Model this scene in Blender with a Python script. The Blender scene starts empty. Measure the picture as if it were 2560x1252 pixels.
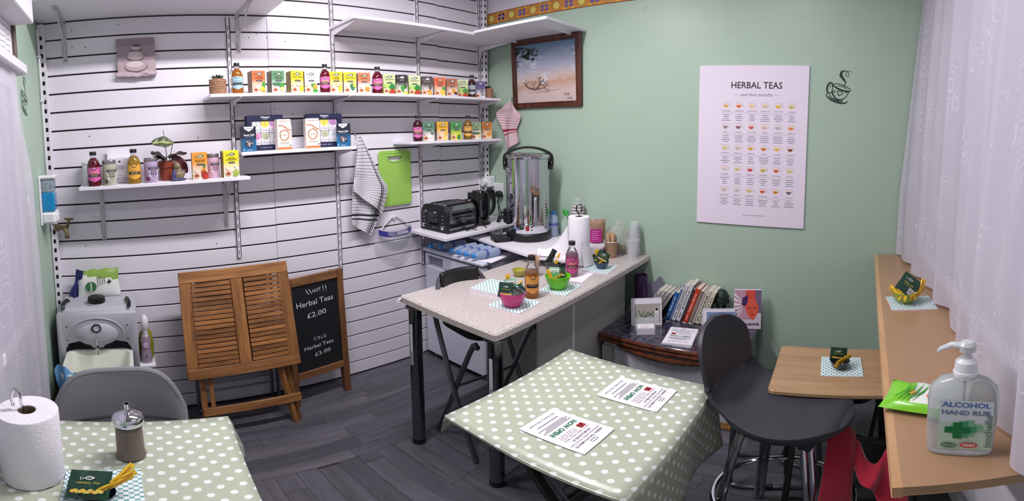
import bpy, bmesh, math, random
from mathutils import Vector, Matrix, Euler
R = math.radians
random.seed(7)
scene = bpy.context.scene
COL = scene.collection

# ------------------------------------------------------------------ camera, light, exposure
cam_d = bpy.data.cameras.new('camera')
cam_d.type = 'PANO'
cam_d.panorama_type = 'EQUIRECTANGULAR'
FPX, CY = 1136.8, 411.2
cam_d.longitude_min = -1280 / FPX
cam_d.longitude_max = 1280 / FPX
cam_d.latitude_max = CY / FPX
cam_d.latitude_min = -(1252 - CY) / FPX
cam_d.clip_start = 0.01
cam = bpy.data.objects.new('camera', cam_d)
COL.objects.link(cam)
cr, cu, cf = Vector((0.657964, -0.752986, -0.009713)), Vector((0.06282, 0.04203, 0.997139)), Vector((0.750424, 0.656693, -0.074957))
m = Matrix((cr, cu, -cf)).transposed().to_4x4()
m.translation = Vector((0, 0, 1.601))
cam.matrix_world = m
scene.camera = cam

world = bpy.data.worlds.new('World')
scene.world = world
world.use_nodes = True
world.node_tree.nodes['Background'].inputs[0].default_value = (0.75, 0.78, 0.9, 1)
world.node_tree.nodes['Background'].inputs[1].default_value = 0.4

def area(name, loc, sx, sy, power, col=(1, 0.965, 1.0), rot=(0, 0, 0)):
    l = bpy.data.lights.new(name, 'AREA')
    l.shape = 'RECTANGLE'; l.size = sx; l.size_y = sy
    l.energy = power; l.color = col
    o = bpy.data.objects.new(name, l); o.location = loc; o.rotation_euler = rot
    COL.objects.link(o)
    return o
area('overhead_light', (0.90, 1.42, 2.69), 1.25, 0.08, 56)  # main ceiling lamp
area('overhead_light', (1.20, 0.35, 2.69), 1.10, 0.14, 15)  # weak unseen fill, added to brighten the right-hand part of the room

scene.view_settings.view_transform = 'Standard'
scene.view_settings.look = 'None'
scene.view_settings.gamma = 1
scene.view_settings.exposure = -0.32
scene.view_settings.use_curve_mapping = False

# ------------------------------------------------------------------ materials
def lin(c):
    out = []
    for v in c[:3]:
        v = v / 255.0
        out.append(v / 12.92 if v <= 0.04045 else ((v + 0.055) / 1.055) ** 2.4)
    return (*out, 1.0)

MATS = {}
class NT:
    def __init__(s, name):
        s.m = bpy.data.materials.new(name); s.m.use_nodes = True
        s.t = s.m.node_tree; s.n = s.t.nodes; s.l = s.t.links
        s.b = s.n['Principled BSDF']; s.out = s.n['Material Output']
    def node(s, typ, **kw):
        n = s.n.new(typ)
        for k, v in kw.items():
            if k.startswith('i_'):
                k = k[2:]
                n.inputs[int(k) if k.isdigit() else k].default_value = v
            else: setattr(n, k, v)
        return n
    def link(s, a, b): s.l.new(a, b)
    def math(s, op, a, b=None, c=None):
        n = s.n.new('ShaderNodeMath'); n.operation = op
        for i, v in enumerate((a, b, c)):
            if v is None: continue
            if hasattr(v, 'links') or hasattr(v, 'is_linked'): s.l.new(v, n.inputs[i])
            else: n.inputs[i].default_value = v
        return n.outputs[0]
    def mix(s, fac, a, b):
        n = s.n.new('ShaderNodeMix'); n.data_type = 'RGBA'
        for i, v in ((0, fac), (6, a), (7, b)):
            if hasattr(v, 'is_linked'): s.l.new(v, n.inputs[i])
            else: n.inputs[i].default_value = v
        return n.outputs[2]
    def coord(s, which='Object', scale=(1, 1, 1)):
        tc = s.n.new('ShaderNodeTexCoord'); mp = s.n.new('ShaderNodeMapping')
        s.l.new(tc.outputs[which], mp.inputs[0]); mp.inputs['Scale'].default_value = scale
        return mp.outputs[0]
    def noise(s, vec, scale, detail=3, rough=0.5):
        n = s.n.new('ShaderNodeTexNoise'); n.inputs['Scale'].default_value = scale
        n.inputs['Detail'].default_value = detail; n.inputs['Roughness'].default_value = rough
        s.l.new(vec, n.inputs['Vector']); return n.outputs['Fac']
    def bump(s, h, strength=0.3, dist=0.001):
        b = s.n.new('ShaderNodeBump'); b.inputs['Strength'].default_value = strength
        b.inputs['Distance'].default_value = dist
        s.l.new(h, b.inputs['Height']); s.l.new(b.outputs[0], s.b.inputs['Normal'])
    def ramp(s, fac, lo, hi):
        n = s.n.new('ShaderNodeMapRange'); s.l.new(fac, n.inputs[0])
        n.inputs[1].default_value = lo; n.inputs[2].default_value = hi
        return n.outputs[0]

def mul(c, k): return (min(c[0] * k, 1), min(c[1] * k, 1), min(c[2] * k, 1), 1)

def mat(name, rgb=None, rough=0.5, metal=0.0, var=0.06, scale=14, bump=0.0, bscale=120, trans=0.0, ior=1.45, coat=0.0, alpha=1.0, emit=0.0, spec=0.5, sheen=0.0):
    if name in MATS: return MATS[name]
    t = NT(name); c = lin(rgb)
    v = t.coord('Object')
    t.link(t.mix(t.noise(v, scale), mul(c, 1 - var), mul(c, 1 + var)), t.b.inputs['Base Color'])
    t.b.inputs['Roughness'].default_value = rough
    t.b.inputs['Metallic'].default_value = metal
    t.b.inputs['Transmission Weight'].default_value = trans
    t.b.inputs['IOR'].default_value = ior
    t.b.inputs['Coat Weight'].default_value = coat
    t.b.inputs['Specular IOR Level'].default_value = spec
    t.b.inputs['Sheen Weight'].default_value = sheen
    t.b.inputs['Alpha'].default_value = alpha
    if emit: 
        t.b.inputs['Emission Color'].default_value = c; t.b.inputs['Emission Strength'].default_value = emit
    if bump: t.bump(t.noise(v, bscale, 4), bump)
    MATS[name] = t.m
    return t.m

def wood(name, dark, light, axis=0, stretch=12, scale=9, rough=0.45, bump=0.15, rand=True, ring=0.0):
    if name in MATS: return MATS[name]
    t = NT(name)
    sc = [stretch, stretch, stretch]; sc[axis] = 1.0
    tc = t.n.new('ShaderNodeTexCoord'); mp = t.n.new('ShaderNodeMapping'); mp.inputs['Scale'].default_value = sc
    t.link(tc.outputs['Object'], mp.inputs[0])
    vec = mp.outputs[0]
    oi = t.n.new('ShaderNodeObjectInfo')
    if rand:
        ad = t.n.new('ShaderNodeVectorMath'); ad.operation = 'ADD'
        cx = t.n.new('ShaderNodeCombineXYZ')
        r = t.math('MULTIPLY', oi.outputs['Random'], 37.0)
        for i in range(3): t.link(r, cx.inputs[i])
        t.link(vec, ad.inputs[0]); t.link(cx.outputs[0], ad.inputs[1]); vec = ad.outputs[0]
    n1 = t.noise(vec, scale * 0.35, 5, 0.6)
    n2 = t.noise(vec, scale * 2.2, 3, 0.6)
    f = t.math('ADD', t.math('MULTIPLY', n1, 0.75), t.math('MULTIPLY', n2, 0.25))
    f = t.ramp(f, 0.36, 0.64)
    col = t.mix(f, lin(dark), lin(light))
    if rand:
        hv = t.n.new('ShaderNodeHueSaturation')
        t.link(t.math('ADD', t.math('MULTIPLY', oi.outputs['Random'], 0.36), 0.82), hv.inputs['Value'])
        t.link(col, hv.inputs['Color']); col = hv.outputs[0]
    t.link(col, t.b.inputs['Base Color'])
    t.b.inputs['Roughness'].default_value = rough
    if bump: t.bump(n2, bump)
    MATS[name] = t.m
    return t.m

def dots(name, bg, fg, s=0.042, r=0.27, rough=0.35, coat=0.0, sy=None):
    """staggered round dots on the UV map (UVs in metres)"""
    if name in MATS: return MATS[name]
    t = NT(name)
    sy = sy or s
    uv = t.coord('UV', (1 / s, 1 / sy, 1))
    sp = t.n.new('ShaderNodeSeparateXYZ'); t.link(uv, sp.inputs[0])
    def cell(off):
        fx = t.math('SUBTRACT', t.math('FRACT', t.math('ADD', sp.outputs[0], off)), 0.5)
        fy = t.math('MULTIPLY', t.math('SUBTRACT', t.math('FRACT', t.math('ADD', sp.outputs[1], off)), 0.5), sy / s)
        return t.math('SQRT', t.math('ADD', t.math('MULTIPLY', fx, fx), t.math('MULTIPLY', fy, fy)))
    d = t.math('MINIMUM', cell(0.0), cell(0.5))
    f = t.ramp(d, r + 0.015, r - 0.015)
    n = t.noise(t.coord('Object'), 9)
    t.link(t.mix(f, t.mix(n, mul(lin(bg), .95), mul(lin(bg), 1.05)), lin(fg)), t.b.inputs['Base Color'])
    t.b.inputs['Roughness'].default_value = rough; t.b.inputs['Coat Weight'].default_value = coat
    MATS[name] = t.m
    return t.m

def checks(name, bg, fg, s=0.012, w=0.16, bands=(), bandcol=None, rough=0.9):
    """woven check on the UV map (metres); bands = list of (axis, from, to) drawn solid"""
    if name in MATS: return MATS[name]
    t = NT(name)
    uv = t.coord('UV', (1, 1, 1)); sp = t.n.new('ShaderNodeSeparateXYZ'); t.link(uv, sp.inputs[0])
    def line(a):
        f = t.math('FRACT', t.math('DIVIDE', sp.outputs[a], s))
        return t.math('LESS_THAN', f, w)
    f = t.math('MAXIMUM', line(0), line(1))
    f = t.math('MULTIPLY', f, 0.95)
    col = t.mix(f, lin(bg), lin(fg))
    for a, lo, hi in bands:
        g = t.math('MULTIPLY', t.math('GREATER_THAN', sp.outputs[a], lo), t.math('LESS_THAN', sp.outputs[a], hi))
        col = t.mix(g, col, lin(bandcol or fg))
    t.link(col, t.b.inputs['Base Color']); t.b.inputs['Roughness'].default_value = rough
    t.bump(t.noise(t.coord('UV', (1, 1, 1)), 900, 2), 0.5)
    MATS[name] = t.m
    return t.m

# ------------------------------------------------------------------ mesh building
TEXTC = {}
def text_geo(s, shear=0.0, bold=0.0, spacing=1.0):
    k = (s, shear, bold, spacing)
    if k in TEXTC: return TEXTC[k]
    c = bpy.data.curves.new('t', 'FONT'); c.body = s; c.size = 1.0; c.align_x = 'CENTER'; c.align_y = 'CENTER'
    c.resolution_u = 2; c.shear = shear; c.offset = bold; c.space_character = spacing
    o = bpy.data.objects.new('t', c); COL.objects.link(o)
    dg = bpy.context.evaluated_depsgraph_get()
    me = bpy.data.meshes.new_from_object(o.evaluated_get(dg))
    vs = [tuple(v.co) for v in me.vertices]; fs = [tuple(p.vertices) for p in me.polygons]
    bpy.data.objects.remove(o); bpy.data.curves.remove(c); bpy.data.meshes.remove(me)
    TEXTC[k] = (vs, fs)
    return TEXTC[k]

class MB:
    def __init__(s, *mats):
        s.v = []; s.f = []; s.mi = []; s.mats = list(mats); s.uv = None
    def m(s, material):
        if material not in s.mats: s.mats.append(material)
        return s.mats.index(material)
    def add(s, vs, fs, mat=None, M=None):
        k = 0 if mat is None else s.m(mat)
        b = len(s.v)
        for v in vs:
            v = Vector(v)
            if M is not None: v = M @ v
            s.v.append(tuple(v))
        for f in fs:
            s.f.append(tuple(i + b for i in f)); s.mi.append(k)
        return s
    def box(s, c, d, mat=None, rot=None, bev=0.0, M=None):
        """bevelled box centred at c with full sizes d"""
        hx, hy, hz = d[0] / 2, d[1] / 2, d[2] / 2
        T = Matrix.Translation(Vector(c))
        if rot is not None: T = T @ Euler(rot).to_matrix().to_4x4()
        if M is not None: T = M @ T
        if bev <= 0:
            vs = [(x * hx, y * hy, z * hz) for x in (-1, 1) for y in (-1, 1) for z in (-1, 1)]
            fs = [(0, 1, 3, 2), (4, 6, 7, 5), (0, 4, 5, 1), (2, 3, 7, 6), (0, 2, 6, 4), (1, 5, 7, 3)]
            return s.add(vs, fs, mat, T)
        b = min(bev, hx * .98, hy * .98, hz * .98)
        vs = []; idx = {}
        for x in (-1, 1):
            for y in (-1, 1):
                for z in (-1, 1):
                    for a in range(3):
                        p = [x * (hx - (0 if a == 0 else b)), y * (hy - (0 if a == 1 else b)), z * (hz - (0 if a == 2 else b))]
                        idx[(x, y, z, a)] = len(vs); vs.append(p)
        fs = []
        for a in range(3):
            o = [i for i in range(3) if i != a]
            for sg in (-1, 1):
                q = []
                for u, w in ((-1, -1), (1, -1), (1, 1), (-1, 1)):
                    k = [0, 0, 0]; k[a] = sg; k[o[0]] = u; k[o[1]] = w
                    q.append(idx[(*k, a)])
                fs.append(tuple(q))
        for a in range(3):                     # edges run along axis a
            o = [i for i in range(3) if i != a]
            for u in (-1, 1):
                for w in (-1, 1):
                    def g(t, ax):
                        k = [0, 0, 0]; k[a] = t; k[o[0]] = u; k[o[1]] = w
                        return idx[(*k, ax)]
                    fs.append((g(-1, o[0]), g(1, o[0]), g(1, o[1]), g(-1, o[1])))
        for x in (-1, 1):
            for y in (-1, 1):
                for z in (-1, 1): fs.append((idx[(x, y, z, 0)], idx[(x, y, z, 1)], idx[(x, y, z, 2)]))
        return s.add(vs, fs, mat, T)
    def lathe(s, prof, n=24, mat=None, M=None, sx=1.0, sy=1.0, close=False):
        """prof = [(r, z)...]; r = 0 ends are capped as points"""
        vs = []; rings = []
        for r, z in prof:
            if r <= 1e-6: rings.append([len(vs)]); vs.append((0, 0, z))
            else:
                rings.append(list(range(len(vs), len(vs) + n)))
                for i in range(n):
                    a = 2 * math.pi * i / n; vs.append((r * sx * math.cos(a), r * sy * math.sin(a), z))
        fs = []
        pairs = list(zip(rings, rings[1:]))
        if close: pairs.append((rings[-1], rings[0]))
        for A, B in pairs:
            if len(A) == 1 and len(B) == 1: continue
            for i in range(n):
                j = (i + 1) % n
                if len(A) == 1: fs.append((A[0], B[j], B[i]))
                elif len(B) == 1: fs.append((A[i], A[j], B[0]))
                else: fs.append((A[i], A[j], B[j], B[i]))
        return s.add(vs, fs, mat, M)
    def tube(s, pts, r, n=8, mat=None, M=None, closed=False, caps=True, flat=1.0):
        pts = [Vector(p) for p in pts]
        N = len(pts); vs = []; rr = r if isinstance(r, (list, tuple)) else [r] * N
        up = None
        for i, p in enumerate(pts):
            a = pts[(i - 1) % N] if (closed or i) else p
            b = pts[(i + 1) % N] if (closed or i < N - 1) else p
            d = (b - a)
            if d.length < 1e-9: d = Vector((0, 0, 1))
            d.normalize()
            if up is None:
                up = Vector((0, 0, 1)) if abs(d.z) < 0.9 else Vector((1, 0, 0))
            x = d.cross(up)
            if x.length < 1e-6: x = d.orthogonal()
            x.normalize(); y = x.cross(d).normalized(); up = y
            for k in range(n):
                t = 2 * math.pi * k / n
                vs.append(p + x * math.cos(t) * rr[i] + y * math.sin(t) * rr[i] * flat)
        fs = []
        for i in range(N if closed else N - 1):
            j = (i + 1) % N
            for k in range(n):
                l = (k + 1) % n
                fs.append((i * n + k, i * n + l, j * n + l, j * n + k))
        if caps and not closed:
            fs.append(tuple(range(n - 1, -1, -1))); fs.append(tuple(range((N - 1) * n, N * n)))
        return s.add(vs, fs, mat, M)
    def prism(s, poly, z0, z1, mat=None, M=None, bev=0.0):
        """extrude a 2D outline (counter-clockwise) from z0 to z1, with optional edge bevel"""
        n = len(poly)
        def inset(d):
            out = []
            for i in range(n):
                a, b, c = Vector(poly[i - 1]), Vector(poly[i]), Vector(poly[(i + 1) % n])
                e1 = (b - a).normalized(); e2 = (c - b).normalized()
                n1 = Vector((-e1.y, e1.x)); n2 = Vector((-e2.y, e2.x))
                k = (n1 + n2)
                if k.length < 1e-6: k = n1
                k.normalize(); out.append(b + k * d / max(k.dot(n1), .35))
            return out
        layers = [(inset(bev), z0), (poly, z0 + bev), (poly, z1 - bev), (inset(bev), z1)] if bev > 0 else [(poly, z0), (poly, z1)]
        vs = []
        for P, z in layers:
            for q in P: vs.append((q[0], q[1], z))
        fs = [tuple(range(n - 1, -1, -1)), tuple(range((len(layers) - 1) * n, len(layers) * n))]
        for l in range(len(layers) - 1):
            for i in range(n):
                j = (i + 1) % n
                fs.append((l * n + i, l * n + j, (l + 1) * n + j, (l + 1) * n + i))
        return s.add(vs, fs, mat, M)
    def grid(s, fn, nu, nv, mat=None, M=None, uvfn=None):
        """open surface from fn(u, v), u, v in 0..1"""
        b = len(s.v)
        vs = [fn(i / nu, j / nv) for j in range(nv + 1) for i in range(nu + 1)]
        fs = [(j * (nu + 1) + i, j * (nu + 1) + i + 1, (j + 1) * (nu + 1) + i + 1, (j + 1) * (nu + 1) + i) for j in range(nv) for i in range(nu)]
        s.add(vs, fs, mat, M)
        if uvfn:
            if s.uv is None: s.uv = {}
            for j in range(nv + 1):
                for i in range(nu + 1): s.uv[b + j * (nu + 1) + i] = uvfn(i / nu, j / nv)
        return s
    def ball(s, c, r, n=12, mat=None, M=None, rot=None):
        T = Matrix.Translation(Vector(c))
        if rot: T = T @ Euler(rot).to_matrix().to_4x4()
        T = T @ Matrix.Diagonal((r[0], r[1], r[2], 1))
        if M is not None: T = M @ T
        m_ = n // 2
        prof = [(math.sin(math.pi * i / m_), -math.cos(math.pi * i / m_)) for i in range(m_ + 1)]
        prof[0] = (0, -1); prof[-1] = (0, 1)
        return s.lathe(prof, n, mat, T)

def smooth_mesh(me, ang=35):
    for p in me.polygons: p.use_smooth = True
    me.set_sharp_from_angle(angle=R(ang))

def mesh(name, mb, ang=35, recalc=True):
    me = bpy.data.meshes.new(name)
    me.from_pydata(mb.v, [], mb.f)
    for mt in mb.mats: me.materials.append(mt)
    me.polygons.foreach_set('material_index', mb.mi)
    if mb.uv is not None:
        ul = me.uv_layers.new(name='UVMap')
        for l in me.loops:
            ul.data[l.index].uv = mb.uv.get(l.vertex_index, (0, 0))
    if recalc:
        bm = bmesh.new(); bm.from_mesh(me)
        bmesh.ops.recalc_face_normals(bm, faces=bm.faces)
        bm.to_mesh(me); bm.free()
    smooth_mesh(me, ang)
    me.update()
    return me

def ob(name, mb, parent=None, loc=(0, 0, 0), rot=(0, 0, 0), ang=35, recalc=True, label=None, kind=None):
    me = mb if isinstance(mb, bpy.types.Mesh) else mesh(name, mb, ang, recalc)
    o = bpy.data.objects.new(name, me)
    o.location = loc; o.rotation_euler = rot
    if parent is not None: o.parent = parent
    if label: o['label'] = label
    if kind: o['kind'] = kind
    COL.objects.link(o)
    return o

def thing(name, label, cat, loc=(0, 0, 0), rot=(0, 0, 0), group=None):
    o = bpy.data.objects.new(name, None)
    o.empty_display_size = 0.05
    o.location = loc; o.rotation_euler = rot
    COL.objects.link(o)
    return tag(o, label, cat, group)

def tag(o, label, cat, group=None):
    o['label'] = label; o['category'] = cat
    if group: o['group'] = group
    return o

def struct(name, mb, **kw):
    o = ob(name, mb, **kw); o['kind'] = 'structure'
    return o

def rrect(w, h, r, n=4, cx=0, cy=0):
    """rounded rectangle outline, counter-clockwise"""
    out = []
    for qx, qy, a0 in ((1, 1, 0), (-1, 1, 90), (-1, -1, 180), (1, -1, 270)):
        for i in range(n + 1):
            a = R(a0 + 90 * i / n)
            out.append((cx + qx * (w / 2 - r) + r * math.cos(a), cy + qy * (h / 2 - r) + r * math.sin(a)))
    return out

def ell(w, h, n=16, cx=0, cy=0):
    return [(cx + w / 2 * math.cos(2 * math.pi * i / n), cy + h / 2 * math.sin(2 * math.pi * i / n)) for i in range(n)]

class Print:
    """flat print laid on a face: origin o, axes ux, uy (metres), stacked layers a hair apart"""
    def __init__(s, o, ux, uy, eps=0.00025, curve=None):
        s.mb = MB(); s.o = Vector(o); s.ux = Vector(ux).normalized(); s.uy = Vector(uy).normalized()
        s.n = s.ux.cross(s.uy); s.k = 1; s.eps = eps; s.curve = curve
    def P(s, x, y):
        if s.curve:
            a = x / s.curve
            return s.o + s.ux * (s.curve + s.k * s.eps) * math.sin(a) + s.n * ((s.curve + s.k * s.eps) * math.cos(a)) + s.uy * y
        return s.o + s.ux * x + s.uy * y + s.n * s.k * s.eps
    def poly(s, pts, mt, up=True):
        s.mb.add([s.P(*p) for p in pts], [tuple(range(len(pts)))], mt)
        if up: s.k += 1
        return s
    def rect(s, x0, y0, x1, y1, mt, up=True):
        if s.curve:
            n = 8
            vs = [s.P(x0 + (x1 - x0) * i / n, y) for y in (y0, y1) for i in range(n + 1)]
            s.mb.add(vs, [(i, i + 1, n + 2 + i, n + 1 + i) for i in range(n)], mt)
            if up: s.k += 1
            return s
        return s.poly([(x0, y0), (x1, y0), (x1, y1), (x0, y1)], mt, up)
    def oval(s, cx, cy, w, h, mt, n=16, up=True): return s.poly(ell(w, h, n, cx, cy), mt, up)
    def text(s, t, cx, cy, size, mt, shear=0, bold=0, fit=None, rot=0, up=True, spacing=1.0):
        vs, fs = text_geo(t, shear, bold, spacing)
        if not vs: return s
        w = max(v[0] for v in vs) - min(v[0] for v in vs)
        sx = size
        if fit: sx = fit / w
        c, q = math.cos(R(rot)), math.sin(R(rot))
        s.mb.add([s.P(cx + v[0] * sx * c - v[1] * size * q, cy + v[0] * sx * q + v[1] * size * c) for v in vs], fs, mt)
        if up: s.k += 1
        return s
    def line(s, pts, w, mt, up=True):
        pts = [Vector(p) for p in pts]; L = []; Rr = []
        for i, p in enumerate(pts):
            a = pts[max(i - 1, 0)]; b = pts[min(i + 1, len(pts) - 1)]
            d = (b - a)
            if d.length < 1e-9: d = Vector((1, 0))
            d.normalize(); nn = Vector((-d.y, d.x))
            wi = w[i] if isinstance(w, (list, tuple)) else w
            L.append(p + nn * wi / 2); Rr.append(p - nn * wi / 2)
        vs = [s.P(*q) for q in L] + [s.P(*q) for q in Rr]; n = len(pts)
        s.mb.add(vs, [(n + i, n + i + 1, i + 1, i) for i in range(n - 1)], mt)
        if up: s.k += 1
        return s
    def done(s, name, parent, **kw): return ob(name, s.mb, parent, recalc=False, ang=30, **kw)

def arc(cx, cy, r, a0, a1, n=10, ry=None):
    ry = r if ry is None else ry
    return [(cx + r * math.cos(R(a0 + (a1 - a0) * i / n)), cy + ry * math.sin(R(a0 + (a1 - a0) * i / n))) for i in range(n + 1)]

def bez(pts, n=12):
    """smooth (Catmull-Rom) curve through 3D points"""
    P = [Vector(p) for p in pts]
    P = [P[0] * 2 - P[1]] + P + [P[-1] * 2 - P[-2]]
    out = []
    for i in range(1, len(P) - 2):
        for j in range(n):
            t = j / n
            out.append(0.5 * ((2 * P[i]) + (P[i + 1] - P[i - 1]) * t + (2 * P[i - 1] - 5 * P[i] + 4 * P[i + 1] - P[i + 2]) * t * t + (3 * P[i] - P[i - 1] - 3 * P[i + 1] + P[i + 2]) * t ** 3))
    out.append(P[-2])
    return out

def solo(name, label, cat, mb, loc=(0, 0, 0), rot=(0, 0, 0), group=None, **kw):
    return tag(ob(name, mb, None, loc=loc, rot=rot, **kw), label, cat, group)

def copy_tree(src, parent=None, loc=None, rot=None, label=None):
    c = src.copy(); COL.objects.link(c); c.parent = parent
    if loc is not None: c.location = loc
    if rot is not None: c.rotation_euler = rot
    if label: c['label'] = label
    for ch in list(src.children): copy_tree(ch, c)
    return c

# ------------------------------------------------------------------ common materials
WHITE = mat('white_melamine', (236, 231, 240), 0.32, var=0.02, scale=3)
SLAT = mat('white_slat', (228, 223, 233), 0.38, var=0.03, scale=2.5)
PAINTW = mat('white_paint', (226, 222, 230), 0.6, var=0.03, scale=4, bump=0.05)
GREEN = mat('sage_paint', (170, 191, 174), 0.42, var=0.035, scale=3, bump=0.06, bscale=40)
GREEN_L = mat('pale_sage_paint', (172, 194, 177), 0.5, var=0.035, scale=3, bump=0.06, bscale=40)
DARKGAP = mat('brown_board_core', (52, 40, 38), 0.9, var=0.1)
SEAM = mat('sage_joint', (164, 186, 168), 0.6)
BLACK = mat('black_plastic', (20, 20, 23), 0.42, var=0.1)
BLACKG = mat('black_gloss', (10, 10, 12), 0.12, var=0.1, coat=0.5)
CHROME = mat('chrome', (210, 212, 218), 0.10, 1.0, var=0.03, bump=0.01, bscale=20)
STEEL = mat('brushed_steel', (176, 178, 184), 0.28, 1.0, var=0.04)
WHITEP = mat('white_plastic', (232, 232, 236), 0.3, var=0.02)
GREYP = mat('grey_plastic', (150, 152, 158), 0.5, var=0.04)
INK = mat('black_ink', (28, 24, 32), 0.6)
GREYINK = mat('grey_ink', (110, 104, 118), 0.7)
PAPER = mat('white_paper', (236, 230, 240), 0.7, var=0.015)
CARDW = mat('white_card', (228, 222, 232), 0.6, var=0.02)
TEAK = wood('teak_slat_wood', (96, 56, 26), (168, 112, 60), axis=0)
TEAKV = wood('teak_upright_wood', (92, 54, 26), (160, 104, 56), axis=2)
PINE = wood('stained_pine', (92, 58, 34), (142, 96, 60), axis=2, stretch=9)
PINEH = wood('stained_pine_rail', (100, 64, 38), (148, 104, 66), axis=0, stretch=9)
BEECH = wood('beech_laminate', (164, 124, 86), (190, 150, 108), axis=0, stretch=16, scale=5, rough=0.35, bump=0.03, rand=False)
BEECHB = wood('beech_counter_laminate', (164, 128, 98), (172, 136, 105), axis=0, stretch=6, scale=2, rough=0.3, bump=0.02, rand=False)
MAHOG = wood('mahogany_trim', (52, 24, 14), (104, 54, 32), axis=0, stretch=9, rough=0.25)
FRAMEW = wood('dark_frame_wood', (52, 26, 18), (96, 52, 36), axis=2, stretch=8, rough=0.35)

def C(r, g, b, rough=0.45): return mat('print_%d_%d_%d' % (r, g, b), (r, g, b), rough, var=0.02)

# ------------------------------------------------------------------ room shell
XL, XR, YB, YW, CEIL = -0.42, 2.485, 2.42, -0.475, 2.72

# floor: vinyl planks
fl = struct('floor', MB(DARKGAP).box((1.03, 0.97, -0.03), (3.1, 3.1, 0.052)))
pm = [wood('vinyl_plank_%s' % n, d, l, axis=0, stretch=9, scale=7, rough=0.42, bump=0.25) for n, d, l in
      (('grey', (68, 66, 74), (92, 90, 100)), ('slate', (63, 62, 70), (84, 83, 93)), ('ash', (74, 72, 79), (100, 97, 106)))]
pw = 0.0875; rng = random.Random(4)
pmesh = {}
def plank(cx, cy, lx, ly):
    k = (round(lx, 3), round(ly, 3))
    mt = rng.choice(pm if lx > ly else pm2)
    ob('plank', MB(mt).box((0, 0, 0), (lx - 0.001, ly - 0.001, 0.008), bev=0.0008), fl, loc=(cx, cy, -0.004 - (0.0012 if lx < ly else 0)))
pm2 = [wood('vinyl_plank_near_%s' % n, d, l, axis=1, stretch=9, scale=7, rough=0.42, bump=0.25) for n, d, l in
      (('grey', (68, 66, 74), (92, 90, 100)), ('slate', (63, 62, 70), (84, 83, 93)), ('ash', (74, 72, 79), (100, 97, 106)))]
y = YB + 0.01; YS = 1.655
while y > YS + 0.001:
    x = XL - 0.05 - rng.random() * 0.5; h_ = min(pw, y - YS)
    while x < XR + 0.04:
        L = rng.choice((0.45, 0.60, 0.60, 0.90)); x0, x1 = max(x, XL - 0.04), min(x + L, XR + 0.04)
        if x1 - x0 > 0.03: plank((x0 + x1) / 2, y - h_ / 2, x1 - x0, h_)
        x += L
    y -= pw
x = XL - 0.04
while x < XR + 0.04:
    y = YS + rng.random() * 0.5
    while y > YW - 0.02:
        L = rng.choice((0.45, 0.60, 0.60, 0.90)); y0, y1 = max(y - L, YW - 0.02), min(y, YS)
        if y1 - y0 > 0.03: plank(x + 0.0475, (y0 + y1) / 2, 0.095, y1 - y0)
        y -= L
    x += 0.095

struct('ceiling', MB(mat('ceiling_tile_grey', (150, 148, 152), .9)).box((1.03, 0.97, CEIL + 0.03), (3.1, 3.1, 0.06)))

# back wall: slatted panels, every slat a piece
wb = struct('wall_back', MB(DARKGAP).box((1.03, YB + 0.032, 1.36), (3.1, 0.04, 2.72)))
GR = [2.7 - 0.1 * i for i in range(0, 27)] + [0.0]
for px0, px1, dz in ((XL, 0.818, 0.0), (0.818, 2.015, 0.0018), (2.015, XR, -0.0025)):
    sm = {}
    for i in range(len(GR) - 1):
        z1, z0 = GR[i] - 0.0045 + dz, GR[i + 1] + 0.0045 + dz
        if i == len(GR) - 2: z0 = 0.012
        h = round(z1 - z0, 4)
        if h not in sm: sm[h] = mesh('slat', MB(SLAT).box((0, 0, 0), (px1 - px0 - 0.002, 0.012, h), bev=0.0012))
        ob('slat', sm[h], wb, loc=((px0 + px1) / 2, YB + 0.006, (z0 + z1) / 2))
# small nail holes seen in the slats
nb = MB(INK)
for hx, hz in ((-0.235, 2.245), (-0.24, 2.15), (-0.17, 2.145), (0.01, 2.26), (0.71, 2.168), (0.755, 2.19), (0.815, 2.17), (0.40, 1.62), (-0.18, 1.66),
               (0.92, 2.15), (2.09, 2.105), (1.92, 2.13), (1.91, 1.68), (2.00, 1.33), (0.94, 1.30), (0.47, 1.03), (-0.24, 1.07), (0.95, 1.73), (0.84, 1.76), (1.15, 1.95), (2.3, 1.9)):
    nb.lathe([(0, 0), (0.0032, 0), (0.0032, 0.0006), (0, 0.0006)], 8, M=Matrix.Translation((hx, YB - 0.0003, hz)) @ Matrix.Rotation(R(90), 4, 'X'))
ob('nail_holes', nb, wb, kind='stuff')

# right wall (sage) of thin boards with fine joints
wr = struct('wall_right', MB(SEAM).box((XR + 0.034, 0.97, 1.36), (0.05, 3.0, 2.72)))
ys = [YW - 0.02, 0.158, 0.653, 1.148, 1.643, 2.138, YB]; zs = [0.09, 0.534, 1.078, 1.615, 2.152, 2.414]
for i in range(len(ys) - 1):
    for j in range(len(zs) - 1):
        a, b, c, d = ys[i], ys[i + 1], zs[j], zs[j + 1]
        ob('panel', MB(GREEN).box((0, 0, 0), (0.009, b - a, d - c), bev=0.0004), wr, loc=(XR + 0.0045, (a + b) / 2, (c + d) / 2))
ob('panel', MB(PAINTW).box((0, 0, 0), (0.009, YB - YW, 0.215)), wr, loc=(XR + 0.0045, (YB + YW) / 2, 2.504 + 0.108), label='white upper panel')
struct('baseboard_right', MB(GREEN_L).box((XR - 0.004, 0.97, 0.045), (0.016, 2.88, 0.09), bev=0.004))
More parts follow.
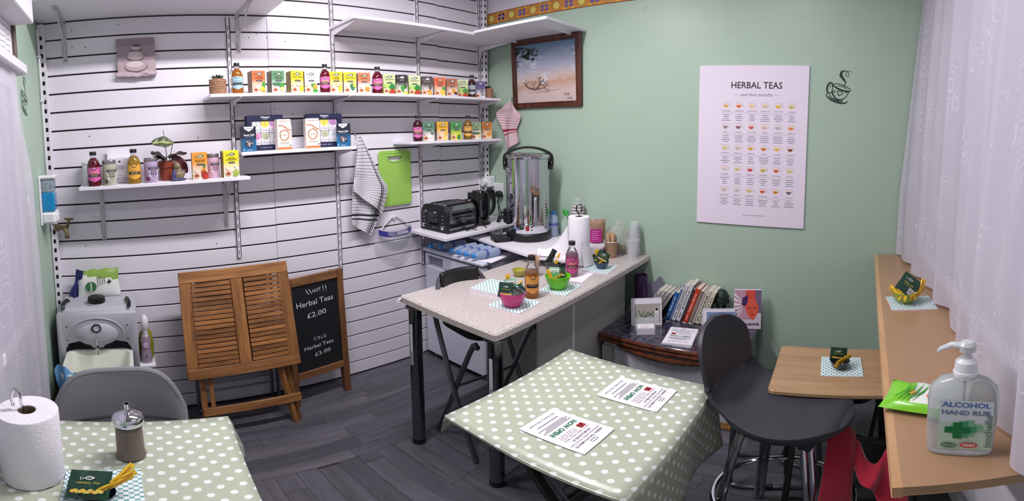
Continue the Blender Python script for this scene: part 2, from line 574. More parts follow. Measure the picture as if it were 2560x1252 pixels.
# hairline scratches pressed into the paint (small bundles of ridges)
sc_ = MB(GREEN_L)
for cy_, cz_, w_ in ((0.555, 2.03, .03), (0.56, 2.0, .03), (0.23, 2.25, .05), (0.235, 1.56, .02), (0.235, 1.51, .02), (0.24, 1.0, .05), (0.245, 0.95, .04), (0.21, 0.93, .04), (0.56, 1.03, .07), (0.575, 0.985, .06), (0.66, 0.78, .05), (0.64, 0.75, .06), (0.38, 0.60, .07), (0.36, 0.56, .07), (0.40, 0.62, .05), (1.05, 1.05, 0.09)):
    for k in range(4):
        sc_.box((XR + 0.0002, cy_ + rng.uniform(-.008, .008), cz_ + k * 0.011), (0.0012, w_ * rng.uniform(.6, 1.1), 0.0016))
ob('paint_ridges', sc_, wr, kind='stuff')

# patterned border strip along the top of the sage wall
bd = MB(mat('border_orange', (206, 136, 58), 0.5, var=0.18, scale=60))
bd.box((XR - 0.0012, 0.975, 2.459), (0.0024, 2.88, 0.09))
bo = ob('border_strip', bd, wr, label='orange patterned paper border')
bp = Print((XR - 0.0026, YB, 2.459), (0, -1, 0), (0, 0, 1))
GOLD, BRN, YEL, VIO, OLV = C(226, 172, 58), C(120, 62, 28), C(216, 206, 110), C(112, 92, 158), C(140, 132, 62)
bp.rect(0, 0.040, 2.88, 0.045, BRN, False); bp.rect(0, -0.045, 2.88, -0.040, BRN)
yy = 0.062
while yy < 2.8:
    for sy in (-1, 1):
        bp.line([(yy - 0.045 + 0.09 * i / 10, sy * 0.031 * math.sin(math.pi * i / 10)) for i in range(11)], 0.004, OLV, False)
    for sx in (-1, 1):
        for sy in (-1, 1):
            bp.line([(yy + 0.0975 + sx * (0.012 + 0.036 * q), sy * (0.008 + 0.028 * math.sin(2.4 * q))) for q in (0, .25, .5, .75, 1)], (.003, .011, .014, .011, .003), GOLD, False)
    bp.k = 2
    bp.oval(yy, 0, 0.046, 0.050, YEL, 14, False)
    for sx in (-1, 1):
        for sy in (-1, 1):
            q = [(yy + 0.0975, 0), (yy + 0.0975 + sx * 0.034, sy * 0.006), (yy + 0.0975 + sx * 0.030, sy * 0.024), (yy + 0.0975 + sx * 0.014, sy * 0.028)]
            bp.poly(q if sx * sy > 0 else q[::-1], VIO, False)
    bp.k = 3
    bp.oval(yy + 0.0975, 0, 0.014, 0.014, YEL, 8, False)
    for sx, sy in ((1, 0), (-1, 0), (0, 1), (0, -1)): bp.oval(yy + 0.0975 + sx * .012, sy * .014, 0.008, 0.008, BRN, 6, False)
    bp.k = 1
    yy += 0.195
bp.done('border_print', bo)

# left wall
wl = struct('wall_left', MB(GREEN_L).box((XL - 0.03, 0.97, 1.36), (0.06, 3.0, 2.72)))
struct('trim_1', MB(PAINTW).box((XL + 0.028, 1.30, 1.935), (0.055, 1.0, 0.045), bev=0.006), label=None)
# box-shaped soffit over the left window
struct('trim_2', MB(PAINTW).box((XL + 0.05, 0.9, 2.42), (0.10, 1.75, 0.6), bev=0.004, rot=(R(0), 0, 0)))
# window behind the left curtain
def window(name, c, sy, sz, nx):
    f = MB(WHITEP)
    t = 0.045
    for s_ in (-1, 1):
        f.box((0, s_ * (sy / 2 - t / 2), 0), (0.03, t, sz), bev=0.004)
        f.box((0, 0, s_ * (sz / 2 - t / 2)), (0.03, sy - 2 * t, t), bev=0.004)
    f.box((0, 0, 0), (0.028, 0.035, sz - 2 * t), bev=0.003)
    w = struct(name, f, loc=c, rot=(0, 0, nx))
    g = MB(mat('window_pane_glass', (206, 210, 224), 0.08, var=0.02, trans=0.15))
    for s_ in (-1, 1): g.box((0, s_ * (sy / 4 - t / 4), 0), (0.006, sy / 2 - t - 0.01, sz - 2 * t))
    ob('pane', g, w)
    return w
window('window_1', (XL + 0.004, 1.2, 1.40), 1.0, 0.98, 0)
ww = struct('wall_front', MB(PAINTW).box((1.03, YW - 0.03, 1.36), (3.1, 0.06, 2.72)))
window('window_2', (1.35, YW + 0.016, 1.68), 2.0, 1.35, R(90))

# ------------------------------------------------------------------ slotted uprights and corner posts
SLOTM = mat('slot_shadow', (18, 16, 20), 0.9)
def upright(x, z0, z1, label):
    t = thing('shelf_upright', label, 'upright', (x, YB, z0), group='slotted uprights on the slatted wall')
    h = z1 - z0
    b = MB(WHITE); b.box((-0.0095, -0.006, h / 2), (0.006, 0.012, h), bev=0.001); b.box((0.0095, -0.006, h / 2), (0.006, 0.012, h), bev=0.001)
    b.box((0, -0.0105, h / 2), (0.025, 0.003, h), bev=0.001)
    ob('channel', b, t)
    s_ = MB(SLOTM); z = 0.03
    while z < h - 0.03:
        s_.box((0, -0.0122, z), (0.0035, 0.0006, 0.028)); z += 0.05
    ob('slots', s_, t, kind='stuff')
    sc2 = MB(GREYP)
    z = 0.06
    while z < h:
        sc2.lathe([(0, 0), (0.0045, 0), (0.003, 0.002), (0, 0.002)], 8, M=Matrix.Translation((0, -0.012, z)) @ Matrix.Rotation(R(90), 4, 'X')); z += 0.45
    ob('screws', sc2, t, kind='stuff')
    return t
upright(0.593, 0.94, 2.285, 'white slotted shelf upright behind the woven pot end of the long shelf')
upright(1.212, 0.62, 2.715, 'white slotted shelf upright running down behind the chalkboard edge')
upright(1.834, 0.70, 2.715, 'white slotted shelf upright just right of the green chopping board')
upright(2.400, 0.98, 2.715, 'white slotted shelf upright at the sage corner beside the painting')

def post(x, y, z0, z1, w, label, face, side=None):
    t = thing('corner_post', label, 'post', (x, y, z0))
    h = z1 - z0
    ob('channel', MB(WHITE).box((0, 0, h / 2), (w, w, h), bev=0.002), t)
    s_ = MB(SLOTM); z = 0.03
    while z < h - 0.03:
        if face == 'y':
            s_.box((0, -w / 2 - 0.0003, z), (0.013, 0.001, 0.022))
        if side: s_.box((-w / 2 - 0.0003, 0, z), (0.001, 0.008, 0.022))
        if face == '-x': s_.box((-w / 2 - 0.0003, 0, z), (0.001, 0.013, 0.026))
        z += 0.05
    ob('slots', s_, t, kind='stuff')
    return t
post(XL + 0.021, YB - 0.018, 0.03, 2.29, 0.036, 'white corner post with square black slots above the hand basin', 'y')
post(2.440, YB - 0.020, 0.93, 2.715, 0.038, 'white corner post with square slots between slatted and sage walls', 'y', True)
post(XR - 0.012, YW + 0.035, 1.2, 2.715, 0.022, 'black slotted post at the top of the lace curtain', '-x')

# ------------------------------------------------------------------ shelves
def bracket_mb(d, drop):
    """tapering pressed steel bracket, arm towards -Y, hung at the origin"""
    b = MB(WHITE)
    prof = [(0, 0), (0, -drop), (-0.014, -drop), (-0.022, -drop * 0.45), (-d + 0.012, -0.012), (-d, -0.004), (-d, 0)]
    b.prism(prof, -0.0015, 0.0015, M=Matrix(((0, 0, 1, 0), (1, 0, 0, 0), (0, 1, 0, 0), (0, 0, 0, 1))))
    b.box((0.004, -d / 2, -0.001), (0.011, d, 0.002))
    return b
def shelf(label, x0, x1, zt, d, brs, drop=0.085, th=0.017):
    t = thing('wall_shelf', label, 'shelf', ((x0 + x1) / 2, YB, zt))
    ob('shelf_board', MB(WHITE).box((0, -d / 2 - 0.001, -th / 2), (x1 - x0, d - 0.003, th), bev=0.0015), t)
    for bx in brs:
        ob('bracket', bracket_mb(d * 0.93, drop), t, loc=(bx - (x0 + x1) / 2, -0.0125, -th))
    return t
shelf('long white shelf carrying the full row of herbal tea boxes', 0.440, 2.425, 1.832, 0.20, (0.593, 1.212, 1.834, 2.400))
shelf('short white shelf holding two blue gift boxes and orange wreath packets', 0.585, 1.245, 1.533, 0.20, (0.593, 1.212))
shelf('short white shelf with seven tea items above the toaster', 1.622, 2.425, 1.543, 0.20, (1.834, 2.400))
s3 = thing('wall_shelf', 'low white shelf with the potted prayer plant and honey box', 'shelf', (0.195, YB, 1.408))
ob('shelf_board', MB(WHITE).box((0, -0.101, -0.0085), (0.86, 0.197, 0.017), bev=0.0015), s3)
def strut(parent, x, zt, drop, arm):
    b = MB(mat('bracket_grey_white', (196, 192, 198), 0.4))
    b.box((0, -0.002, -drop / 2), (0.026, 0.003, drop), bev=0.001)
    b.box((0, -arm / 2, -0.002), (0.026, arm, 0.003), bev=0.001)
    b.tube([(0, -0.006, -drop * 0.93), (0, -0.035, -drop * 0.55), (0, -arm * 0.9, -0.006)], 0.005, 6)
    o = ob('bracket', b, parent, loc=(x, 0, zt))
    s_ = MB(SLOTM)
    for q, z in ((-0.008, -0.025), (0.008, -0.012), (0, -drop + 0.012)):
        s_.lathe([(0, 0), (0.0035, 0), (0.0025, 0.0015), (0, 0.0015)], 8, M=Matrix.Translation((q, -0.0038, z)) @ Matrix.Rotation(R(90), 4, 'X'))
    ob('screws', s_, o, kind='stuff')
strut(s3, -0.135 - 0.195, -0.017, 0.29, 0.18); strut(s3, 0.532 - 0.195, -0.017, 0.275, 0.18)
s5 = thing('wall_shelf', 'deep white shelf high over the balanced stones picture', 'shelf', (0.20, YB, 2.303))
ob('shelf_board', MB(WHITE).box((0, -0.205, 0.009), (1.235, 0.408, 0.018), bev=0.0015), s5)
strut(s5, -0.28 - 0.2, 0, 0.235, 0.3); strut(s5, 0.65 - 0.2, 0, 0.225, 0.3)
s6 = thing('wall_shelf', 'high empty white shelf reaching into the sage corner', 'shelf', (1.84, YB, 2.253))
ob('shelf_board', MB(WHITE).box((0.0, -0.151, -0.009), (1.285, 0.298, 0.018), bev=0.0015), s6)
for bx in (1.212, 1.834, 2.400): ob('bracket', bracket_mb(0.28, 0.09), s6, loc=(bx - 1.84, -0.0125, -0.018))
s7 = thing('wall_shelf', 'high white shelf over the beach painting on the sage wall', 'shelf', (XR, 1.83, 2.262))
ob('shelf_board', MB(WHITE).box((-0.213, 0, -0.009), (0.424, 0.58, 0.018), bev=0.0015), s7)
for yy in (0.255, -0.20): ob('bracket', bracket_mb(0.36, 0.05), s7, loc=(-0.002, yy, -0.018), rot=(0, 0, R(-90)))

# ------------------------------------------------------------------ things on the walls
# balanced stones canvas
t = thing('canvas_picture', 'square grey canvas print of balanced pebbles on the slatted wall', 'picture', (0.093, YB, 2.066))
ob('canvas', MB(mat('canvas_rose_grey', (158, 138, 146), 0.7, var=0.05, scale=8, bump=0.15, bscale=400)).box((0, -0.0155, 0), (0.20, 0.03, 0.212), bev=0.003), t)
p = Print((0, -0.0308, 0), (1, 0, 0), (0, 0, 1))
g = [C(150, 130, 138), C(166, 146, 153), C(178, 158, 164), C(192, 172, 178)]
p.rect(-.099, -.105, .099, -.02, C(176, 156, 162)); p.rect(-.099, -.02, .099, .06, C(160, 140, 148)); p.rect(-.099, .06, .099, .105, C(146, 126, 134))
for cx, cy_, w, h in ((-.085, -.088, .05, .028), (-.035, -.09, .075, .03), (.02, -.092, .05, .02), (.04, -.078, .05, .03), (.078, -.088, .055, .024), (.0, -.1, .05, .014)):
    p.oval(cx, cy_ - .002, w, h, g[0], 20); p.oval(cx - .002, cy_ + .001, w * .94, h * .85, g[3], 20)
for cx, cy_, w, h in ((-.004, -.048, .118, .062), (-.004, .008, .092, .052), (.002, .047, .056, .026), (.004, .064, .030, .015)):
    p.oval(cx + .002, cy_ - .003, w, h, C(100, 82, 90), 24); p.oval(cx, cy_, w * .97, h * .93, g[2] if h > .02 else C(92, 76, 84), 24)
    p.oval(cx - .005, cy_ + h * .14, w * .75, h * .5, C(208, 190, 196) if h > .02 else C(112, 96, 104), 24)
p.done('print', t)

# white handwritten notes frame on the pale side wall
t = thing('certificate_frame', 'dark wooden framed certificate above the small lace curtain', 'picture frame', (XL, 1.64, 2.09))
f = MB(wood('grey_walnut', (74, 58, 52), (120, 100, 92), axis=2))
for s_ in (-1, 1):
    f.box((0.012, s_ * 0.135, 0), (0.022, 0.03, 0.30), bev=0.003); f.box((0.012, 0, s_ * 0.135), (0.022, 0.27, 0.03), bev=0.003)
ob('frame', f, t)
ob('mount', MB(PAPER).box((0.006, 0, 0), (0.006, 0.25, 0.25)), t)
p = Print((0.0095, 0, 0), (0, 1, 0), (0, 0, 1))
for i in range(9): p.line([(-.09 + j * .02, .1 - i * .024 + .004 * math.sin(j * 1.7 + i)) for j in range(10)], .0018, GREYINK, False)
p.done('print', t)

# soap dispenser on the pale side wall
t = thing('soap_dispenser', 'white wall dispenser with clear window of blue liquid soap', 'soap dispenser', (XL, 2.185, 1.36))
b = MB(WHITEP); b.box((0.006, 0, 0), (0.012, 0.115, 0.24), bev=0.004); b.box((0.045, 0, 0.112), (0.075, 0.10, 0.016), bev=0.005); b.box((0.04, 0, -0.085), (0.07, 0.10, 0.06), bev=0.012)
b.box((0.075, -0.0, -0.085), (0.02, 0.06, 0.04), bev=0.006)
ob('body', b, t)
ob('window', MB(mat('clear_plastic_grey', (190, 205, 215), 0.1, trans=0.6)).box((0.042, 0, 0.07), (0.06, 0.088, 0.062), bev=0.006), t)
ob('liquid', MB(mat('blue_soap', (22, 138, 196), 0.1, var=0.05, coat=0.6)).box((0.042, 0, -0.008), (0.061, 0.089, 0.094), bev=0.006), t)
ob('push_lever', MB(WHITEP).box((0.06, 0.055, -0.07), (0.03, 0.025, 0.03), bev=0.005), t)

# hose tap and its supply pipe
BRASS = mat('old_brass', (142, 122, 90), 0.35, 0.9, var=0.15, scale=60)
t = thing('garden_tap', 'brass bib tap on the wall left of the low shelf', 'tap', (-0.375, YB - 0.05, 1.185))
b = MB(BRASS)
b.tube([(-0.02, 0.03, 0), (0.03, 0.0, 0.0), (0.055, -0.01, 0.008)], [0.013, 0.013, 0.010], 10)
b.tube([(0.03, 0, 0.0), (0.045, -0.012, -0.015), (0.048, -0.014, -0.04)], [0.012, 0.010, 0.009], 10)
b.lathe([(0, -.055), (.013, -.055), (.013, -.04), (.010, -.038), (0, -.038)], 10, M=Matrix.Translation((0.048, -0.014, 0)))
ob('body', b, t)
b = MB(BRASS); b.tube([(0.052, -0.005, 0.005), (0.062, -0.012, 0.045)], 0.007, 8); b.tube([(0.040, -0.012, 0.05), (0.086, -0.012, 0.046)], 0.0055, 8)
b.tube([(0.062, -0.034, 0.047), (0.062, 0.010, 0.049)], 0.0045, 8)
ob('handle', b, t)
b = MB(BRASS); b.lathe([(0, -.012), (.02, -.012), (.022, 0), (.02, .012), (0, .012)], 8, M=Matrix.Translation((-0.008, 0.02, 0)) @ Matrix.Rotation(R(90), 4, 'Y'))
ob('hex_nut', b, t)
t = thing('water_pipe', 'thin white pipe clipped up the wall corner to the tap', 'pipe', (XL + 0.012, YB - 0.075, 1.0))
ob('pipe', MB(WHITEP).tube(bez([(0.018, 0.01, 0.21), (0.004, 0.0, 0.30), (0, 0, 0.8), (0, 0, 1.25)], 4), 0.006, 8), t)
for z in (0.44, 0.86, 1.1): ob('clip', MB(WHITEP).box((0, 0, z), (0.022, 0.03, 0.012), bev=0.003), t)

# tea-cup wall stickers
def cup_sticker(nm, label, o, ux, s, mt):
    p = Print(o, ux, (0, 0, 1))
    def L(pts, w): p.line([(x * s, y * s) for x, y in pts], [q * s * 1.1 for q in w] if isinstance(w, list) else w * s * 1.1, mt, False)
    def rot(P, a=-18, c=(0.0, 0.0)):
        ca, sa = math.cos(R(a)), math.sin(R(a)); return [(x * ca - y * sa, x * sa + y * ca) for x, y in P]
    L(rot(arc(0, .12, .42, 0, 360, 30, .13)), .035)
    L(rot(arc(0.02, .10, .34, 190, 350, 16, .09)), .05)
    L(rot(arc(0.02, .12, .24, 20, 160, 12, .05)), .03)
    L(rot([(-.42, .12), (-.40, -.1), (-.3, -.32), (-.12, -.46), (0.04, -.48), (.2, -.42), (.34, -.22), (.42, .12)]), [.02, .04, .06, .07, .06, .05, .03, .02])
    L(rot(arc(-.05, -.42, .52, 165, 372, 26, .2)), [.02 + .06 * math.sin(math.pi * i / 26) for i in range(27)])
    L(rot(arc(-.05, -.42, .34, 170, 340, 20, .12)), .05)
    L(rot(arc(-.52, .0, .14, 20, 330, 16, .26), -8), [.03 + .05 * math.sin(math.pi * i / 16) for i in range(17)])
    L(rot(arc(-.50, .02, .06, 0, 300, 10)), .02)
    L(rot([(0, -.30), (-.12, -.17), (-.13, -.08), (-.06, -.05), (0, -.12), (.06, -.05), (.13, -.08), (.12, -.17), (0, -.30)]), .035)
    L(rot(arc(-.25, -.18, .05, 0, 320, 10)), .025); L(rot(arc(.30, -.02, .05, 0, 320, 10)), .025)
    L([(.12, .18), (.22, .36), (.10, .52), (-.04, .70), (0.0, .88), (.14, .94)], [.02, .05, .10, .13, .10, .04])
    L([(.14, .94), (.30, .90), (.36, .72), (.26, .64), (.18, .74), (.26, .90), (.42, .94), (.52, .80)], [.04, .03, .03, .03, .03, .02, .02, .01])
    o_ = ob(nm, p.mb, None, recalc=False)
    tag(o_, label, 'wall sticker')
DKG = mat('sticker_black_green', (26, 44, 38), 0.5)
cup_sticker('wall_sticker', 'black steaming teacup sticker right of the herbal teas poster', (XR - 0.0006, 0.002, 1.853), (0, -1, 0), 0.115, DKG)
cup_sticker('wall_sticker', 'faint teacup sticker on the pale side wall above the soap dispenser', (XL + 0.0006, 1.97, 1.835), (0, 1, 0), 0.11, mat('sticker_grey_green', (70, 96, 82), 0.6))

# beach painting, hung leaning forward a little
t = thing('beach_painting', 'dark wood framed beach painting with driftwood on the sage wall', 'painting', (XR - 0.008, 1.852, 1.998), rot=(0, R(-2.5), 0))
f = MB(FRAMEW)
hw, hh, fw = 0.287, 0.243, 0.032
for s_ in (-1, 1):
    f.box((-0.014, s_ * (hw - fw / 2), 0), (0.028, fw, 2 * hh), bev=0.005); f.box((-0.014, 0, s_ * (hh - fw / 2)), (0.0275, 2 * hw - fw * 1.2, fw), bev=0.005)
    f.box((-0.020, s_ * (hw - fw - 0.003), 0), (0.012, 0.008, 2 * hh - 2 * fw), bev=0.002); f.box((-0.020, 0, s_ * (hh - fw - 0.003)), (0.012, 2 * hw - 2 * fw, 0.008), bev=0.002)
ob('frame', f, t)
def painting_mat():
    tt = NT('beach_painting_paint')
    tc = tt.coord('Object'); sp = tt.n.new('ShaderNodeSeparateXYZ'); tt.link(tc, sp.inputs[0])
    n = tt.noise(tc, 9, 6, 0.65)
    st = tt.noise(tt.coord('Object', (1, 3, 16)), 5, 5, 0.6)
    z = tt.math('ADD', sp.outputs[2], tt.math('MULTIPLY', tt.math('SUBTRACT', n, 0.5), 0.10))
    z = tt.math('ADD', z, tt.math('MULTIPLY', sp.outputs[1], 0.05))
    cr_ = tt.n.new('ShaderNodeValToRGB'); tt.link(tt.ramp(z, -0.23, 0.23), cr_.inputs[0])
    e = cr_.color_ramp.elements
    e[0].position = 0.0; e[0].color = lin((196, 178, 180)); e[1].position = 1.0; e[1].color = lin((112, 146, 172))
    for pos, c_ in ((0.2, (204, 182, 178)), (0.33, (190, 152, 132)), (0.42, (206, 184, 176)), (0.55, (186, 182, 200)), (0.68, (160, 168, 192)), (0.8, (138, 158, 184)), (0.9, (98, 132, 164))):
        q = cr_.color_ramp.elements.new(pos); q.color = lin(c_)
    foam = tt.ramp(tt.math('MULTIPLY', st, n), 0.27, 0.36)
    foam = tt.math('MULTIPLY', foam, tt.math('LESS_THAN', tt.math('ABSOLUTE', tt.math('SUBTRACT', sp.outputs[2], 0.04)), 0.12))
    tt.link(tt.mix(tt.math('MULTIPLY', foam, 0.8), cr_.outputs[0], lin((226, 226, 238))), tt.b.inputs['Base Color'])
    tt.b.inputs['Roughness'].default_value = 0.3; tt.bump(n, 0.15)
    return tt.m
ob('picture', MB(painting_mat()).box((-0.011, 0, 0), (0.006, 2 * (hw - fw), 2 * (hh - fw))), t)
p = Print((-0.0142, 0, 0), (0, -1, 0), (0, 0, 1))
DK, TR, TW = C(38, 56, 58), C(52, 66, 50), C(108, 88, 84)
rg = random.Random(2)
for i in range(46):
    x = -.25 + rg.random() * .1 * (1 + rg.random()); zz = .205 - (x + .25) * .28 - rg.random() * .075
    p.oval(x, zz, .018 + rg.random() * .02, .010 + rg.random() * .012, rg.choice((DK, TR, C(66, 82, 66))), 7, False)
p.k += 1
for x, zz, w in ((-.13, .165, .05), (-.09, .168, .04), (-.20, .125, .05), (-.15, .13, .04), (-.12, .145, .03), (-.235, .09, .03), (-.24, .06, .02), (-.235, .075, .016)): p.oval(x, zz, w, .008, DK, 8, False)
p.k += 1
def branch(x, zz, a, L, w, d):
    x2, z2 = x + L * math.cos(R(a)), zz + L * math.sin(R(a))
    p.line([(x, zz), ((x + x2) / 2 + .003, (zz + z2) / 2), (x2, z2)], [w, w * .8, w * .5], TW if d % 2 else C(84, 64, 62), False)
    if d > 0:
        for da in (-38, 28): branch(x2, z2, a + da + rg.uniform(-10, 10), L * rg.uniform(.55, .8), w * .7, d - 1)
p.line([(-.19, -.06), (-.15, -.10), (-.09, -.115), (-.05, -.11)], [.006, .012, .014, .01], TW, False)
branch(-.17, -.09, 75, .022, .006, 2); branch(-.07, -.11, 62, .036, .010, 3); branch(-.08, -.108, 35, .036, .009, 3); branch(-.05, -.113, 12, .034, .007, 3); branch(-.10, -.112, 95, .030, .007, 2)
for i in range(8): p.line([(-.22 + rg.random() * .3, -.12 - rg.random() * .03), (-.16 + rg.random() * .3, -.12 - rg.random() * .03)], .0012, C(150, 124, 122), False)
p.k += 1
p.text('Loy', .17, -.155, .03, INK, shear=.3); p.text('16-05', .19, -.185, .018, INK, shear=.3)
p.done('painted_details', t)

# herbal teas poster
t = thing('herbal_teas_poster', 'large white herbal teas poster with rows of little cups', 'poster', (XR, 0.483, 1.529))
PW, PH = 0.615, 0.90
ob('board', MB(PAPER).box((-0.006, 0, 0), (0.008, PW, PH), bev=0.001), t)
p = Print((-0.0104, 0, 0), (0, -1, 0), (0, 0, 1))
PINK = mat('poster_paper', (232, 220, 236), 0.55, var=0.02, scale=3)
p.rect(-PW / 2 + .001, -PH / 2 + .001, PW / 2 - .001, PH / 2 - .001, PINK)
p.text('HERBAL TEAS', .02, .335, .052, INK, fit=.285, bold=.012, up=False)
p.text('and their benefits', .02, .283, .026, GREYINK, shear=.45, fit=.18, up=False)
p.line([(-.105, .283), (-.08, .283)], .0012, GREYINK, False); p.line([(.12, .283), (.147, .283)], .0012, GREYINK, False)
names = [['CHAMOMILE', 'CINNAMON', 'LEMONGRASS', 'DANDELION', 'EUCALYPTUS', 'FENNEL'], ['BIRCH', 'VIOLET', 'OAK LEAF', 'THYME', 'ECHINACEA', 'GINSENG'],
         ['ROSEMARY', 'PEPPERMINT', 'JASMINE', 'GREEN', 'GINGER', 'ROOIBOS'], ['ANISEED', 'CATNIP', 'HIBISCUS', 'JUNIPER BERRY', 'HAWTHORN', 'HYSSOP'],
         ['LEMON BALM', 'OREGANO', 'RASPBERRY', 'ECHINACEA', 'MINT', 'NETTLE']]
tc_ = [[(222, 176, 82), (222, 104, 64), (222, 206, 140), (212, 190, 150), (226, 180, 72), (190, 186, 96)], [(140, 138, 150), (140, 84, 124), (206, 84, 88), (214, 176, 172), (176, 176, 188), (222, 140, 74)],
       [(206, 196, 116), (190, 184, 190), (214, 166, 62), (206, 108, 60), (226, 182, 76), (128, 70, 54)], [(206, 200, 186), (206, 190, 128), (202, 58, 80), (196, 172, 62), (212, 78, 78), (210, 196, 126)],
       [(188, 182, 184), (190, 186, 194), (206, 190, 120), (214, 84, 62), (196, 130, 60), (112, 98, 116)]]
HALO, CUPL = C(238, 214, 204), C(120, 108, 124)
for r_ in range(5):
    yy = .222 - r_ * .118
    p.line([(-.175, yy - .042), (.24, yy - .042)], .0009, GREYINK, False)
    for c_ in range(6):
        x = -.15 + c_ * .0735
        p.poly(arc(x, yy + .006, .0185, 180, 360, 8, .021) + [(x + .0185, yy + .012), (x - .0185, yy + .012)], HALO, False)
        p.line([(x + .019, yy + .010), (x + .0265, yy + .008), (x + .026, yy - .003), (x + .016, yy - .006)], .0011, CUPL, False)
        p.line([(x - .018, yy + .016), (x + .019, yy + .016)], .0009, CUPL, False)
        p.text(names[r_][c_], x + .003, yy - .031, .0085, INK, fit=min(.05, .006 * len(names[r_][c_])), up=False)
        for q in range(4):
            w = rg.uniform(.022, .055)
            p.line([(x + .003 - w / 2, yy - .052 - q * .0105), (x + .003 + w / 2, yy - .052 - q * .0105)], .0026, C(96, 84, 104), False)
p.k += 1
for r_ in range(5):
    for c_ in range(6):
        x = -.15 + c_ * .0735; yy = .222 - r_ * .118
        p.poly(arc(x, yy + .003, .0145, 180, 360, 8, .015), C(*tc_[r_][c_]), False)
p.k += 1
p.line([(-.04, -.39), (.09, -.39)], .0018, C(120, 110, 126), False)
p.done('print', t)

# hooks and little marks
def hook(label, loc, rz):
    t = thing('wall_hook', label, 'hook', loc, rot=(0, 0, rz))
    ob('plate', MB(STEEL).lathe([(0, 0), (.008, 0), (.007, .003), (0, .003)], 12, M=Matrix.Rotation(R(90), 4, 'X')), t)
    ob('hook_arm', MB(STEEL).tube([(0, -.002, .006), (0, -.016, .002), (0, -.022, -.012), (0, -.014, -.022), (0, -.006, -.018)], .0018, 6), t)
hook('small hook holding the red checked towel', (XR, 2.155, 1.835), R(-90))
b = MB(BRASS)
for dy, dz in ((0, 0), (.012, -.002), (.006, -.016)): b.lathe([(0, 0), (.004, 0), (.003, .004), (0, .004)], 8, M=Matrix.Translation((XR, 1.132 + dy, 2.36 + dz)) @ Matrix.Rotation(R(-90), 4, 'Y'))
tag(ob('screw_marks', b, kind='stuff'), 'three screw heads high on the sage wall near the painting', 'screws')

# ------------------------------------------------------------------ goods on the shelves
def grad(name, top, bot, z0, z1, rough=0.4):
    key = 'carton_%s' % name
    if key in MATS: return MATS[key]
    t = NT(key); tc = t.coord('Object'); sp = t.n.new('ShaderNodeSeparateXYZ'); t.link(tc, sp.inputs[0])
    t.link(t.mix(t.ramp(sp.outputs[2], z0, z1), lin(bot), lin(top)), t.b.inputs['Base Color'])
    t.b.inputs['Roughness'].default_value = rough
    MATS[key] = t.m
    return t.m
def sidemat(name, c):
    key = 'carton_side_%s' % name
    if key in MATS: return MATS[key]
    t = NT(key); n = t.noise(t.coord('Object', (1, 1, .35)), 60, 5, 0.7)
    t.link(t.mix(t.ramp(n, .35, .65), mul(lin(c), .35), mul(lin(c), 1.1)), t.b.inputs['Base Color']); t.b.inputs['Roughness'].default_value = .45
    MATS[key] = t.m
    return t.m
LEAF = C(74, 110, 62); LEAFD = C(46, 72, 52); PEACHY = C(236, 204, 178); TEAR = C(150, 76, 52); BLK = C(34, 30, 34); WH = C(240, 236, 240)
def leaf_logo(p, x, z, s, lc, inner=None):
    inner = inner or WH
    p.poly([(x - .5 * s, z - .02 * s), (x - .3 * s, z + .2 * s), (x, z + .28 * s), (x + .3 * s, z + .2 * s), (x + .62 * s, z + .06 * s), (x + .3 * s, z - .2 * s), (x, z - .28 * s), (x - .3 * s, z - .2 * s)][::-1], lc)
    p.oval(x, z, .62 * s, .30 * s, inner, 12); p.oval(x - .08 * s, z, .1 * s, .12 * s, lc, 8, False); p.oval(x + .12 * s, z + .01 * s, .12 * s, .12 * s, lc, 8)
    p.line([(x - .95 * s, z + .1 * s), (x - .9 * s, z - .3 * s), (x - .78 * s, z - .22 * s)], .07 * s, lc, False)
    p.line([(x - .72 * s, z + .12 * s), (x - .68 * s, z - .2 * s), (x - .5 * s, z - .05 * s)], .07 * s, lc)
def tea_box(label, x, y, z, rot, top, bot, name, lines, foods, lc=None, w=.074, h=.120, d=.064, group='herbal tea boxes', side=(150, 120, 96), tcol=None, dark=False):
    t = thing('tea_box', label, 'tea box', (x, y, z), rot=(0, 0, R(-rot)), group=group)
    b = MB(grad(name, top, bot, h * .30, h * .62), sidemat(name, side))
    b.box((0, 0, h / 2), (w, d, h), bev=.0012)
    me = mesh('carton', b)
    for pg in me.polygons:
        if abs(pg.normal.x) > .9: pg.material_index = 1
    ob('carton', me, t)
    p = Print((0, -d / 2 - .0002, 0), (1, 0, 0), (0, 0, 1))
    lc = lc or LEAFD
    leaf_logo(p, .004, h * .86, .030, lc)
    tcol = tcol or C(96, 70, 30)
    if isinstance(lines, str): lines = [lines]
    for i, l in enumerate(lines): p.text(l, .002, h * .72 - i * .008, .0075, tcol, fit=min(.056, .0052 * len(l)), bold=.02, up=False)
    p.k += 1
    p.oval(.002, h * .56, .036, .0085, BLK, 14); p.text('ORGANIC', .002, h * .56, .005, WH, fit=.02)
    p.oval(-.018, h * .17, .034, .036, PEACHY, 14, True)
    p.oval(-.018, h * .14, .025, .018, C(188, 110, 84), 12); p.poly([(-.029, h * .13), (-.007, h * .13), (-.017, h * .21)], TEAR)
    p.line([(-.032, h * .36), (-.022, h * .27), (-.017, h * .19)], .002, C(128, 100, 84))
    for c_, fx, fz, fw, fh in foods:
        p.poly([(fx + fw / 2 * math.cos(a) * (1 + .18 * math.sin(3 * a + fx * 900)), h * fz + fh / 2 * math.sin(a) * (1 + .15 * math.cos(2 * a + fz * 50))) for a in [2 * math.pi * i / 12 for i in range(12)]], C(*c_))
    p.done('print', t)
    return t

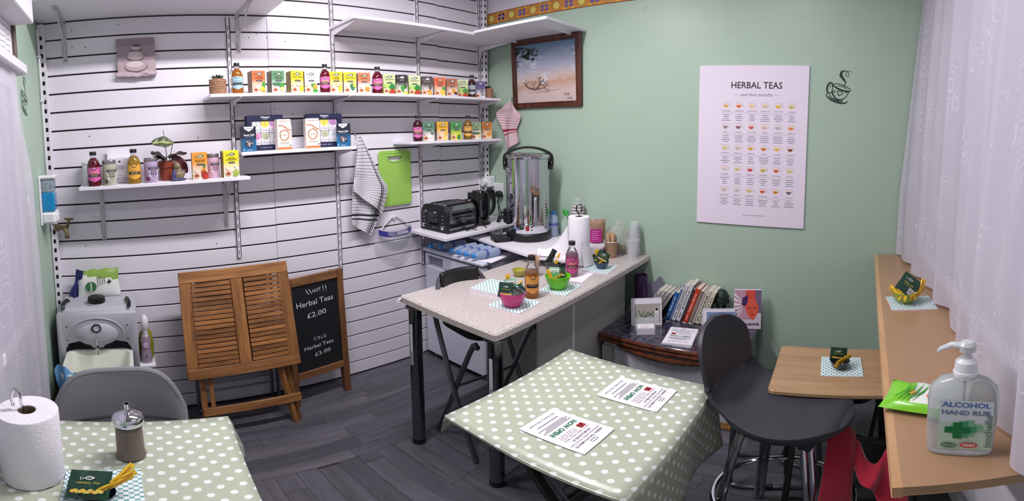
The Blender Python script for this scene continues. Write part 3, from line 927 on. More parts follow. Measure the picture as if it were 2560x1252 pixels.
def glassy(name, rgb, tr=.45): return mat(name, rgb, .06, var=.06, scale=20, trans=tr, ior=1.4, coat=.4)
CLEAR = mat('clear_glass', (226, 232, 236), .04, var=.01, trans=.93, ior=1.3)
def bottle(label, loc, liq, lname, lab, band, group=None, h=.158, r=.0300, rot=0, txt='', fill=.80, labx=None):
    t = thing('drink_bottle', label, 'bottle', loc, rot=(0, 0, R(-rot)), group=group)
    zf = h * fill
    body = [(0, 0), (r * .86, 0), (r * .95, .004), (r * .93, h * .04), (r, h * .10), (r, h * .52), (r * .96, h * .62), (r * .72, h * .74), (r * .42, h * .81)]
    b = MB(); lm = glassy('juice_%s' % lname, liq)
    b.lathe([q for q in body if q[1] <= zf * 1.001] + ([(0, zf)] if zf < h * .8 else [(r * .42, h * .815), (0, h * .815)]), 20, lm)
    ob('liquid', b, t)
    up = [q for q in body if q[1] > zf - h * .12] + [(r * .40, h * .87), (r * .44, h * .885), (r * .44, h * .90), (0, h * .90)]
    ob('glass_neck', MB(CLEAR).lathe([(q[0] * 1.01, q[1]) for q in up], 20), t)
    cp = MB(mat('bottle_cap_black', (34, 28, 34), .35))
    cp.lathe([(0, h * .895), (r * .50, h * .895), (r * .51, h * .91), (r * .51, h * .985), (r * .46, h), (0, h)], 20)
    ob('cap', cp, t)
    R_ = r * 1.008
    p = Print((0, 0, 0), (1, 0, 0), (0, 0, 1), eps=.0003, curve=R_)
    w = r * 1.05
    lm = C(*lab)
    p.rect(-w, h * .20, w, h * .545, lm, True)
    n = 10
    for i in range(n):
        x0 = -w + 2 * w * i / n; x1 = -w + 2 * w * (i + 1) / n
        f = lambda x: h * .20 - (1 - abs(x) / w) * h * .075
        p.mb.add([p.P(x0, f(x0)), p.P(x1, f(x1)), p.P(x1, h * .20), p.P(x0, h * .20)], [(0, 1, 2, 3)], lm)
    p.k += 1
    p.rect(-w * .85, h * .27, w * .85, h * .35, C(*band), True)
    p.poly([(-w * .42, h * .545), (-w * .30, h * .50), (0, h * .465), (w * .30, h * .50), (w * .42, h * .545)][::1], C(*band)); p.text('Radnor', 0, h * .515, .006, WH, fit=w * .5)
    for i in range(5): p.oval(-w * .5 + i * w * .25, h * .39 + (i % 2) * h * .02, .006, .009, C(*(labx or (214, 180, 110))), 8, False)
    p.k += 1
    if txt:
        for i, q in enumerate(txt.split('|')): p.text(q, 0, h * (.325 - .032 * i), .0055, C(232, 214, 160), fit=w * 1.1)
    p.done('label', t)
    return t
PINKL = (214, 106, 172); REDL = (112, 14, 36); DK = (38, 28, 40)
ZS = 1.8322
def woven_pot(label, loc, s=1.0):
    t = thing('succulent_pot', label, 'potted plant', loc)
    rope = mat('seagrass_rope', (164, 124, 98), .85, var=.55, scale=130, bump=.6, bscale=300)
    b = MB(rope); r = .040 * s
    for i in range(9):
        rr = r * (1 + .015 * math.sin(i * 2.1))
        b.tube([(rr * math.cos(a) + .0008 * math.sin(9 * a + i), rr * math.sin(a), .0045 * s + i * .0088 * s + .0012 * math.sin(7 * a + i * 2)) for a in [2 * math.pi * k / 28 for k in range(28)]], .0054 * s, 6, closed=True)
    b.lathe([(0, 0), (r, 0), (r, .004), (r, .078 * s), (r * .85, .078 * s), (r * .85, .068 * s), (0, .068 * s)], 20)
    ob('woven_basket', b, t)
    lf = MB(mat('succulent_green', (62, 78, 74), .6, var=.15)); rg_ = random.Random(5)
    for ring, (n, el, L) in enumerate(((9, 15, .040), (8, 38, .036), (6, 60, .030), (4, 80, .026))):
        for i in range(n):
            a = 2 * math.pi * (i + ring * .5) / n; e = R(el + 14 + rg_.uniform(-6, 6))
            d = Vector((math.cos(a) * math.cos(e), math.sin(a) * math.cos(e), math.sin(e)))
            o_ = Vector((0, 0, .076 * s)) + Vector((d.x, d.y, 0)) * .006
            lf.tube([o_, o_ + d * L * .5 * s, o_ + d * L * s], [.004 * s, .0055 * s, .0006], 6, flat=.6)
    ob('succulent_leaves', lf, t)
    return t
woven_pot('woven rope pot with succulent at the left end of the long shelf', (.492, 2.275, ZS))
woven_pot('woven rope pot with succulent at the corner end of the long shelf', (2.385, 2.315, ZS), .95)
G1 = 'juice bottles between the tea boxes'
bottle('pale blue labelled amber bottle beside the woven rope pot', (.592, 2.262, ZS), (176, 104, 24), 'amber', (168, 200, 222), (62, 78, 86), G1, .162, .0305, 10, '', labx=(150, 170, 180))
bottle('red bottle with pink label after the white peach tea box', (1.078, 2.250, ZS), REDL, 'red', PINKL, DK, G1, .160, .0285, 22, 'HIBISCUS|MINT')
bottle('red bottle with pink label beside the lime box mid shelf', (1.425, 2.268, ZS), REDL, 'red', PINKL, DK, G1, .162, .032, 32, 'HIBISCUS|MINT')
bottle('dark brown bottle with grey label near the purple tea box', (2.212, 2.30, ZS), (78, 44, 36), 'brown', (178, 184, 196), (46, 48, 52), G1, .162, .030, 40, '', labx=(160, 160, 150))
O, Gn, Y_, Rd, Br = (222, 150, 40), (70, 150, 62), (236, 196, 60), (178, 56, 44), (120, 78, 50)
TB = [  # x, y, rot, top, bottom, name, lines, foods, label, kw
 (.700, 2.282, -6, (222, 110, 62), (238, 206, 182), 'orange', ['TURMERIC', '& GINGER'], [(Gn, .026, .36, .018, .045), (Y_, .018, .2, .030, .022), (O, .026, .12, .018, .014)], 'orange and cream ginger tea box next to the blue label bottle', {}),
 (.806, 2.282, -6, (96, 142, 104), (214, 224, 228), 'green', ['GREEN TEA', '& GINGER'], [((70, 118, 84), 0, .40, .070, .018), (Gn, .020, .33, .03, .028), ((226, 198, 130), .020, .18, .024, .024)], 'dark green to white ginger tea box, second from the rope pot', {'side': (130, 118, 100)}),
 (.914, 2.282, -5, (232, 198, 44), (238, 214, 190), 'yellow', ['LEMON & GINGER'], [((222, 196, 180), .012, .38, .035, .022), (Y_, .022, .20, .026, .036)], 'bright yellow tea box with a pale drawing, third from the rope pot', {'side': (160, 140, 60)}),
 (.994, 2.284, -3, (234, 230, 238), (240, 220, 176), 'white', ['BLACK TEA'], [(Gn, .014, .36, .030, .022), ((240, 160, 60), .024, .28, .026, .030), (Gn, .022, .08, .028, .026)], 'white tea box with oranges left of the first pink labelled bottle', {'tcol': C(140, 120, 110)}),
 (1.150, 2.278, 12, (234, 200, 40), (238, 218, 190), 'yellow_b', ['CAMOMILE', '& HONEY'], [((228, 190, 160), .014, .38, .032, .024), ((240, 190, 60), .022, .20, .024, .036)], 'yellow and cream tea box right of the first pink labelled bottle', {}),
 (1.240, 2.280, 15, (236, 204, 48), (240, 236, 214), 'yellow_c', ['LEMON & MINT'], [((60, 120, 74), .014, .30, .030, .038), ((190, 196, 80), .026, .38, .02, .03)], 'yellow tea box showing dark green herbs in the bottom corner', {}),
 (1.332, 2.280, 16, (196, 122, 82), (240, 232, 224), 'clay', ['CINNAMON'], [((226, 150, 70), .016, .26, .032, .018), ((216, 138, 60), .018, .16, .028, .018)], 'clay brown tea box left of the second pink labelled bottle', {}),
 (1.506, 2.280, 22, (196, 212, 152), (150, 196, 60), 'lime', ['LEMONGRASS'], [((40, 128, 66), .018, .38, .034, .034), (Rd, .018, .12, .036, .034)], 'lime green tea box just right of the second pink labelled bottle', {}),
 (1.596, 2.280, 24, (40, 40, 38), (206, 204, 190), 'black', ['ASSAM'], [(Gn, .006, .3, .022, .04), ((60, 98, 54), .022, .42, .018, .03), ((214, 214, 80), .022, .06, .03, .018)], 'black and cream tea box with green leaves on the long shelf', {'lc': C(150, 150, 146), 'tcol': C(190, 186, 180), 'side': (60, 56, 50)}),
 (1.695, 2.282, 26, (206, 216, 168), (152, 200, 56), 'lime_b', ['LEMONGRASS'], [((34, 130, 66), .018, .38, .034, .034), (Rd, .018, .12, .036, .034)], 'lime green tea box standing between the black and charcoal ones', {}),
 (1.796, 2.284, 28, (70, 62, 62), (216, 202, 196), 'charcoal', ['EARL GREY'], [((90, 92, 80), .020, .44, .020, .034), (O, .012, .24, .03, .012), ((226, 160, 60), .018, .10, .03, .022)], 'charcoal and pink tea box left of the bright orange one', {'lc': C(150, 144, 142), 'tcol': C(190, 180, 176)}),
 (1.902, 2.286, 30, (226, 104, 62), (236, 204, 178), 'orange_b', ['TURMERIC', '& GINGER'], [(Gn, .026, .38, .018, .040), (Y_, .016, .22, .030, .026), ((220, 200, 90), .026, .07, .022, .014)], 'bright orange tea box right of the charcoal one', {}),
 (2.012, 2.290, 33, (176, 106, 78), (232, 206, 190), 'tan', ['ROOIBOS'], [(O, .010, .30, .024, .028), ((74, 44, 36), .024, .18, .022, .02), ((190, 180, 214), .014, .05, .03, .016)], 'tan brown tea box between the orange and lime ones near the corner', {}),
 (2.118, 2.300, 35, (204, 214, 166), (158, 200, 62), 'lime_c', ['LEMONGRASS'], [((70, 140, 70), .018, .38, .034, .034), (Rd, .018, .12, .036, .034)], 'lime green tea box beside the dark brown bottle near the corner', {}),
 (2.296, 2.310, 38, (102, 86, 140), (214, 208, 222), 'violet', ['LAVENDER'], [((120, 120, 124), .014, .38, .028, .026), ((150, 150, 150), .016, .20, .026, .04), ((226, 226, 232), .02, .06, .03, .016)], 'purple and white tea box beside the corner woven pot', {'lc': C(74, 66, 90), 'tcol': C(80, 70, 110)}),
]
for x, y, ro, a, b_, nm, li, fo, la, kw in TB: tea_box(la, x, y, ZS, ro * .9, a, b_, nm, li, fo, group='tea boxes on the long shelf', **kw)
Z4 = 1.5432
bottle('dark purple bottle with pink label at the end of the shelf above the toaster', (1.705, 2.262, Z4), (74, 10, 34), 'plum', PINKL, DK, 'bottles above the toaster', .162, .0315, 34, 'HIBISCUS|MINT')
bottle('amber bottle with orange label among boxes above the toaster', (2.138, 2.268, Z4), (160, 120, 48), 'gold', (232, 172, 88), DK, 'bottles above the toaster', .164, .0305, 38, 'GINGER')
for x, y, ro, a, b_, nm, li, fo, la, kw in [
 (1.798, 2.285, 26, (92, 136, 112), (226, 222, 214), 'sage', ['PEPPERMINT'], [((232, 232, 224), .012, .26, .034, .030), ((110, 122, 100), .022, .40, .02, .022)], 'grey green tea box next to the dark purple bottle', {}),
 (1.918, 2.288, 29, (232, 176, 50), (238, 214, 190), 'amber_y', ['TURMERIC TEA'], [((240, 180, 80), .022, .40, .02, .03), ((236, 208, 110), .016, .16, .028, .04)], 'orange and yellow tea box second from the dark purple bottle', {}),
 (2.040, 2.290, 32, (76, 150, 84), (224, 220, 64), 'meadow', ['GREEN TEA', '& MINT'], [(Gn, .020, .16, .022, .04), ((60, 120, 60), .014, .12, .02, .016)], 'green fading to yellow tea box left of the amber bottle', {}),
 (2.238, 2.300, 35, (140, 164, 124), (228, 226, 218), 'moss', ['SAGE'], [((70, 104, 76), .0, .34, .060, .014), ((226, 200, 130), .020, .20, .024, .024)], 'pale moss green tea box right of the amber bottle', {}),
 (2.352, 2.305, 37, (196, 120, 48), (236, 206, 170), 'rust', ['ROOIBOS'], [((224, 140, 60), .014, .26, .034, .026), (O, .022, .38, .014, .024)], 'rusty orange tea box by the red checked towel', {})]:
    tea_box(la, x, y, Z4, ro * .9, a, b_, nm, li, fo, group='tea boxes above the toaster', **kw)

# middle shelf
Z2 = 1.5332
NAVY = mat('navy_card', (32, 36, 68), .4); NAVYD = C(26, 26, 48)
def gift(label, x, y, ro, w):
    t = thing('tea_gift_box', label, 'gift box', (x, y, Z2), rot=(R(-3), 0, R(-ro)), group='navy tea gift boxes')
    h, d = .186, .05
    b = MB(NAVY)
    b.box((0, 0, h / 2), (w, d * .6, h), bev=.001)
    for s_ in (-1, 1): b.box((s_ * (w / 2 - .013), -d * .4, h / 2), (.026, d * .3, h), bev=.001)
    b.box((0, -d * .4, h - .014), (w - .05, d * .3, .028)); b.box((0, -d * .4, .013), (w - .05, d * .3, .026))
    ob('box_frame', b, t)
    cols = [[(206, 208, 210), (222, 206, 84), (176, 128, 176)], [(216, 140, 182), (178, 182, 150), (206, 212, 222)]]
    cw = (w - .056) / 3
    for r_ in range(2):
        for c_ in range(3):
            cx = -w / 2 + .028 + cw * (c_ + .5); cz = .026 + .066 * (1 - r_) + .033
            s_ = ob('sachet', MB(CARDW).box((0, -d * .34, 0), (cw - .002, .008, .064), bev=.002), t, loc=(cx, 0, cz))
            p = Print((0, -d * .34 - .0042, 0), (1, 0, 0), (0, 0, 1)); cc = C(*cols[r_][c_])
            p.poly([(-cw * .44, .030), (-cw * .44, .008), (-cw * .2, -.004), (cw * .2, -.004), (cw * .44, .008), (cw * .44, .030)], cc)
            p.oval(0, .022, .006, .004, C(90, 90, 90), 8, False); p.text('Tea', 0, .010, .009, C(80, 78, 90), shear=.3)
            for q in range(9): p.line([(-cw * .4 + q * cw * .1, -.026 + (q * 7 % 5) * .004), (-cw * .35 + q * cw * .1, -.018 + (q * 5 % 3) * .004), (-cw * .30 + q * cw * .1, -.024)], .0011, C(84, 82, 96), False)
            p.done('print', s_)
    p = Print((0, -d * .55 - .0004, 0), (1, 0, 0), (0, 0, 1))
    p.text('Whittard', -.0, h - .011, .013, WH, bold=.02, up=False); p.text('CHELSEA 1886', 0, h - .021, .0045, WH, up=False); p.text('Tea   Discovery   Collection', 0, .014, .006, WH, up=False)
    p.done('print', t)
gift('navy gift box of tea sachets behind the left dark blue tea box', .745, 2.328, -3, .205)
gift('navy gift box of tea sachets behind the right dark blue tea box', 1.095, 2.328, 4, .212)
def chili(label, x, y, ro):
    w, h, d = .075, .128, .05
    t = thing('tea_box', label, 'tea box', (x, y, Z2), rot=(0, 0, R(-ro)), group='dark blue chili tea boxes')
    b = MB(grad('chili', (36, 40, 58), (36, 104, 150), .05, .075), sidemat('chili', (60, 110, 140))); b.box((0, 0, h / 2), (w, d, h), bev=.001)
    ob('carton', b, t)
    p = Print((0, -d / 2 - .0002, 0), (1, 0, 0), (0, 0, 1))
    p.poly([(-.026, h - .001), (-.022, h - .012), (-.012, h - .019), (0, h - .026), (.012, h - .019), (.022, h - .012), (.026, h - .001)], WH)
    p.text('YOGI TEA', 0, h - .011, .009, BLK, fit=.034, bold=.02); p.text('Sweet Chili', 0, h * .66, .012, WH, fit=.055, bold=.03, up=False)
    p.line([(-.022, h * .59), (.022, h * .59)], .0015, C(170, 180, 200)); p.oval(0, h * .33, .048, .044, C(40, 54, 84), 20); p.oval(0, h * .33, .04, .036, C(74, 104, 130), 20)
    for i in range(8): p.oval(.015 * math.cos(i * .8), h * .33 + .013 * math.sin(i * .8), .009, .009, C(*((180, 170, 160), (60, 50, 70), (120, 80, 80))[i % 3]), 7, False)
    p.k += 1; p.oval(0, h * .33, .014, .018, C(200, 190, 196), 10); p.line([(-.01, h * .36), (.01, h * .36)], .003, Rd_ := C(150, 40, 50))
    p.oval(-.028, .010, .008, .010, C(160, 196, 220), 10, False); p.text('ORGANIC', 0, .007, .006, WH, up=False)
    p.done('print', t)
chili('dark blue chili tea box at the left end of the middle shelf', .634, 2.262, 4)
chili('dark blue chili tea box at the right end of the middle shelf', 1.187, 2.262, 34)
def wreath(label, x, y, ro):
    t = thing('tea_packet', label, 'tea packet', (x, y, Z2), rot=(0, 0, R(-ro)), group='cream packets with an orange leaf wreath')
    w, h, d = .080, .160, .048
    b = MB(mat('cream_card', (236, 220, 210), .5)); b.prism([(-w / 2, 0), (w / 2, 0), (w / 2, h * .72), (w / 2 - .005, h), (-w / 2 + .002, h), (-w / 2, h * .72)], -d / 2, d / 2, M=Matrix(((1, 0, 0, 0), (0, 0, 1, 0), (0, 1, 0, 0), (0, 0, 0, 1))), bev=.001)
    ob('packet', b, t)
    p = Print((0, -d / 2 - .0003, 0), (1, 0, 0), (0, 0, 1)); OR = C(222, 124, 72)
    p.rect(-w / 2 + .001, .001, w / 2 - .001, .013, OR); p.text('HAMPSTEAD TEA', 0, h * .93, .007, C(120, 96, 96), fit=.058, up=False)
    rg_ = random.Random(3)
    for i in range(40):
        a = 2 * math.pi * i / 40; rr = .026 + rg_.uniform(-.003, .003)
        cx, cz = rr * math.cos(a), h * .48 + rr * 1.05 * math.sin(a)
        p.line([(cx, cz), (cx + .006 * math.cos(a + 1.9), cz + .006 * math.sin(a + 1.9))], [.0048, .0015], rg_.choice((OR, C(196, 96, 56), C(214, 150, 90), C(150, 100, 60))), False)
    for i in range(22):
        f = i / 21; p.line([(-.034 + f * .066, h * .78 + .006 * math.sin(f * 5) - f * .018), (-.028 + f * .066, h * .79 + .006 * math.sin(f * 5) - f * .020)], [.005, .002], rg_.choice((OR, C(206, 116, 66))), False)
    p.k += 1; p.text('TURMERIC', 0, h * .48, .0065, OR, fit=.032, up=False); p.line([(-.024, h * .22), (.024, h * .22)], .0015, C(150, 130, 130), False); p.oval(.030, .022, .01, .005, C(90, 80, 70), 8)
    p.done('print', t)
wreath('cream packet with orange wreath in front of the left navy gift box', .826, 2.258, 2)
wreath('cream packet with orange wreath in front of the right navy gift box', .990, 2.258, 8)

# low shelf
Z3 = 1.4082
bottle('red bottle with pink label at the left end of the low shelf', (-.157, 2.262, Z3), (104, 10, 28), 'cherry', (220, 104, 170), DK, None, .172, .0345, -6, 'HIBISCUS|MINT')
bottle('golden bottle with orange label in front of the honey box', (.044, 2.268, Z3), (176, 134, 40), 'honey', (236, 172, 66), DK, None, .172, .0345, 0, 'ORANGE|GINGER')
def jar(label, x, y, lid, base, spl, word, badge, ro=0):
    t = thing('tea_jar', label, 'jar', (x, y, Z3), rot=(0, 0, R(-ro)), group='screw lid jars on the low shelf')
    r, h = .036, .124
    ob('jar_body', MB(mat('jar_%s' % word.lower(), base, .15, var=.25, scale=45, coat=.5)).lathe([(0, 0), (r * .93, 0), (r, .006), (r, h * .80), (r * .93, h * .84), (r * .93, h * .86), (0, h * .86)], 24), t)
    ob('lid', MB(mat('jar_lid_grey', (150, 142, 150), .3, .7)).lathe([(0, h * .86), (r * .97, h * .86), (r * .97, h * .97), (r * .93, h), (0, h)], 24), t)
    p = Print((0, 0, 0), (1, 0, 0), (0, 0, 1), eps=.0003, curve=r)
    for i in range(7): p.line([(-.034 + i * .011, .02 + (i % 3) * .012), (-.028 + i * .011, .05 + (i % 2) * .012), (-.034 + i * .013, .088)], .0018, C(*spl), False)
    p.k += 1
    p.poly([(-.008, .034), (.004, .020), (.018, .016), (.032, .022), (.040, .040), (.040, .066), (-.012, .066)], WH); p.rect(-.012, .066, .040, .078, C(78, 66, 80))
    p.text('TWININGS', .014, .072, .006, WH, fit=.036, up=False); p.text('loose', .014, .057, .012, C(70, 60, 84), up=False); p.text(word, .012, .044, .011, C(60, 52, 70), fit=.048, up=False)
    p.line([(-.006, .034), (.034, .034)], .001, GREYINK, False); p.line([(0, .028), (.03, .028)], .001, GREYINK, False); p.oval(-.018, .020, .020, .022, C(*badge), 16)
    p.done('label', t)
jar('pale green labelled glass jar between the red and golden bottles', -.080, 2.268, 0, (176, 178, 156), (150, 156, 120), 'RADIANT', (82, 92, 58))
jar('lilac labelled glass jar left of the terracotta plant pot', .128, 2.268, 0, (176, 156, 186), (120, 96, 140), 'AND BE', (120, 34, 96), 4)
jar('pink labelled glass jar between the two yellow tea boxes', .446, 2.292, 0, (206, 166, 190), (190, 110, 150), 'VITALITY', (206, 166, 190), 6)
# honey box and white tub behind
t = thing('honey_box', 'white honey stick box with raised lid behind the golden bottle', 'box', (-.030, 2.355, Z3))
ob('carton', MB(CARDW).box((0, 0, .066), (.124, .075, .132), bev=.001), t)
ob('lid_flap', MB(CARDW).box((0, .037, .156), (.122, .002, .048), rot=(R(-6), 0, 0)), t)
p = Print((0, -.0378, 0), (1, 0, 0), (0, 0, 1)); GY = C(90, 84, 98)
p.poly([(-.045, .131), (-.038, .124), (-.012, .124), (-.005, .131)], WH, False); p.poly([(.018, .131), (.024, .125), (.048, .125), (.054, .131)], WH)
p.oval(.002, .112, .014, .009, BLK, 8, False); p.text('PURE BEE', .004, .089, .010, GY, fit=.036, up=False); p.text('HONEY', .004, .077, .017, C(70, 62, 78), fit=.056, up=False); p.text('SINGLE 12g', .004, .066, .006, GY, fit=.034, up=False)
p.line(arc(.002, .051, .007, 0, 360, 14), .001, GY, False); p.text('Honeyville', .002, .041, .006, GY, fit=.026, up=False)
for i in range(5): p.line([(-.02, .030 - i * .0045), (.04, .030 - i * .0045)], .001, GY, False)
for i in range(14): p.line([(-.012 + i * .0026, .001), (-.012 + i * .0026, .007)], .0012, BLK, False)
p.done('print', t)
t = thing('white_tub', 'small white tub behind the red bottle on the low shelf', 'tub', (-.196, 2.37, Z3))
ob('tub', MB(WHITEP).lathe([(0, 0), (.024, 0), (.030, .105), (.030, .108), (0, .108)], 20), t); ob('lid', MB(WHITEP).lathe([(0, .108), (.033, .108), (.033, .118), (0, .118)], 20), t)
# prayer plant
t = thing('prayer_plant', 'striped leaf prayer plant in a terracotta pot', 'potted plant', (.214, 2.335, Z3))
ob('pot', MB(mat('terracotta_plastic', (138, 62, 38), .5, var=.06)).lathe([(0, 0), (.034, 0), (.041, .068), (.046, .068), (.048, .094), (.045, .096), (.043, .094), (.042, .084), (0, .084)], 24), t)
ob('soil', MB(mat('potting_soil', (40, 30, 24), .95, var=.3, scale=80, bump=.8)).lathe([(0, .0845), (.0415, .0845), (.0415, .0862), (0, .0862)], 20), t)
def leafmat(nm, base, vein, edge):
    key = 'leaf_' + nm
    if key in MATS: return MATS[key]
    tt = NT(key); uv = tt.coord('UV'); sp = tt.n.new('ShaderNodeSeparateXYZ'); tt.link(uv, sp.inputs[0])
    av = tt.math('ABSOLUTE', tt.math('SUBTRACT', sp.outputs[1], .5))
    st = tt.math('SINE', tt.math('MULTIPLY', tt.math('SUBTRACT', sp.outputs[0], tt.math('MULTIPLY', av, .5)), 46))
    f = tt.math('MULTIPLY', tt.math('GREATER_THAN', st, .45), .55)
    mid = tt.math('LESS_THAN', tt.math('ADD', av, tt.math('MULTIPLY', tt.math('SINE', tt.math('MULTIPLY', sp.outputs[0], 60)), .03)), .10)
    c_ = tt.mix(f, lin(base), lin(vein)); c_ = tt.mix(mid, c_, lin(edge))
    tt.link(c_, tt.b.inputs['Base Color']); tt.b.inputs['Roughness'].default_value = .38
    MATS[key] = tt.m
    return tt.m
def leafobj(parent, base, tip, w, mt, curl=.25, nrm=(0, -.3, 1), name='leaf', nv=8, nu=12, notch=.0):
    base, tip = Vector(base), Vector(tip); ax = tip - base; L = ax.length; d = ax.normalized(); n = Vector(nrm).normalized(); s_ = d.cross(n).normalized(); n = s_.cross(d).normalized()
    def fn(u, v):
        wd = w * math.sin(math.pi * min(u * .96 + .02, 1)) ** .7
        q = (v - .5)
        return base + d * L * u + s_ * q * wd + n * (abs(q) * curl * w * (1 if curl > 0 else 1) + .06 * L * math.sin(math.pi * u) + .004 * math.sin(u * 12 + v * 3))
    mb = MB(mt); mb.grid(fn, nu, nv, uvfn=lambda u, v: (u, v))
    me = mesh(name, mb, recalc=False, ang=60)
    o = ob(name, me, parent); md = o.modifiers.new('thickness', 'SOLIDIFY'); md.thickness = .0012
    return o
LM = leafmat('prayer', (74, 84, 52), (40, 46, 30), (158, 166, 96)); LD = leafmat('dark', (44, 40, 34), (30, 26, 22), (70, 74, 44)); LR = leafmat('maroon', (74, 24, 28), (50, 16, 20), (98, 40, 40))
leafobj(t, (.040, -.030, .188), (-.075, -.045, .196), .066, LM, .12, (.1, -1, .75))
leafobj(t, (-.004, -.01, .108), (-.085, -.05, .140), .060, LD, .3, (0, -.5, 1)); leafobj(t, (-.004, -.02, .100), (-.075, -.075, .112), .060, LD, .3, (0, -.5, 1))
leafobj(t, (.008, -.01, .110), (.105, -.03, .128), .060, LD, .35, (0, -.2, 1)); leafobj(t, (.03, -.02, .128), (.100, -.04, .035), .065, LR, .2, (-.3, -1, .2))
st = MB(mat('plant_stem', (70, 62, 56), .6))
st.tube([(0, 0, .08), (.002, -.01, .12), (-.004, -.012, .190), (-.008, -.008, .262)], [.0022, .0022, .0018, .0014], 6)
for q in ((-.03, -.03, .118), (.05, -.015, .118), (-.04, -.03, .105), (.03, -.02, .126), (.034, -.028, .186)): st.tube([(0, 0, .08), (q[0] * .4, q[1] * .6, .10), q], .0018, 6)
ob('stems', st, t)
# seated laughing buddha
STN = mat('aged_stone_tan', (132, 118, 92), .5, var=.2, scale=90); ROBE = mat('robe_blue_glaze', (66, 66, 112), .25, var=.3, scale=70, coat=.5)
t = thing('buddha_figurine', 'small seated laughing buddha figurine in a blue robe', 'figurine', (.263, 2.262, Z3), rot=(0, 0, R(8)))
def lump(name, parent, mt, spheres, vox=.0022):
    """melt overlapping ellipsoids into one continuous surface"""
    mb = MB(mt)
    for c_, r_ in spheres: mb.ball(c_, r_ if isinstance(r_, tuple) else (r_,) * 3, 14)
    o = ob(name, mb, parent, ang=80)
    md = o.modifiers.new('melt', 'REMESH'); md.mode = 'VOXEL'; md.voxel_size = vox; md.use_smooth_shade = True
    sm_ = o.modifiers.new('soften', 'SMOOTH'); sm_.factor = .5; sm_.iterations = 4
    return o
lump('body', t, STN, [((0, -.002, .024), (.030, .022, .024)), ((0, -.008, .030), (.022, .018, .019)), ((0, -.001, .052), (.020, .016, .013)), ((-.004, -.004, .073), (.016, .015, .018)), ((-.004, -.014, .069), (.010, .006, .007)), ((-.019, -.002, .070), (.004, .004, .009)), ((.012, -.002, .070), (.004, .004, .009)), ((.024, -.006, .034), (.010, .012, .014)), ((-.004, -.017, .0735), (.0028, .004, .003))])
lump('robe', t, ROBE, [((-.024, -.006, .028), (.013, .018, .022)), ((-.016, -.012, .008), (.024, .018, .008)), ((.014, -.012, .007), (.026, .018, .007)), ((0, .012, .030), (.032, .012, .030)), ((-.018, .002, .050), (.010, .012, .010)), ((-.034, -.01, .006), (.012, .010, .005)), ((.020, .006, .046), (.012, .010, .010))])
p = Print((-.004, -.0198, 0), (1, 0, 0), (0, 0, 1), eps=.0006); p.line([(-.006, .066), (-.002, .0635), (.003, .0635), (.007, .066)], .0014, C(60, 44, 36), False); p.line([(-.008, .0775), (-.003, .077)], .0012, BLK, False); p.line([(.004, .077), (.008, .0775)], .0012, BLK, False)
p.done('face_lines', t)
tea_box('mango spice tea box with red fruit right of the buddha figurine', .372, 2.262, Z3, 4, (240, 160, 60), (240, 226, 210), 'mango', ['CHAI MANGO', 'SPICE TEA'], [((226, 150, 50), .018, .33, .026, .030), ((90, 130, 60), .022, .50, .012, .026), (Rd, .022, .17, .036, .040), ((206, 70, 60), .030, .10, .02, .03)], w=.076, h=.136, d=.062, group='tea boxes on the low shelf', lc=C(60, 110, 90), side=(210, 150, 60))
tea_box('yellow camomile tea box at the right end of the low shelf', .530, 2.262, Z3, -2, (232, 222, 44), (238, 232, 214), 'camomile', ['CAMOMILE', '& LEMONGRASS'], [((180, 196, 90), .022, .17, .034, .030), ((238, 236, 232), .020, .42, .010, .012), ((238, 236, 232), .028, .34, .010, .012), ((150, 180, 70), .020, .09, .03, .014)], w=.082, h=.136, d=.062, group='tea boxes on the low shelf', side=(170, 150, 60))

# ------------------------------------------------------------------ hangings on the slatted wall
def plate(name, outlines, th, bev, mt, parent, M=None, **kw):
    """flat plate cut from closed 2D outlines (inner ones become holes), lying in XZ, thickness along Y"""
    c = bpy.data.curves.new('t', 'CURVE'); c.dimensions = '2D'; c.fill_mode = 'BOTH'; c.extrude = th / 2 - bev; c.bevel_depth = bev; c.bevel_resolution = 1
    for pl in outlines:
        sp = c.splines.new('POLY'); sp.points.add(len(pl) - 1); sp.use_cyclic_u = True
        for i, q in enumerate(pl): sp.points[i].co = (q[0], q[1], 0, 1)
    o = bpy.data.objects.new('t', c); COL.objects.link(o)
    me = bpy.data.meshes.new_from_object(o.evaluated_get(bpy.context.evaluated_depsgraph_get()))
    bpy.data.objects.remove(o); bpy.data.curves.remove(c)
    me.name = name
    me.transform(Matrix.Rotation(R(90), 4, 'X'))
    me.materials.clear(); me.materials.append(mt); smooth_mesh(me, 30)
    return ob(name, me, parent, **kw)

def drape(L, Rr, nu, nv, yfn, s=1.0, uv0=(0, 0)):
    """cloth between two edge polylines [(a, z)...]; yfn(u, v) = distance out of the plane"""
    def samp(P, t):
        t = t * (len(P) - 1); i = min(int(t), len(P) - 2); f = t - i
        return (P[i][0] * (1 - f) + P[i + 1][0] * f, P[i][1] * (1 - f) + P[i + 1][1] * f)
    Ls = [(q.x, q.y) for q in bez([(a, b, 0) for a, b in L], 6)]; Rs = [(q.x, q.y) for q in bez([(a, b, 0) for a, b in Rr], 6)]
    def fn(u, v):
        a = samp(Ls, v); b = samp(Rs, v)
        return (a[0] * (1 - u) + b[0] * u, yfn(u, v), a[1] * (1 - u) + b[1] * u)
    w = max(abs(a[0] - b[0]) for a, b in zip(L, Rr)) * 1.25; h = abs(L[0][1] - L[-1][1]) * 1.1
    return fn, (lambda u, v: (uv0[0] + u * w * s, uv0[1] + v * h * s))
BCHK = checks('black_check_towel', (226, 222, 230), (52, 48, 62), .0150, .15, ((1, .38, .392), (1, .408, .418), (0, .245, .255), (0, .265, .275)), (34, 30, 44))
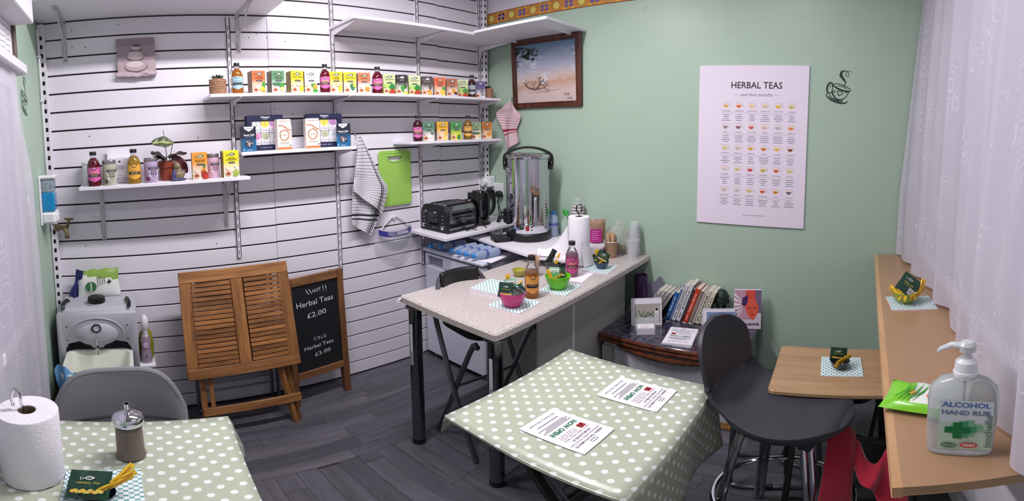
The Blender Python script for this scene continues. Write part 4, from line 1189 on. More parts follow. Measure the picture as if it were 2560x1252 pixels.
t = thing('tea_towel', 'white tea towel with black checks hung left of the green chopping board', 'tea towel', (0, 2.375, 0))
fn, uf = drape([(1.340, 1.600), (1.318, 1.47), (1.290, 1.36), (1.276, 1.28), (1.282, 1.262)], [(1.350, 1.602), (1.42, 1.47), (1.495, 1.33), (1.536, 1.250), (1.488, 1.100)], 20, 30,
               lambda u, v: -.012 - .022 * v - .012 * math.sin(u * 9 + v * 2) * min(v * 2, 1) - .010 * math.sin(u * 4))
ob('front_fold', MB(BCHK).grid(fn, 22, 34, uvfn=uf), t, recalc=False, ang=60)
fn, uf = drape([(1.286, 1.30), (1.280, 1.20), (1.272, 1.10), (1.276, 1.060)], [(1.50, 1.28), (1.490, 1.16), (1.462, 1.07), (1.405, .972)], 20, 20,
               lambda u, v: -.006 - .010 * math.sin(u * 11 + 1) - .006 * v, uv0=(.02, .23))
ob('back_fold', MB(BCHK).grid(fn, 22, 24, uvfn=uf), t, recalc=False, ang=60)
hook('small hook behind the top of the black checked towel', (1.345, YB, 1.60), 0)
RCHK = checks('red_check_towel', (228, 216, 222), (168, 44, 72), .0150, .20, ((1, .25, .268), (1, .285, .295)), (150, 24, 50))
t = thing('tea_towel', 'white tea towel with red checks on the sage wall over the urn', 'tea towel', (2.452, 0, 0), rot=(0, 0, R(-90)))
fn, uf = drape([(-2.160, 1.815), (-2.235, 1.76), (-2.283, 1.722), (-2.235, 1.62), (-2.215, 1.54), (-2.205, 1.452)], [(-2.152, 1.815), (-2.10, 1.75), (-2.062, 1.700), (-2.10, 1.62), (-2.095, 1.58), (-2.065, 1.530)], 18, 26,
               lambda u, v: -.004 - .012 * math.sin(u * 8 + v * 5) * min(v * 3, 1))
ob('cloth', MB(RCHK).grid(fn, 20, 30, uvfn=uf), t, recalc=False, ang=60)
ob('hanging_loop', MB(mat('loop_white', (220, 214, 220), .8)).tube([(-2.156, -.004, 1.812), (-2.150, -.010, 1.832), (-2.160, -.004, 1.814)], .0018, 6), t)

LIME = mat('lime_polypropylene', (156, 200, 92), .38, var=.03, bump=.1, bscale=700)
t = thing('chopping_board', 'lime green plastic chopping board hung on the slatted wall', 'chopping board', (1.625, YB - .012, 1.311))
hole = [(-.058, .135)] + [(-.058 * math.cos(R(a)), .135 - .028 * math.sin(R(a)) ** .8) for a in range(20, 170, 15)] + [(.058, .135), (.056, .140), (-.056, .140)]
plate('board', [rrect(.242, .350, .020, 5), hole], .010, .002, LIME, t)
gr = MB(mat('lime_groove', (132, 176, 72), .5)); 
def ring(pl, r, y, mt): 
    return MB(mt).tube([(a, y, b) for a, b in pl], r, 6, closed=True, flat=.5)
ob('juice_groove', ring(rrect(.214, .322, .014, 5), .0022, -.005, LIME), t)
ob('handle_rim', ring([(-.066, .142)] + [(-.066 * math.cos(R(a)), .138 - .038 * math.sin(R(a)) ** .8) for a in range(10, 175, 15)] + [(.066, .142)], .003, -.005, LIME), t)
ob('hook', MB(STEEL).tube([(0, .010, .152), (0, -.012, .150), (0, -.012, .160)], .002, 6), t)

t = thing('face_shield', 'clear face shield with dark blue forehead band hanging on the wall', 'face shield', (1.608, YB, .980))
CLR = mat('visor_film', (206, 204, 214), .15, var=.02, alpha=.28)
def band(z0, z1, r=.135, y0=.0, mt=None, a0=200, a1=340, off=0, sag=.0):
    return (lambda u, v: (r * math.cos(R(a0 + (a1 - a0) * u)), -.0 + .06 * math.sin(R(a0 + (a1 - a0) * u)) - off, z0 + (z1 - z0) * v + sag * (math.sin(math.pi * u))))
BLU = C(52, 50, 132)
ob('forehead_band', MB(mat('band_indigo', (60, 58, 140), .4)).grid(band(-.022, .014, sag=-.022), 24, 2), t, recalc=False)
ob('foam_strip', MB(mat('foam_white', (214, 210, 218), .8)).grid(band(-.016, .014, off=-.008, r=.128, sag=-.012), 24, 2), t, recalc=False)
w_ = lambda v: math.sqrt(max(0, 1 - max(0, (v - .45) / .55) ** 2))
ob('visor', MB(CLR).grid(lambda u, v: (.150 * (u * 2 - 1) * w_(v) * (.90 + .14 * math.sin(v * 3)), -.012 - .055 * (1 - (u * 2 - 1) ** 2) * (1 - .5 * v), .000 - .215 * v), 20, 20), t, recalc=False)
ob('strap', MB(mat('elastic_white', (226, 222, 228), .7)).tube(bez([(-.118, -.02, .000), (-.06, -.012, .050), (-.01, -.010, .082), (.01, -.010, .084), (.06, -.012, .055), (.122, -.02, .010)], 5), .0055, 6, flat=.25), t)
ob('wall_hook', MB(WHITEP).box((0, -.008, .075), (.016, .016, .024), bev=.004), t)
p = Print((0, -.0625, -.026), (1, 0, 0), (0, 0, 1), eps=.0004)
p.poly(rrect(.086, .017, .008, 3, .030, .006), C(226, 222, 234)); p.text('Face Shield', .030, .006, .013, BLU, fit=.070, bold=.02, up=False)
for i in range(4): p.line([(-.085, .020 - i * .0055), (-.035, .013 - i * .0055)], .0014, C(190, 188, 220), False)
p.done('print', t)

# ------------------------------------------------------------------ appliance shelves in the corner
t = thing('appliance_shelf', 'white bracketed shelf under the toaster and kettle', 'shelf', (2.10, 2.23, .955))
ob('shelf_board', MB(WHITE).box((0, .0, -.010), (.730, .350, .020), bev=.0015), t)
for bx in (1.834, 2.400): ob('bracket', bracket_mb(.30, .06), t, loc=(bx - 2.10, .178, -.020))
t = thing('urn_shelf', 'white shelf along the sage wall under the water urn', 'shelf', (0, 0, .900))
ob('shelf_board', MB(WHITE).prism([(2.07, 2.36), (2.06, 2.20), (1.930, 1.53), (1.985, 1.315), (2.480, 1.315), (2.480, 2.36)], -.018, 0, bev=.001), t)
for yy in (1.60, 2.30): ob('bracket', bracket_mb(.34, .08), t, loc=(XR - .002, yy, -.0185), rot=(0, 0, R(-90)))

# sockets and plugs
t = thing('wall_socket', 'white double wall socket behind the kettle with plugs in', 'socket', (XR, 2.33, 1.165))
ob('face_plate', MB(WHITEP).box((-.006, 0, 0), (.012, .150, .088), bev=.003), t)
ob('adaptor', MB(WHITEP).box((-.035, .045, .055), (.060, .070, .080), bev=.006), t)
ob('round_plug', MB(WHITEP).lathe([(0, -.02), (.024, -.02), (.026, 0), (.024, .02), (0, .02)], 16, M=Matrix.Translation((-.080, .055, .050)) @ Matrix.Rotation(R(80), 4, 'Y')), t)
def plugob(y, z): ob('black_plug', MB(BLACK).prism(rrect(.050, .056, .020, 4), 0, .034, M=Matrix.Translation((-.012, y, z)) @ Matrix.Rotation(R(-90), 4, 'Y'), bev=.006), t)
plugob(.030, -.030); plugob(-.050, -.036)
CAB = MB(BLACK); CAB.tube(bez([(-.030, -.050, -.060), (-.045, -.058, -.100), (-.09, -.10, -.150), (-.13, -.16, -.20), (-.14, -.20, -.24)], 5), .0032, 6); ob('flex', CAB, t)
for i, pts in enumerate(([(2.44, 2.10, .905), (2.30, 2.16, .915), (2.20, 2.07, .905), (2.12, 2.05, .91), (2.02, 2.10, .962), (1.96, 2.11, .960)], [(2.455, 2.30, 1.08), (2.44, 2.24, .98), (2.36, 2.14, .93), (2.24, 2.06, .93), (2.14, 2.02, .905), (2.13, 2.12, .975), (2.2, 2.16, .963)], [(2.40, 2.0, .96), (2.30, 2.06, .93), (2.18, 2.12, .93), (2.24, 2.2, .962)])):
    tag(ob('power_cable', MB(BLACK).tube(bez(pts, 6), .0034, 6)), ('black toaster cable trailing over the shelf edge', 'black flex hanging from the wall socket to the kettle', 'short black cable looped beside the urn')[i], 'cable')

# toaster
t = thing('toaster', 'black and chrome four slice toaster on the corner shelf', 'toaster', (1.950, 2.265, .9552), rot=(0, 0, R(2)))
tp = [(-.125, .012), (.125, .012), (.128, .10), (.122, .140), (.095, .168), (.05, .175), (-.05, .175), (-.095, .168), (-.122, .140), (-.128, .10)]
MYZ = Matrix(((0, 0, 1, 0), (1, 0, 0, 0), (0, 1, 0, 0), (0, 0, 0, 1)))
TCH = mat('toaster_chrome', (150, 150, 156), .12, 1.0, var=.08)
ob('chrome_body', MB(TCH).prism(tp, -.112, .118, M=MYZ, bev=.002), t)
tp2 = [(a * 1.03, b * 1.02 - (.002 if b < .05 else 0)) for a, b in tp]
ob('end_panel', MB(BLACK).prism(tp2, -.135, -.110, M=MYZ, bev=.006), t); ob('end_panel', MB(BLACK).prism(tp2, .112, .135, M=MYZ, bev=.006), t)
ob('base', MB(BLACK).box((0, 0, .009), (.268, .262, .018), bev=.004), t)
for yy in (-.075, -.025, .025, .075):
    ob('slot', MB(SLOTM).box((.002, yy, .1725), (.175, .020, .008)), t)
pnl = MB(BLACKG); pnl.box((-.1362, 0, .085), (.004, .085, .085), bev=.001); ob('lever_panel', pnl, t)
for yy in (-.028, .060): ob('lever', MB(CHROME).ball((-.147, yy, .132), (.010, .014, .005), 12), t)
for yy in (-.090, .092):
    for k in range(3): ob('button', MB(CHROME).ball((-.137, yy, .112 - k * .024), (.006, .008, .005), 10), t)
    ob('dial', MB(CHROME).lathe([(0, 0), (.015, 0), (.014, .010), (.006, .012), (0, .012)], 18, M=Matrix.Translation((-.135, yy, .036)) @ Matrix.Rotation(R(-90), 4, 'Y')), t)
p = Print((-.1356, 0, 0), (0, -1, 0), (0, 0, 1)); p.text('BREVILLE', .0, .028, .007, C(190, 190, 196)); p.done('print', t)
vn = MB(SLOTM)
for i in range(16): vn.box((-.085 + i * .0115, -.1285, .118), (.005, .002, .022))
ob('vent_grille', vn, t, kind='stuff')
ob('vent_frame', MB(CHROME).tube([(-.094, -.1285, .104), (.096, -.1285, .104), (.096, -.1285, .133), (-.094, -.1285, .133)], .0018, 6, closed=True), t)

# kettle
t = thing('kettle', 'glossy black electric kettle between the toaster and urn', 'kettle', (2.188, 2.215, .9552), rot=(0, 0, R(-20)))
ob('base', MB(BLACK).lathe([(0, 0), (.072, 0), (.074, .010), (.066, .018), (0, .018)], 28), t)
ob('jug', MB(BLACKG).lathe([(0, .018), (.064, .018), (.067, .04), (.070, .12), (.068, .19), (.062, .222), (.056, .226), (0, .226)], 28), t)
ob('lid', MB(BLACKG).lathe([(0, .226), (.054, .226), (.050, .236), (.012, .240), (0, .240)], 24), t)
ob('handle', MB(BLACK).tube(bez([(.050, 0, .225), (.095, 0, .222), (.110, 0, .17), (.104, 0, .10), (.068, 0, .06)], 5), [.012] * 21, 10, flat=1.2), t)
ob('spout', MB(BLACKG).prism([(-.058, -.026), (-.088, -.006), (-.088, .006), (-.058, .026)], .185, .228, bev=.003), t)
ob('water_gauge', MB(C(70, 70, 78)).box((-.02, -.0675, .12), (.014, .004, .12), bev=.002), t)

# urn
t = thing('water_urn', 'tall polished steel hot water urn with black base and tap', 'urn', (2.262, 1.842, .9002), rot=(0, 0, R(152)))
MIR = mat('polished_steel', (206, 206, 212), .035, 1.0, var=.01)
ob('base', MB(BLACK).lathe([(0, 0), (.140, 0), (.146, .010), (.146, .045), (.140, .052), (0, .052)], 48), t)
ob('body', MB(MIR).lathe([(0, .052), (.136, .052), (.138, .056), (.138, .118), (.1365, .120), (.138, .122), (.138, .520), (.134, .524), (0, .524)], 64), t)
ob('lid', MB(MIR).lathe([(0, .524), (.143, .524), (.146, .530), (.146, .540), (.138, .548), (.10, .556), (.04, .562), (0, .563)], 48), t)
HR = Matrix.Rotation(R(62), 4, 'Z')
hb = bez([(0, -.150, .475), (0, -.152, .515), (0, -.142, .548), (0, -.08, .580), (0, 0, .592), (0, .08, .580), (0, .142, .548), (0, .152, .515), (0, .150, .475)], 5)
ob('lid_handle', MB(BLACK).tube(hb, [.008 + .006 * abs(math.cos(math.pi * i / (len(hb) - 1))) ** 2 for i in range(len(hb))], 10, flat=1.0, M=HR), t)
for s_ in (-1, 1): ob('side_clip', MB(BLACK).prism(rrect(.044, .062, .020, 4), 0, .020, M=HR @ Matrix.Translation((0, s_ * .140, .478)) @ Matrix.Rotation(R(-90 * s_), 4, 'X'), bev=.005), t)
ob('sight_glass', MB(CLEAR).tube([(.146, .0, .16), (.146, .0, .44)], .007, 10), t)
gu = MB(MIR); gu.box((.143, 0, .455), (.022, .032, .030), bev=.004); gu.box((.141, 0, .30), (.010, .026, .27), bev=.003); ob('gauge_cover', gu, t)
gs = MB(SLOTM); gs.box((.1465, 0, .30), (.002, .007, .24)); ob('gauge_slot', gs, t)
tpb = MB(BLACK); tpb.box((.148, 0, .155), (.030, .070, .095), bev=.008); tpb.tube([(.155, 0, .150), (.200, 0, .150), (.208, 0, .120)], .012, 10); tpb.box((.172, 0, .182), (.040, .018, .014), bev=.004); ob('tap', tpb, t)
tr = MB(BLACK); tr.prism(rrect(.115, .120, .020, 4, .190, 0), 0, .026, bev=.003); ob('drip_tray', tr, t)
gl = MB(mat('tray_grid', (60, 62, 68), .3))
for i in range(5): gl.box((.150 + i * .020, 0, .0268), (.006, .085, .002))
ob('drip_grid', gl, t, kind='stuff')
p = Print((0, 0, 0), (-.61, -.79, 0), (0, 0, 1), eps=.0004)
ob('red_badge', MB(C(150, 24, 40)).box((.060, .1262, .088), (.022, .002, .026), rot=(0, 0, R(-25))), t)
for k, (a, z, r_) in enumerate(((62, .098, .005), (62, .080, .005))): ob('indicator_lamp', MB(BLACK).ball((.1385 * math.cos(R(a + 14)), .1385 * math.sin(R(a + 14)), z), (r_,) * 3, 8), t)

# pump, bottles, mugs, bags beyond the urn
def pet(label, loc, cap, h=.205, r=.033, rot=(0, 0, 0), group=None, tint=(214, 226, 240), parts=True):
    t = thing('water_bottle', label, 'water bottle', loc, rot=rot, group=group)
    gl = mat('pet_plastic', (196, 212, 238), .12, var=.03, trans=.55, ior=1.2)
    prof = [(0, 0), (r * .8, 0), (r, .01)] + [(r * (1 if i % 2 else .95), .02 + i * .011) for i in range(9)] + [(r, h * .62), (r * .8, h * .78), (.013, h * .90), (.013, h * .93), (0, h * .93)]
    ob('bottle_body', MB(gl).lathe(prof, 16), t)
    ob('cap', MB(mat('cap_%d_%d' % (cap[0], cap[2]), cap, .35)).lathe([(0, h * .90), (.0155, h * .90), (.0155, h * .99), (.014, h), (0, h)], 14), t)
    ob('label', MB(C(86, 92, 160)).lathe([(r * 1.01, h * .46), (r * 1.01, h * .56)], 16), t) if parts else None
    return t
pet('clear water bottle with blue cap standing behind the kitchen roll', (2.395, 1.738, .9003), (40, 120, 200), .165, .035)
t = thing('spray_bottle', 'clear spray bottle with green trigger behind the kitchen roll', 'spray bottle', (2.432, 1.665, .9003), rot=(0, 0, R(60)))
ob('bottle_body', MB(mat('clear_spray_plastic', (206, 226, 214), .1, trans=.5, ior=1.2)).lathe([(0, 0), (.032, 0), (.034, .01), (.034, .10), (.014, .135), (.014, .145), (0, .145)], 18), t)
sg = MB(mat('spray_green', (70, 176, 84), .35)); sg.box((.004, 0, .165), (.060, .024, .030), bev=.007); sg.tube([(-.018, 0, .160), (-.030, 0, .135)], .006, 8); sg.lathe([(0, .142), (.016, .142), (.016, .155), (0, .155)], 14); ob('trigger', sg, t)
t = thing('mug_stack', 'stack of paper cup rims wrapped in clear film by the sage wall', 'cups', (2.435, 1.575, .9003))
for i in range(9):
    ob('cup', MB(mat('ripple_cup_brown', (160, 136, 112), .7), WHITEP).lathe([(0, .012 + i * .020), (.030, .012 + i * .020), (.040, .052 + i * .020), (.042, .054 + i * .020), (.040, .058 + i * .020), (.036, .056 + i * .020), (.028, .016 + i * .020), (0, .016 + i * .020)], 20, WHITEP if i % 1 else None), t)
for i in range(9): ob('cup_rim', MB(WHITEP).lathe([(.0415, .052 + i * .020), (.043, .056 + i * .020), (.040, .060 + i * .020)], 20), t)
ob('film_wrap', MB(mat('clear_film', (230, 230, 236), .08, alpha=.22)).lathe([(.047, .0), (.047, .20), (.045, .225), (.030, .238), (.016, .242), (.020, .262), (.012, .268)], 14), t)
solo('glass_bowl', 'small cut glass bowl in front of the tangled cables', 'bowl', MB(CLEAR).lathe([(0, 0), (.025, 0), (.034, .012), (.044, .034), (.047, .044), (.044, .044), (.038, .024), (.024, .008), (0, .006)], 18), (2.165, 2.045, .9003))

# fridge
t = thing('fridge', 'white under-counter fridge below the corner shelves', 'fridge', (2.13, 2.11, 0))
FRW = mat('fridge_white', (206, 208, 224), .35, var=.02)
ob('cabinet', MB(FRW).box((.03, 0, .415), (.50, .555, .78), bev=.006), t)
ob('top_panel', MB(FRW).box((-.01, 0, .812), (.60, .570, .026), bev=.008), t)
dr = MB(FRW); dr.box((-.275, 0, .37), (.045, .555, .665), bev=.010); dr.box((-.275, -.09, .745), (.045, .375, .080), bev=.008); dr.box((-.275, .262, .745), (.045, .030, .080), bev=.006); dr.box((-.262, .17, .745), (.020, .16, .080)); dr.box((-.275, .17, .778), (.045, .16, .016), bev=.004)
ob('door', dr, t)
ob('handle_recess', MB(mat('recess_grey', (128, 130, 146), .5)).box((-.273, .172, .738), (.006, .150, .054), bev=.002), t)
ob('plinth', MB(BLACK).box((.02, 0, .018), (.46, .52, .034)), t)
for s_ in (-1, 1): ob('foot', MB(WHITEP).lathe([(0, 0), (.015, 0), (.015, .035), (0, .035)], 12, M=Matrix.Translation((-.24, s_ * .24, 0))), t)
BG = 'water bottles lying on the fridge'
def lying(label, x, y, z, a): return pet(label, (x, y, z), (52, 140, 214), .200, .028, (0, R(90), R(a)), BG)
tag(ob('paper_sheet', MB(PAPER).box((1.985, 1.985, .8262), (.30, .34, .0012), rot=(0, 0, R(8)))), 'white paper under the water bottles on the fridge', 'paper')
z_ = .8272 + .0285
b0 = lying('blue capped water bottle lying nearest the worktop on the fridge', 2.012, 1.878, z_, 180 - 8)
for x, y, dz, lb in ((2.008, 1.940, 0, 'second blue capped water bottle from the worktop on the fridge'), (2.006, 2.003, 0, 'third blue capped water bottle from the worktop on the fridge'), (2.004, 2.068, 0, 'fourth blue capped water bottle from the worktop on the fridge'), (2.01, 2.180, 0, 'fifth blue capped water bottle from the worktop in the fridge shade'), (1.985, 2.250, 0, 'blue capped water bottle farthest from the worktop against the post')):
    copy_tree(b0, None, (x, y, z_ + dz), (0, R(90), R(180 - 8)), lb)
for x, y, lb in ((2.222, 1.90, 'water bottle lying end to end behind the nearest one on the fridge'), (2.220, 1.963, 'water bottle lying behind the second one on the fridge'), (2.218, 2.026, 'water bottle lying behind the third one on the fridge')):
    copy_tree(b0, None, (x, y, z_), (0, R(90), R(180 - 8)), lb)

# ------------------------------------------------------------------ chalkboard, slatted table, folded chair
t = thing('chalkboard_sign', 'wooden framed chalkboard sign listing hot and cold herbal teas', 'chalkboard', (.985, 2.245, 0), rot=(R(-3), 0, R(8)))
for s_ in (-1, 1): ob('upright', MB(PINE).box((s_ * .170, 0, .410), (.040, .024, .822), bev=.003), t)
ob('top_rail', MB(PINEH).box((0, 0, .795), (.300, .022, .050), bev=.003), t); ob('bottom_rail', MB(PINEH).box((0, 0, .205), (.300, .022, .046), bev=.003), t)
ob('board', MB(mat('blackboard', (22, 24, 28), .6, var=.25, scale=6)).box((0, .002, .500), (.302, .008, .546)), t)
rb = thing_part = ob('rear_leg', MB(PINE).box((.170, .050, .400), (.034, .020, .800), rot=(R(-5), 0, 0), bev=.003), t)
ob('rear_leg', MB(PINE).box((-.170, .050, .400), (.034, .020, .800), rot=(R(-5), 0, 0), bev=.003), t)
CHALK = mat('chalk_white', (214, 214, 220), .9, var=.2, scale=300)
p = Print((0, -.0025, 0), (1, 0, 0), (0, 0, 1), eps=.0004)
p.text('HOT', .01, .722, .030, CHALK, fit=.055, rot=4, up=False); p.text('Herbal Teas', -.005, .655, .048, CHALK, fit=.240, rot=2, up=False); p.text('\u00a32.00', 0, .580, .044, CHALK, fit=.125, rot=3, up=False)
p.text('C O L D', .01, .425, .030, CHALK, fit=.080, rot=2, up=False); p.text('Herbal Teas', .0, .378, .034, CHALK, fit=.190, rot=3, up=False); p.text('\u00a33.00', .02, .325, .034, CHALK, fit=.105, rot=5, up=False)
for x0 in (.052, .070): p.line([(x0, .742), (x0 + .004, .718)], .004, CHALK, False); p.oval(x0 + .004, .708, .005, .005, CHALK, 6, False)
for x0 in (-.060, -.040): p.line([(x0, .738), (x0 + .016, .708)], .004, CHALK, False)
p.done('chalk_writing', t)

t = thing('folding_table', 'folded teak slatted garden table leaning on the slatted wall', 'folding table', (.521, 2.118, .368), rot=(R(-15), 0, 0))
W_, H_ = .580, .580
fr_ = wood('teak_frame', (112, 70, 36), (166, 114, 66), axis=0)
frv = wood('teak_frame_v', (106, 66, 34), (160, 110, 62), axis=2)
ob('top_rail', MB(fr_).box((0, 0, H_ - .030), (W_, .022, .060), bev=.003), t); ob('bottom_rail', MB(fr_).box((0, 0, .030), (W_, .022, .060), bev=.003), t)
for x, w in ((-W_ / 2 + .029, .058), (0.006, .062), (W_ / 2 - .029, .058)): ob('stile', MB(frv).box((x, 0, H_ / 2), (w, .0215, H_ - .121), bev=.002), t)
sw = (W_ - .058 * 2 - .062) / 2 - .002; n_ = 18; ph = (H_ - .124) / n_
sl = mesh('slat', MB(TEAK).box((0, 0, 0), (sw + .004, .016, ph - .0042), bev=.0015))
for cx in (-.1305, .1435):
    for i in range(n_): ob('slat', sl, t, loc=(cx + (.001), -.001, .062 + ph * (i + .5)), rot=(R(-3), 0, 0))
lg = MB(frv)
tl = lambda nm, a, b, w=.030, d=.020: ob(nm, MB(frv).tube([a, b], [w / 1.414] * 2, 4, flat=d / w), t)
def bar(nm, a, b, w, d, m_=None):
    a, b = Vector(a), Vector(b); mid = (a + b) / 2; v = b - a; L = v.length
    q = v.to_track_quat('Z', 'Y'); M_ = Matrix.Translation(mid) @ q.to_matrix().to_4x4()
    return ob(nm, MB(m_ or frv).box((0, 0, 0), (w, d, L), M=M_, bev=.002), t)
bar('leg', (-.215, .030, .10), (-.215, .090, -.372), .030, .022); bar('leg', (-.180, .020, .10), (-.170, .060, -.360), .022, .026)
bar('leg', (.175, .020, .10), (.235, .060, -.368), .026, .026); bar('leg', (.215, .030, .10), (.262, .085, -.376), .024, .022)
bar('cross_rail', (-.230, .035, -.205), (.275, .035, -.205), .022, .046, fr_)
MET = mat('dull_grey_tube', (120, 120, 128), .3, .9)
t = thing('folding_chair', 'folded black and chrome chair propped behind the teak slatted table', 'folding chair', (.530, 2.335, 0), rot=(R(-3), 0, 0))
fz = bez([(-.225, 0, .88), (-.225, 0, .10), (-.19, -.004, .015), (.19, -.004, .015), (.225, 0, .10), (.225, 0, .88)], 5)
ob('front_frame', MB(MET).tube(fz, .010, 8), t)
ob('rear_frame', MB(MET).tube(bez([(-.195, .022, .60), (-.195, .022, .08), (-.17, .022, .02), (.17, .022, .02), (.195, .022, .08), (.195, .022, .60)], 5), .009, 8), t)
for z in (.155, .205, .225): ob('cross_bar', MB(MET).tube([(-.20, -.012, z), (.20, -.012, z)], .0055, 8), t)
ob('seat', MB(BLACK).prism(rrect(.36, .36, .09, 5, 0, .43), -.018, .012, M=Matrix(((1, 0, 0, 0), (0, 0, 1, 0), (0, 1, 0, 0), (0, 0, 0, 1))), bev=.006), t)
ob('backrest', MB(BLACK).prism(rrect(.40, .12, .03, 5, 0, .80), -.014, .012, M=Matrix(((1, 0, 0, 0), (0, 0, 1, 0), (0, 1, 0, 0), (0, 0, 0, 1))), bev=.006), t)

# ------------------------------------------------------------------ portable hand-wash basin
SPK = None
def speckle(name, base, dark, light=None, scale=260, th=.60, rough=.55, bump=.15):
    if name in MATS: return MATS[name]
    t_ = NT(name); v = t_.coord('Object')
    n = t_.noise(v, scale, 2, .7); n2 = t_.noise(v, scale * .55, 2, .6)
    c_ = t_.mix(t_.ramp(n, th, th + .05), lin(base), lin(dark))
    if light: c_ = t_.mix(t_.ramp(n2, .62, .66), c_, lin(light))
    t_.link(c_, t_.b.inputs['Base Color']); t_.b.inputs['Roughness'].default_value = rough
    if bump: t_.bump(n, bump)
    MATS[name] = t_.m
    return t_.m
GRAN = speckle('granite_plastic', (178, 176, 186), (140, 138, 148), (196, 194, 204), 330, .60, .5, .25)
t = thing('hand_wash_unit', 'grey speckled portable hand wash unit with black filler cap', 'hand basin', (-.186, 2.13, 0))
XZ = Matrix(((1, 0, 0, 0), (0, 0, 1, 0), (0, 1, 0, 0), (0, 0, 0, 1)))
outl = [(-.194, .44), (-.160, .44), (-.158, .585), (-.140, .618), (-.085, .632), (-.052, .626), (-.034, .606), (-.024, .592), (.024, .592), (.034, .606), (.052, .626), (.085, .632), (.140, .618), (.158, .585), (.160, .44), (.194, .44), (.194, .775), (.186, .786), (-.186, .786), (-.194, .775)]
ob('front_panel', MB(GRAN).prism([(a, b) for a, b in outl], 0, .045, M=XZ, bev=.006), t, ang=50)
tk = MB(GRAN); tk.box((0, .145, .735), (.388, .235, .135), bev=.022); ob('tank', tk, t)
for s_ in (-1, 1): ob('side_wall', MB(GRAN).box((s_ * .178, .15, .555), (.032, .22, .25), bev=.008), t)
ob('back_wall', MB(GREYP).box((0, .262, .56), (.36, .014, .30), bev=.003), t)
arcp = [(.128 * math.cos(R(a)), .002, .668 + .092 * math.sin(R(a))) for a in range(0, 181, 12)]
ob('arch_moulding', MB(GRAN).tube(arcp, .007, 8, flat=.5), t)
ob('dome', MB(GRAN).lathe([(0, -.020), (.05, -.018), (.085, -.010), (.105, .004)], 28, M=Matrix.Translation((0, 0, .670)) @ Matrix.Rotation(R(90), 4, 'X') @ Matrix.Diagonal((1, .62, -1, 1))), t)
ob('badge_ring', MB(CHROME).lathe([(.016, 0), (.024, 0), (.024, .006), (.016, .006)], 24, M=Matrix.Translation((0, -.016, .712)) @ Matrix.Rotation(R(90), 4, 'X'), close=True), t)
ob('badge', MB(mat('badge_grey', (190, 190, 200), .3)).lathe([(0, 0), (.0165, 0), (.0165, .003), (0, .003)], 20, M=Matrix.Translation((0, -.016, .712)) @ Matrix.Rotation(R(90), 4, 'X')), t)
tpm = MB(CHROME); tpm.lathe([(0, 0), (.016, 0), (.014, .008), (0, .008)], 18, M=Matrix.Translation((0, 0, .645)) @ Matrix.Rotation(R(90), 4, 'X')); tpm.tube(bez([(0, 0, .645), (0, -.03, .650), (0, -.055, .635), (0, -.060, .585)], 5), .0085, 10); tpm.tube([(0, -.035, .655), (0, -.035, .672)], .007, 8)
ob('tap', tpm, t)
ob('cap_collar', MB(GRAN).lathe([(0, .800), (.050, .800), (.046, .812), (0, .812)], 24, M=Matrix.Translation((0, .10, 0))), t)
ob('filler_cap', MB(BLACK).lathe([(0, .810), (.043, .810), (.045, .816), (.043, .838), (.036, .842), (0, .842)], 28, M=Matrix.Translation((0, .10, 0))), t)
for s_ in (-1, 1):
    ob('carry_handle', MB(BLACK).tube(bez([(s_ * .158, .030, .800), (s_ * .162, .045, .818), (s_ * .150, .120, .820), (s_ * .146, .150, .802)], 4), .010, 8, flat=.6), t)
for s_ in (-1, 1):
    for z in (.715, .640): ob('fixing_hole', MB(SLOTM).lathe([(0, 0), (.0035, 0), (.0035, .0006), (0, .0006)], 8, M=Matrix.Translation((s_ * .145, -.0003, z)) @ Matrix.Rotation(R(90), 4, 'X')), t)
ob('lower_cabinet', MB(GREYP).box((0, .06, .215), (.37, .36, .425), bev=.01), t)
CRM = mat('cream_basin_plastic', (212, 214, 202), .35, var=.02)
def basin(name, parent, cx, cy, zr, w, d, h):
    o_, i_ = rrect(w, d, .045, 5), None; L = []
    prof = [(1.0, -.016, 0), (1.0, 0, 0), (.94, 0, 1), (.92, -.004, 1), (.80, -h * .9, 1), (.74, -h, 1)]
    vs = []; fs = []; n = len(o_)
    for k, z, _ in prof:
        for a, b in o_: vs.append((cx + a * k, cy + b * k, zr + z))
    for l in range(len(prof) - 1):
        for i in range(n): j = (i + 1) % n; fs.append((l * n + i, l * n + j, (l + 1) * n + j, (l + 1) * n + i))
    fs.append(tuple(range((len(prof) - 1) * n, len(prof) * n)))
    mb = MB(CRM); mb.add(vs, fs); o = ob(name, mb, parent, recalc=False, ang=60)
    md = o.modifiers.new('wall', 'SOLIDIFY'); md.thickness = .006; md.offset = 1
    return o
basin('basin', t, .005, -.110, .565, .310, .290, .125)
tag(ob('wash_cloth', MB(checks('blue_wave_cloth', (66, 128, 182), (140, 186, 216), .008, .35)).grid(lambda u, v: (-.370 + .105 * u + .03 * v * (1 - u), 1.93 - .03 * math.sin(v * 3) - .045 * u + .012 * math.sin(u * 9), .575 + .035 * math.sin(math.pi * min(u * 1.3, 1)) * (1 - v) - .125 * v + .006 * math.sin(u * 14 + v * 6)), 20, 18, uvfn=lambda u, v: (.004, v * .14 + .05 * u)), recalc=False, ang=70), 'blue striped cloth draped over the corner of the wash basin', 'cloth')
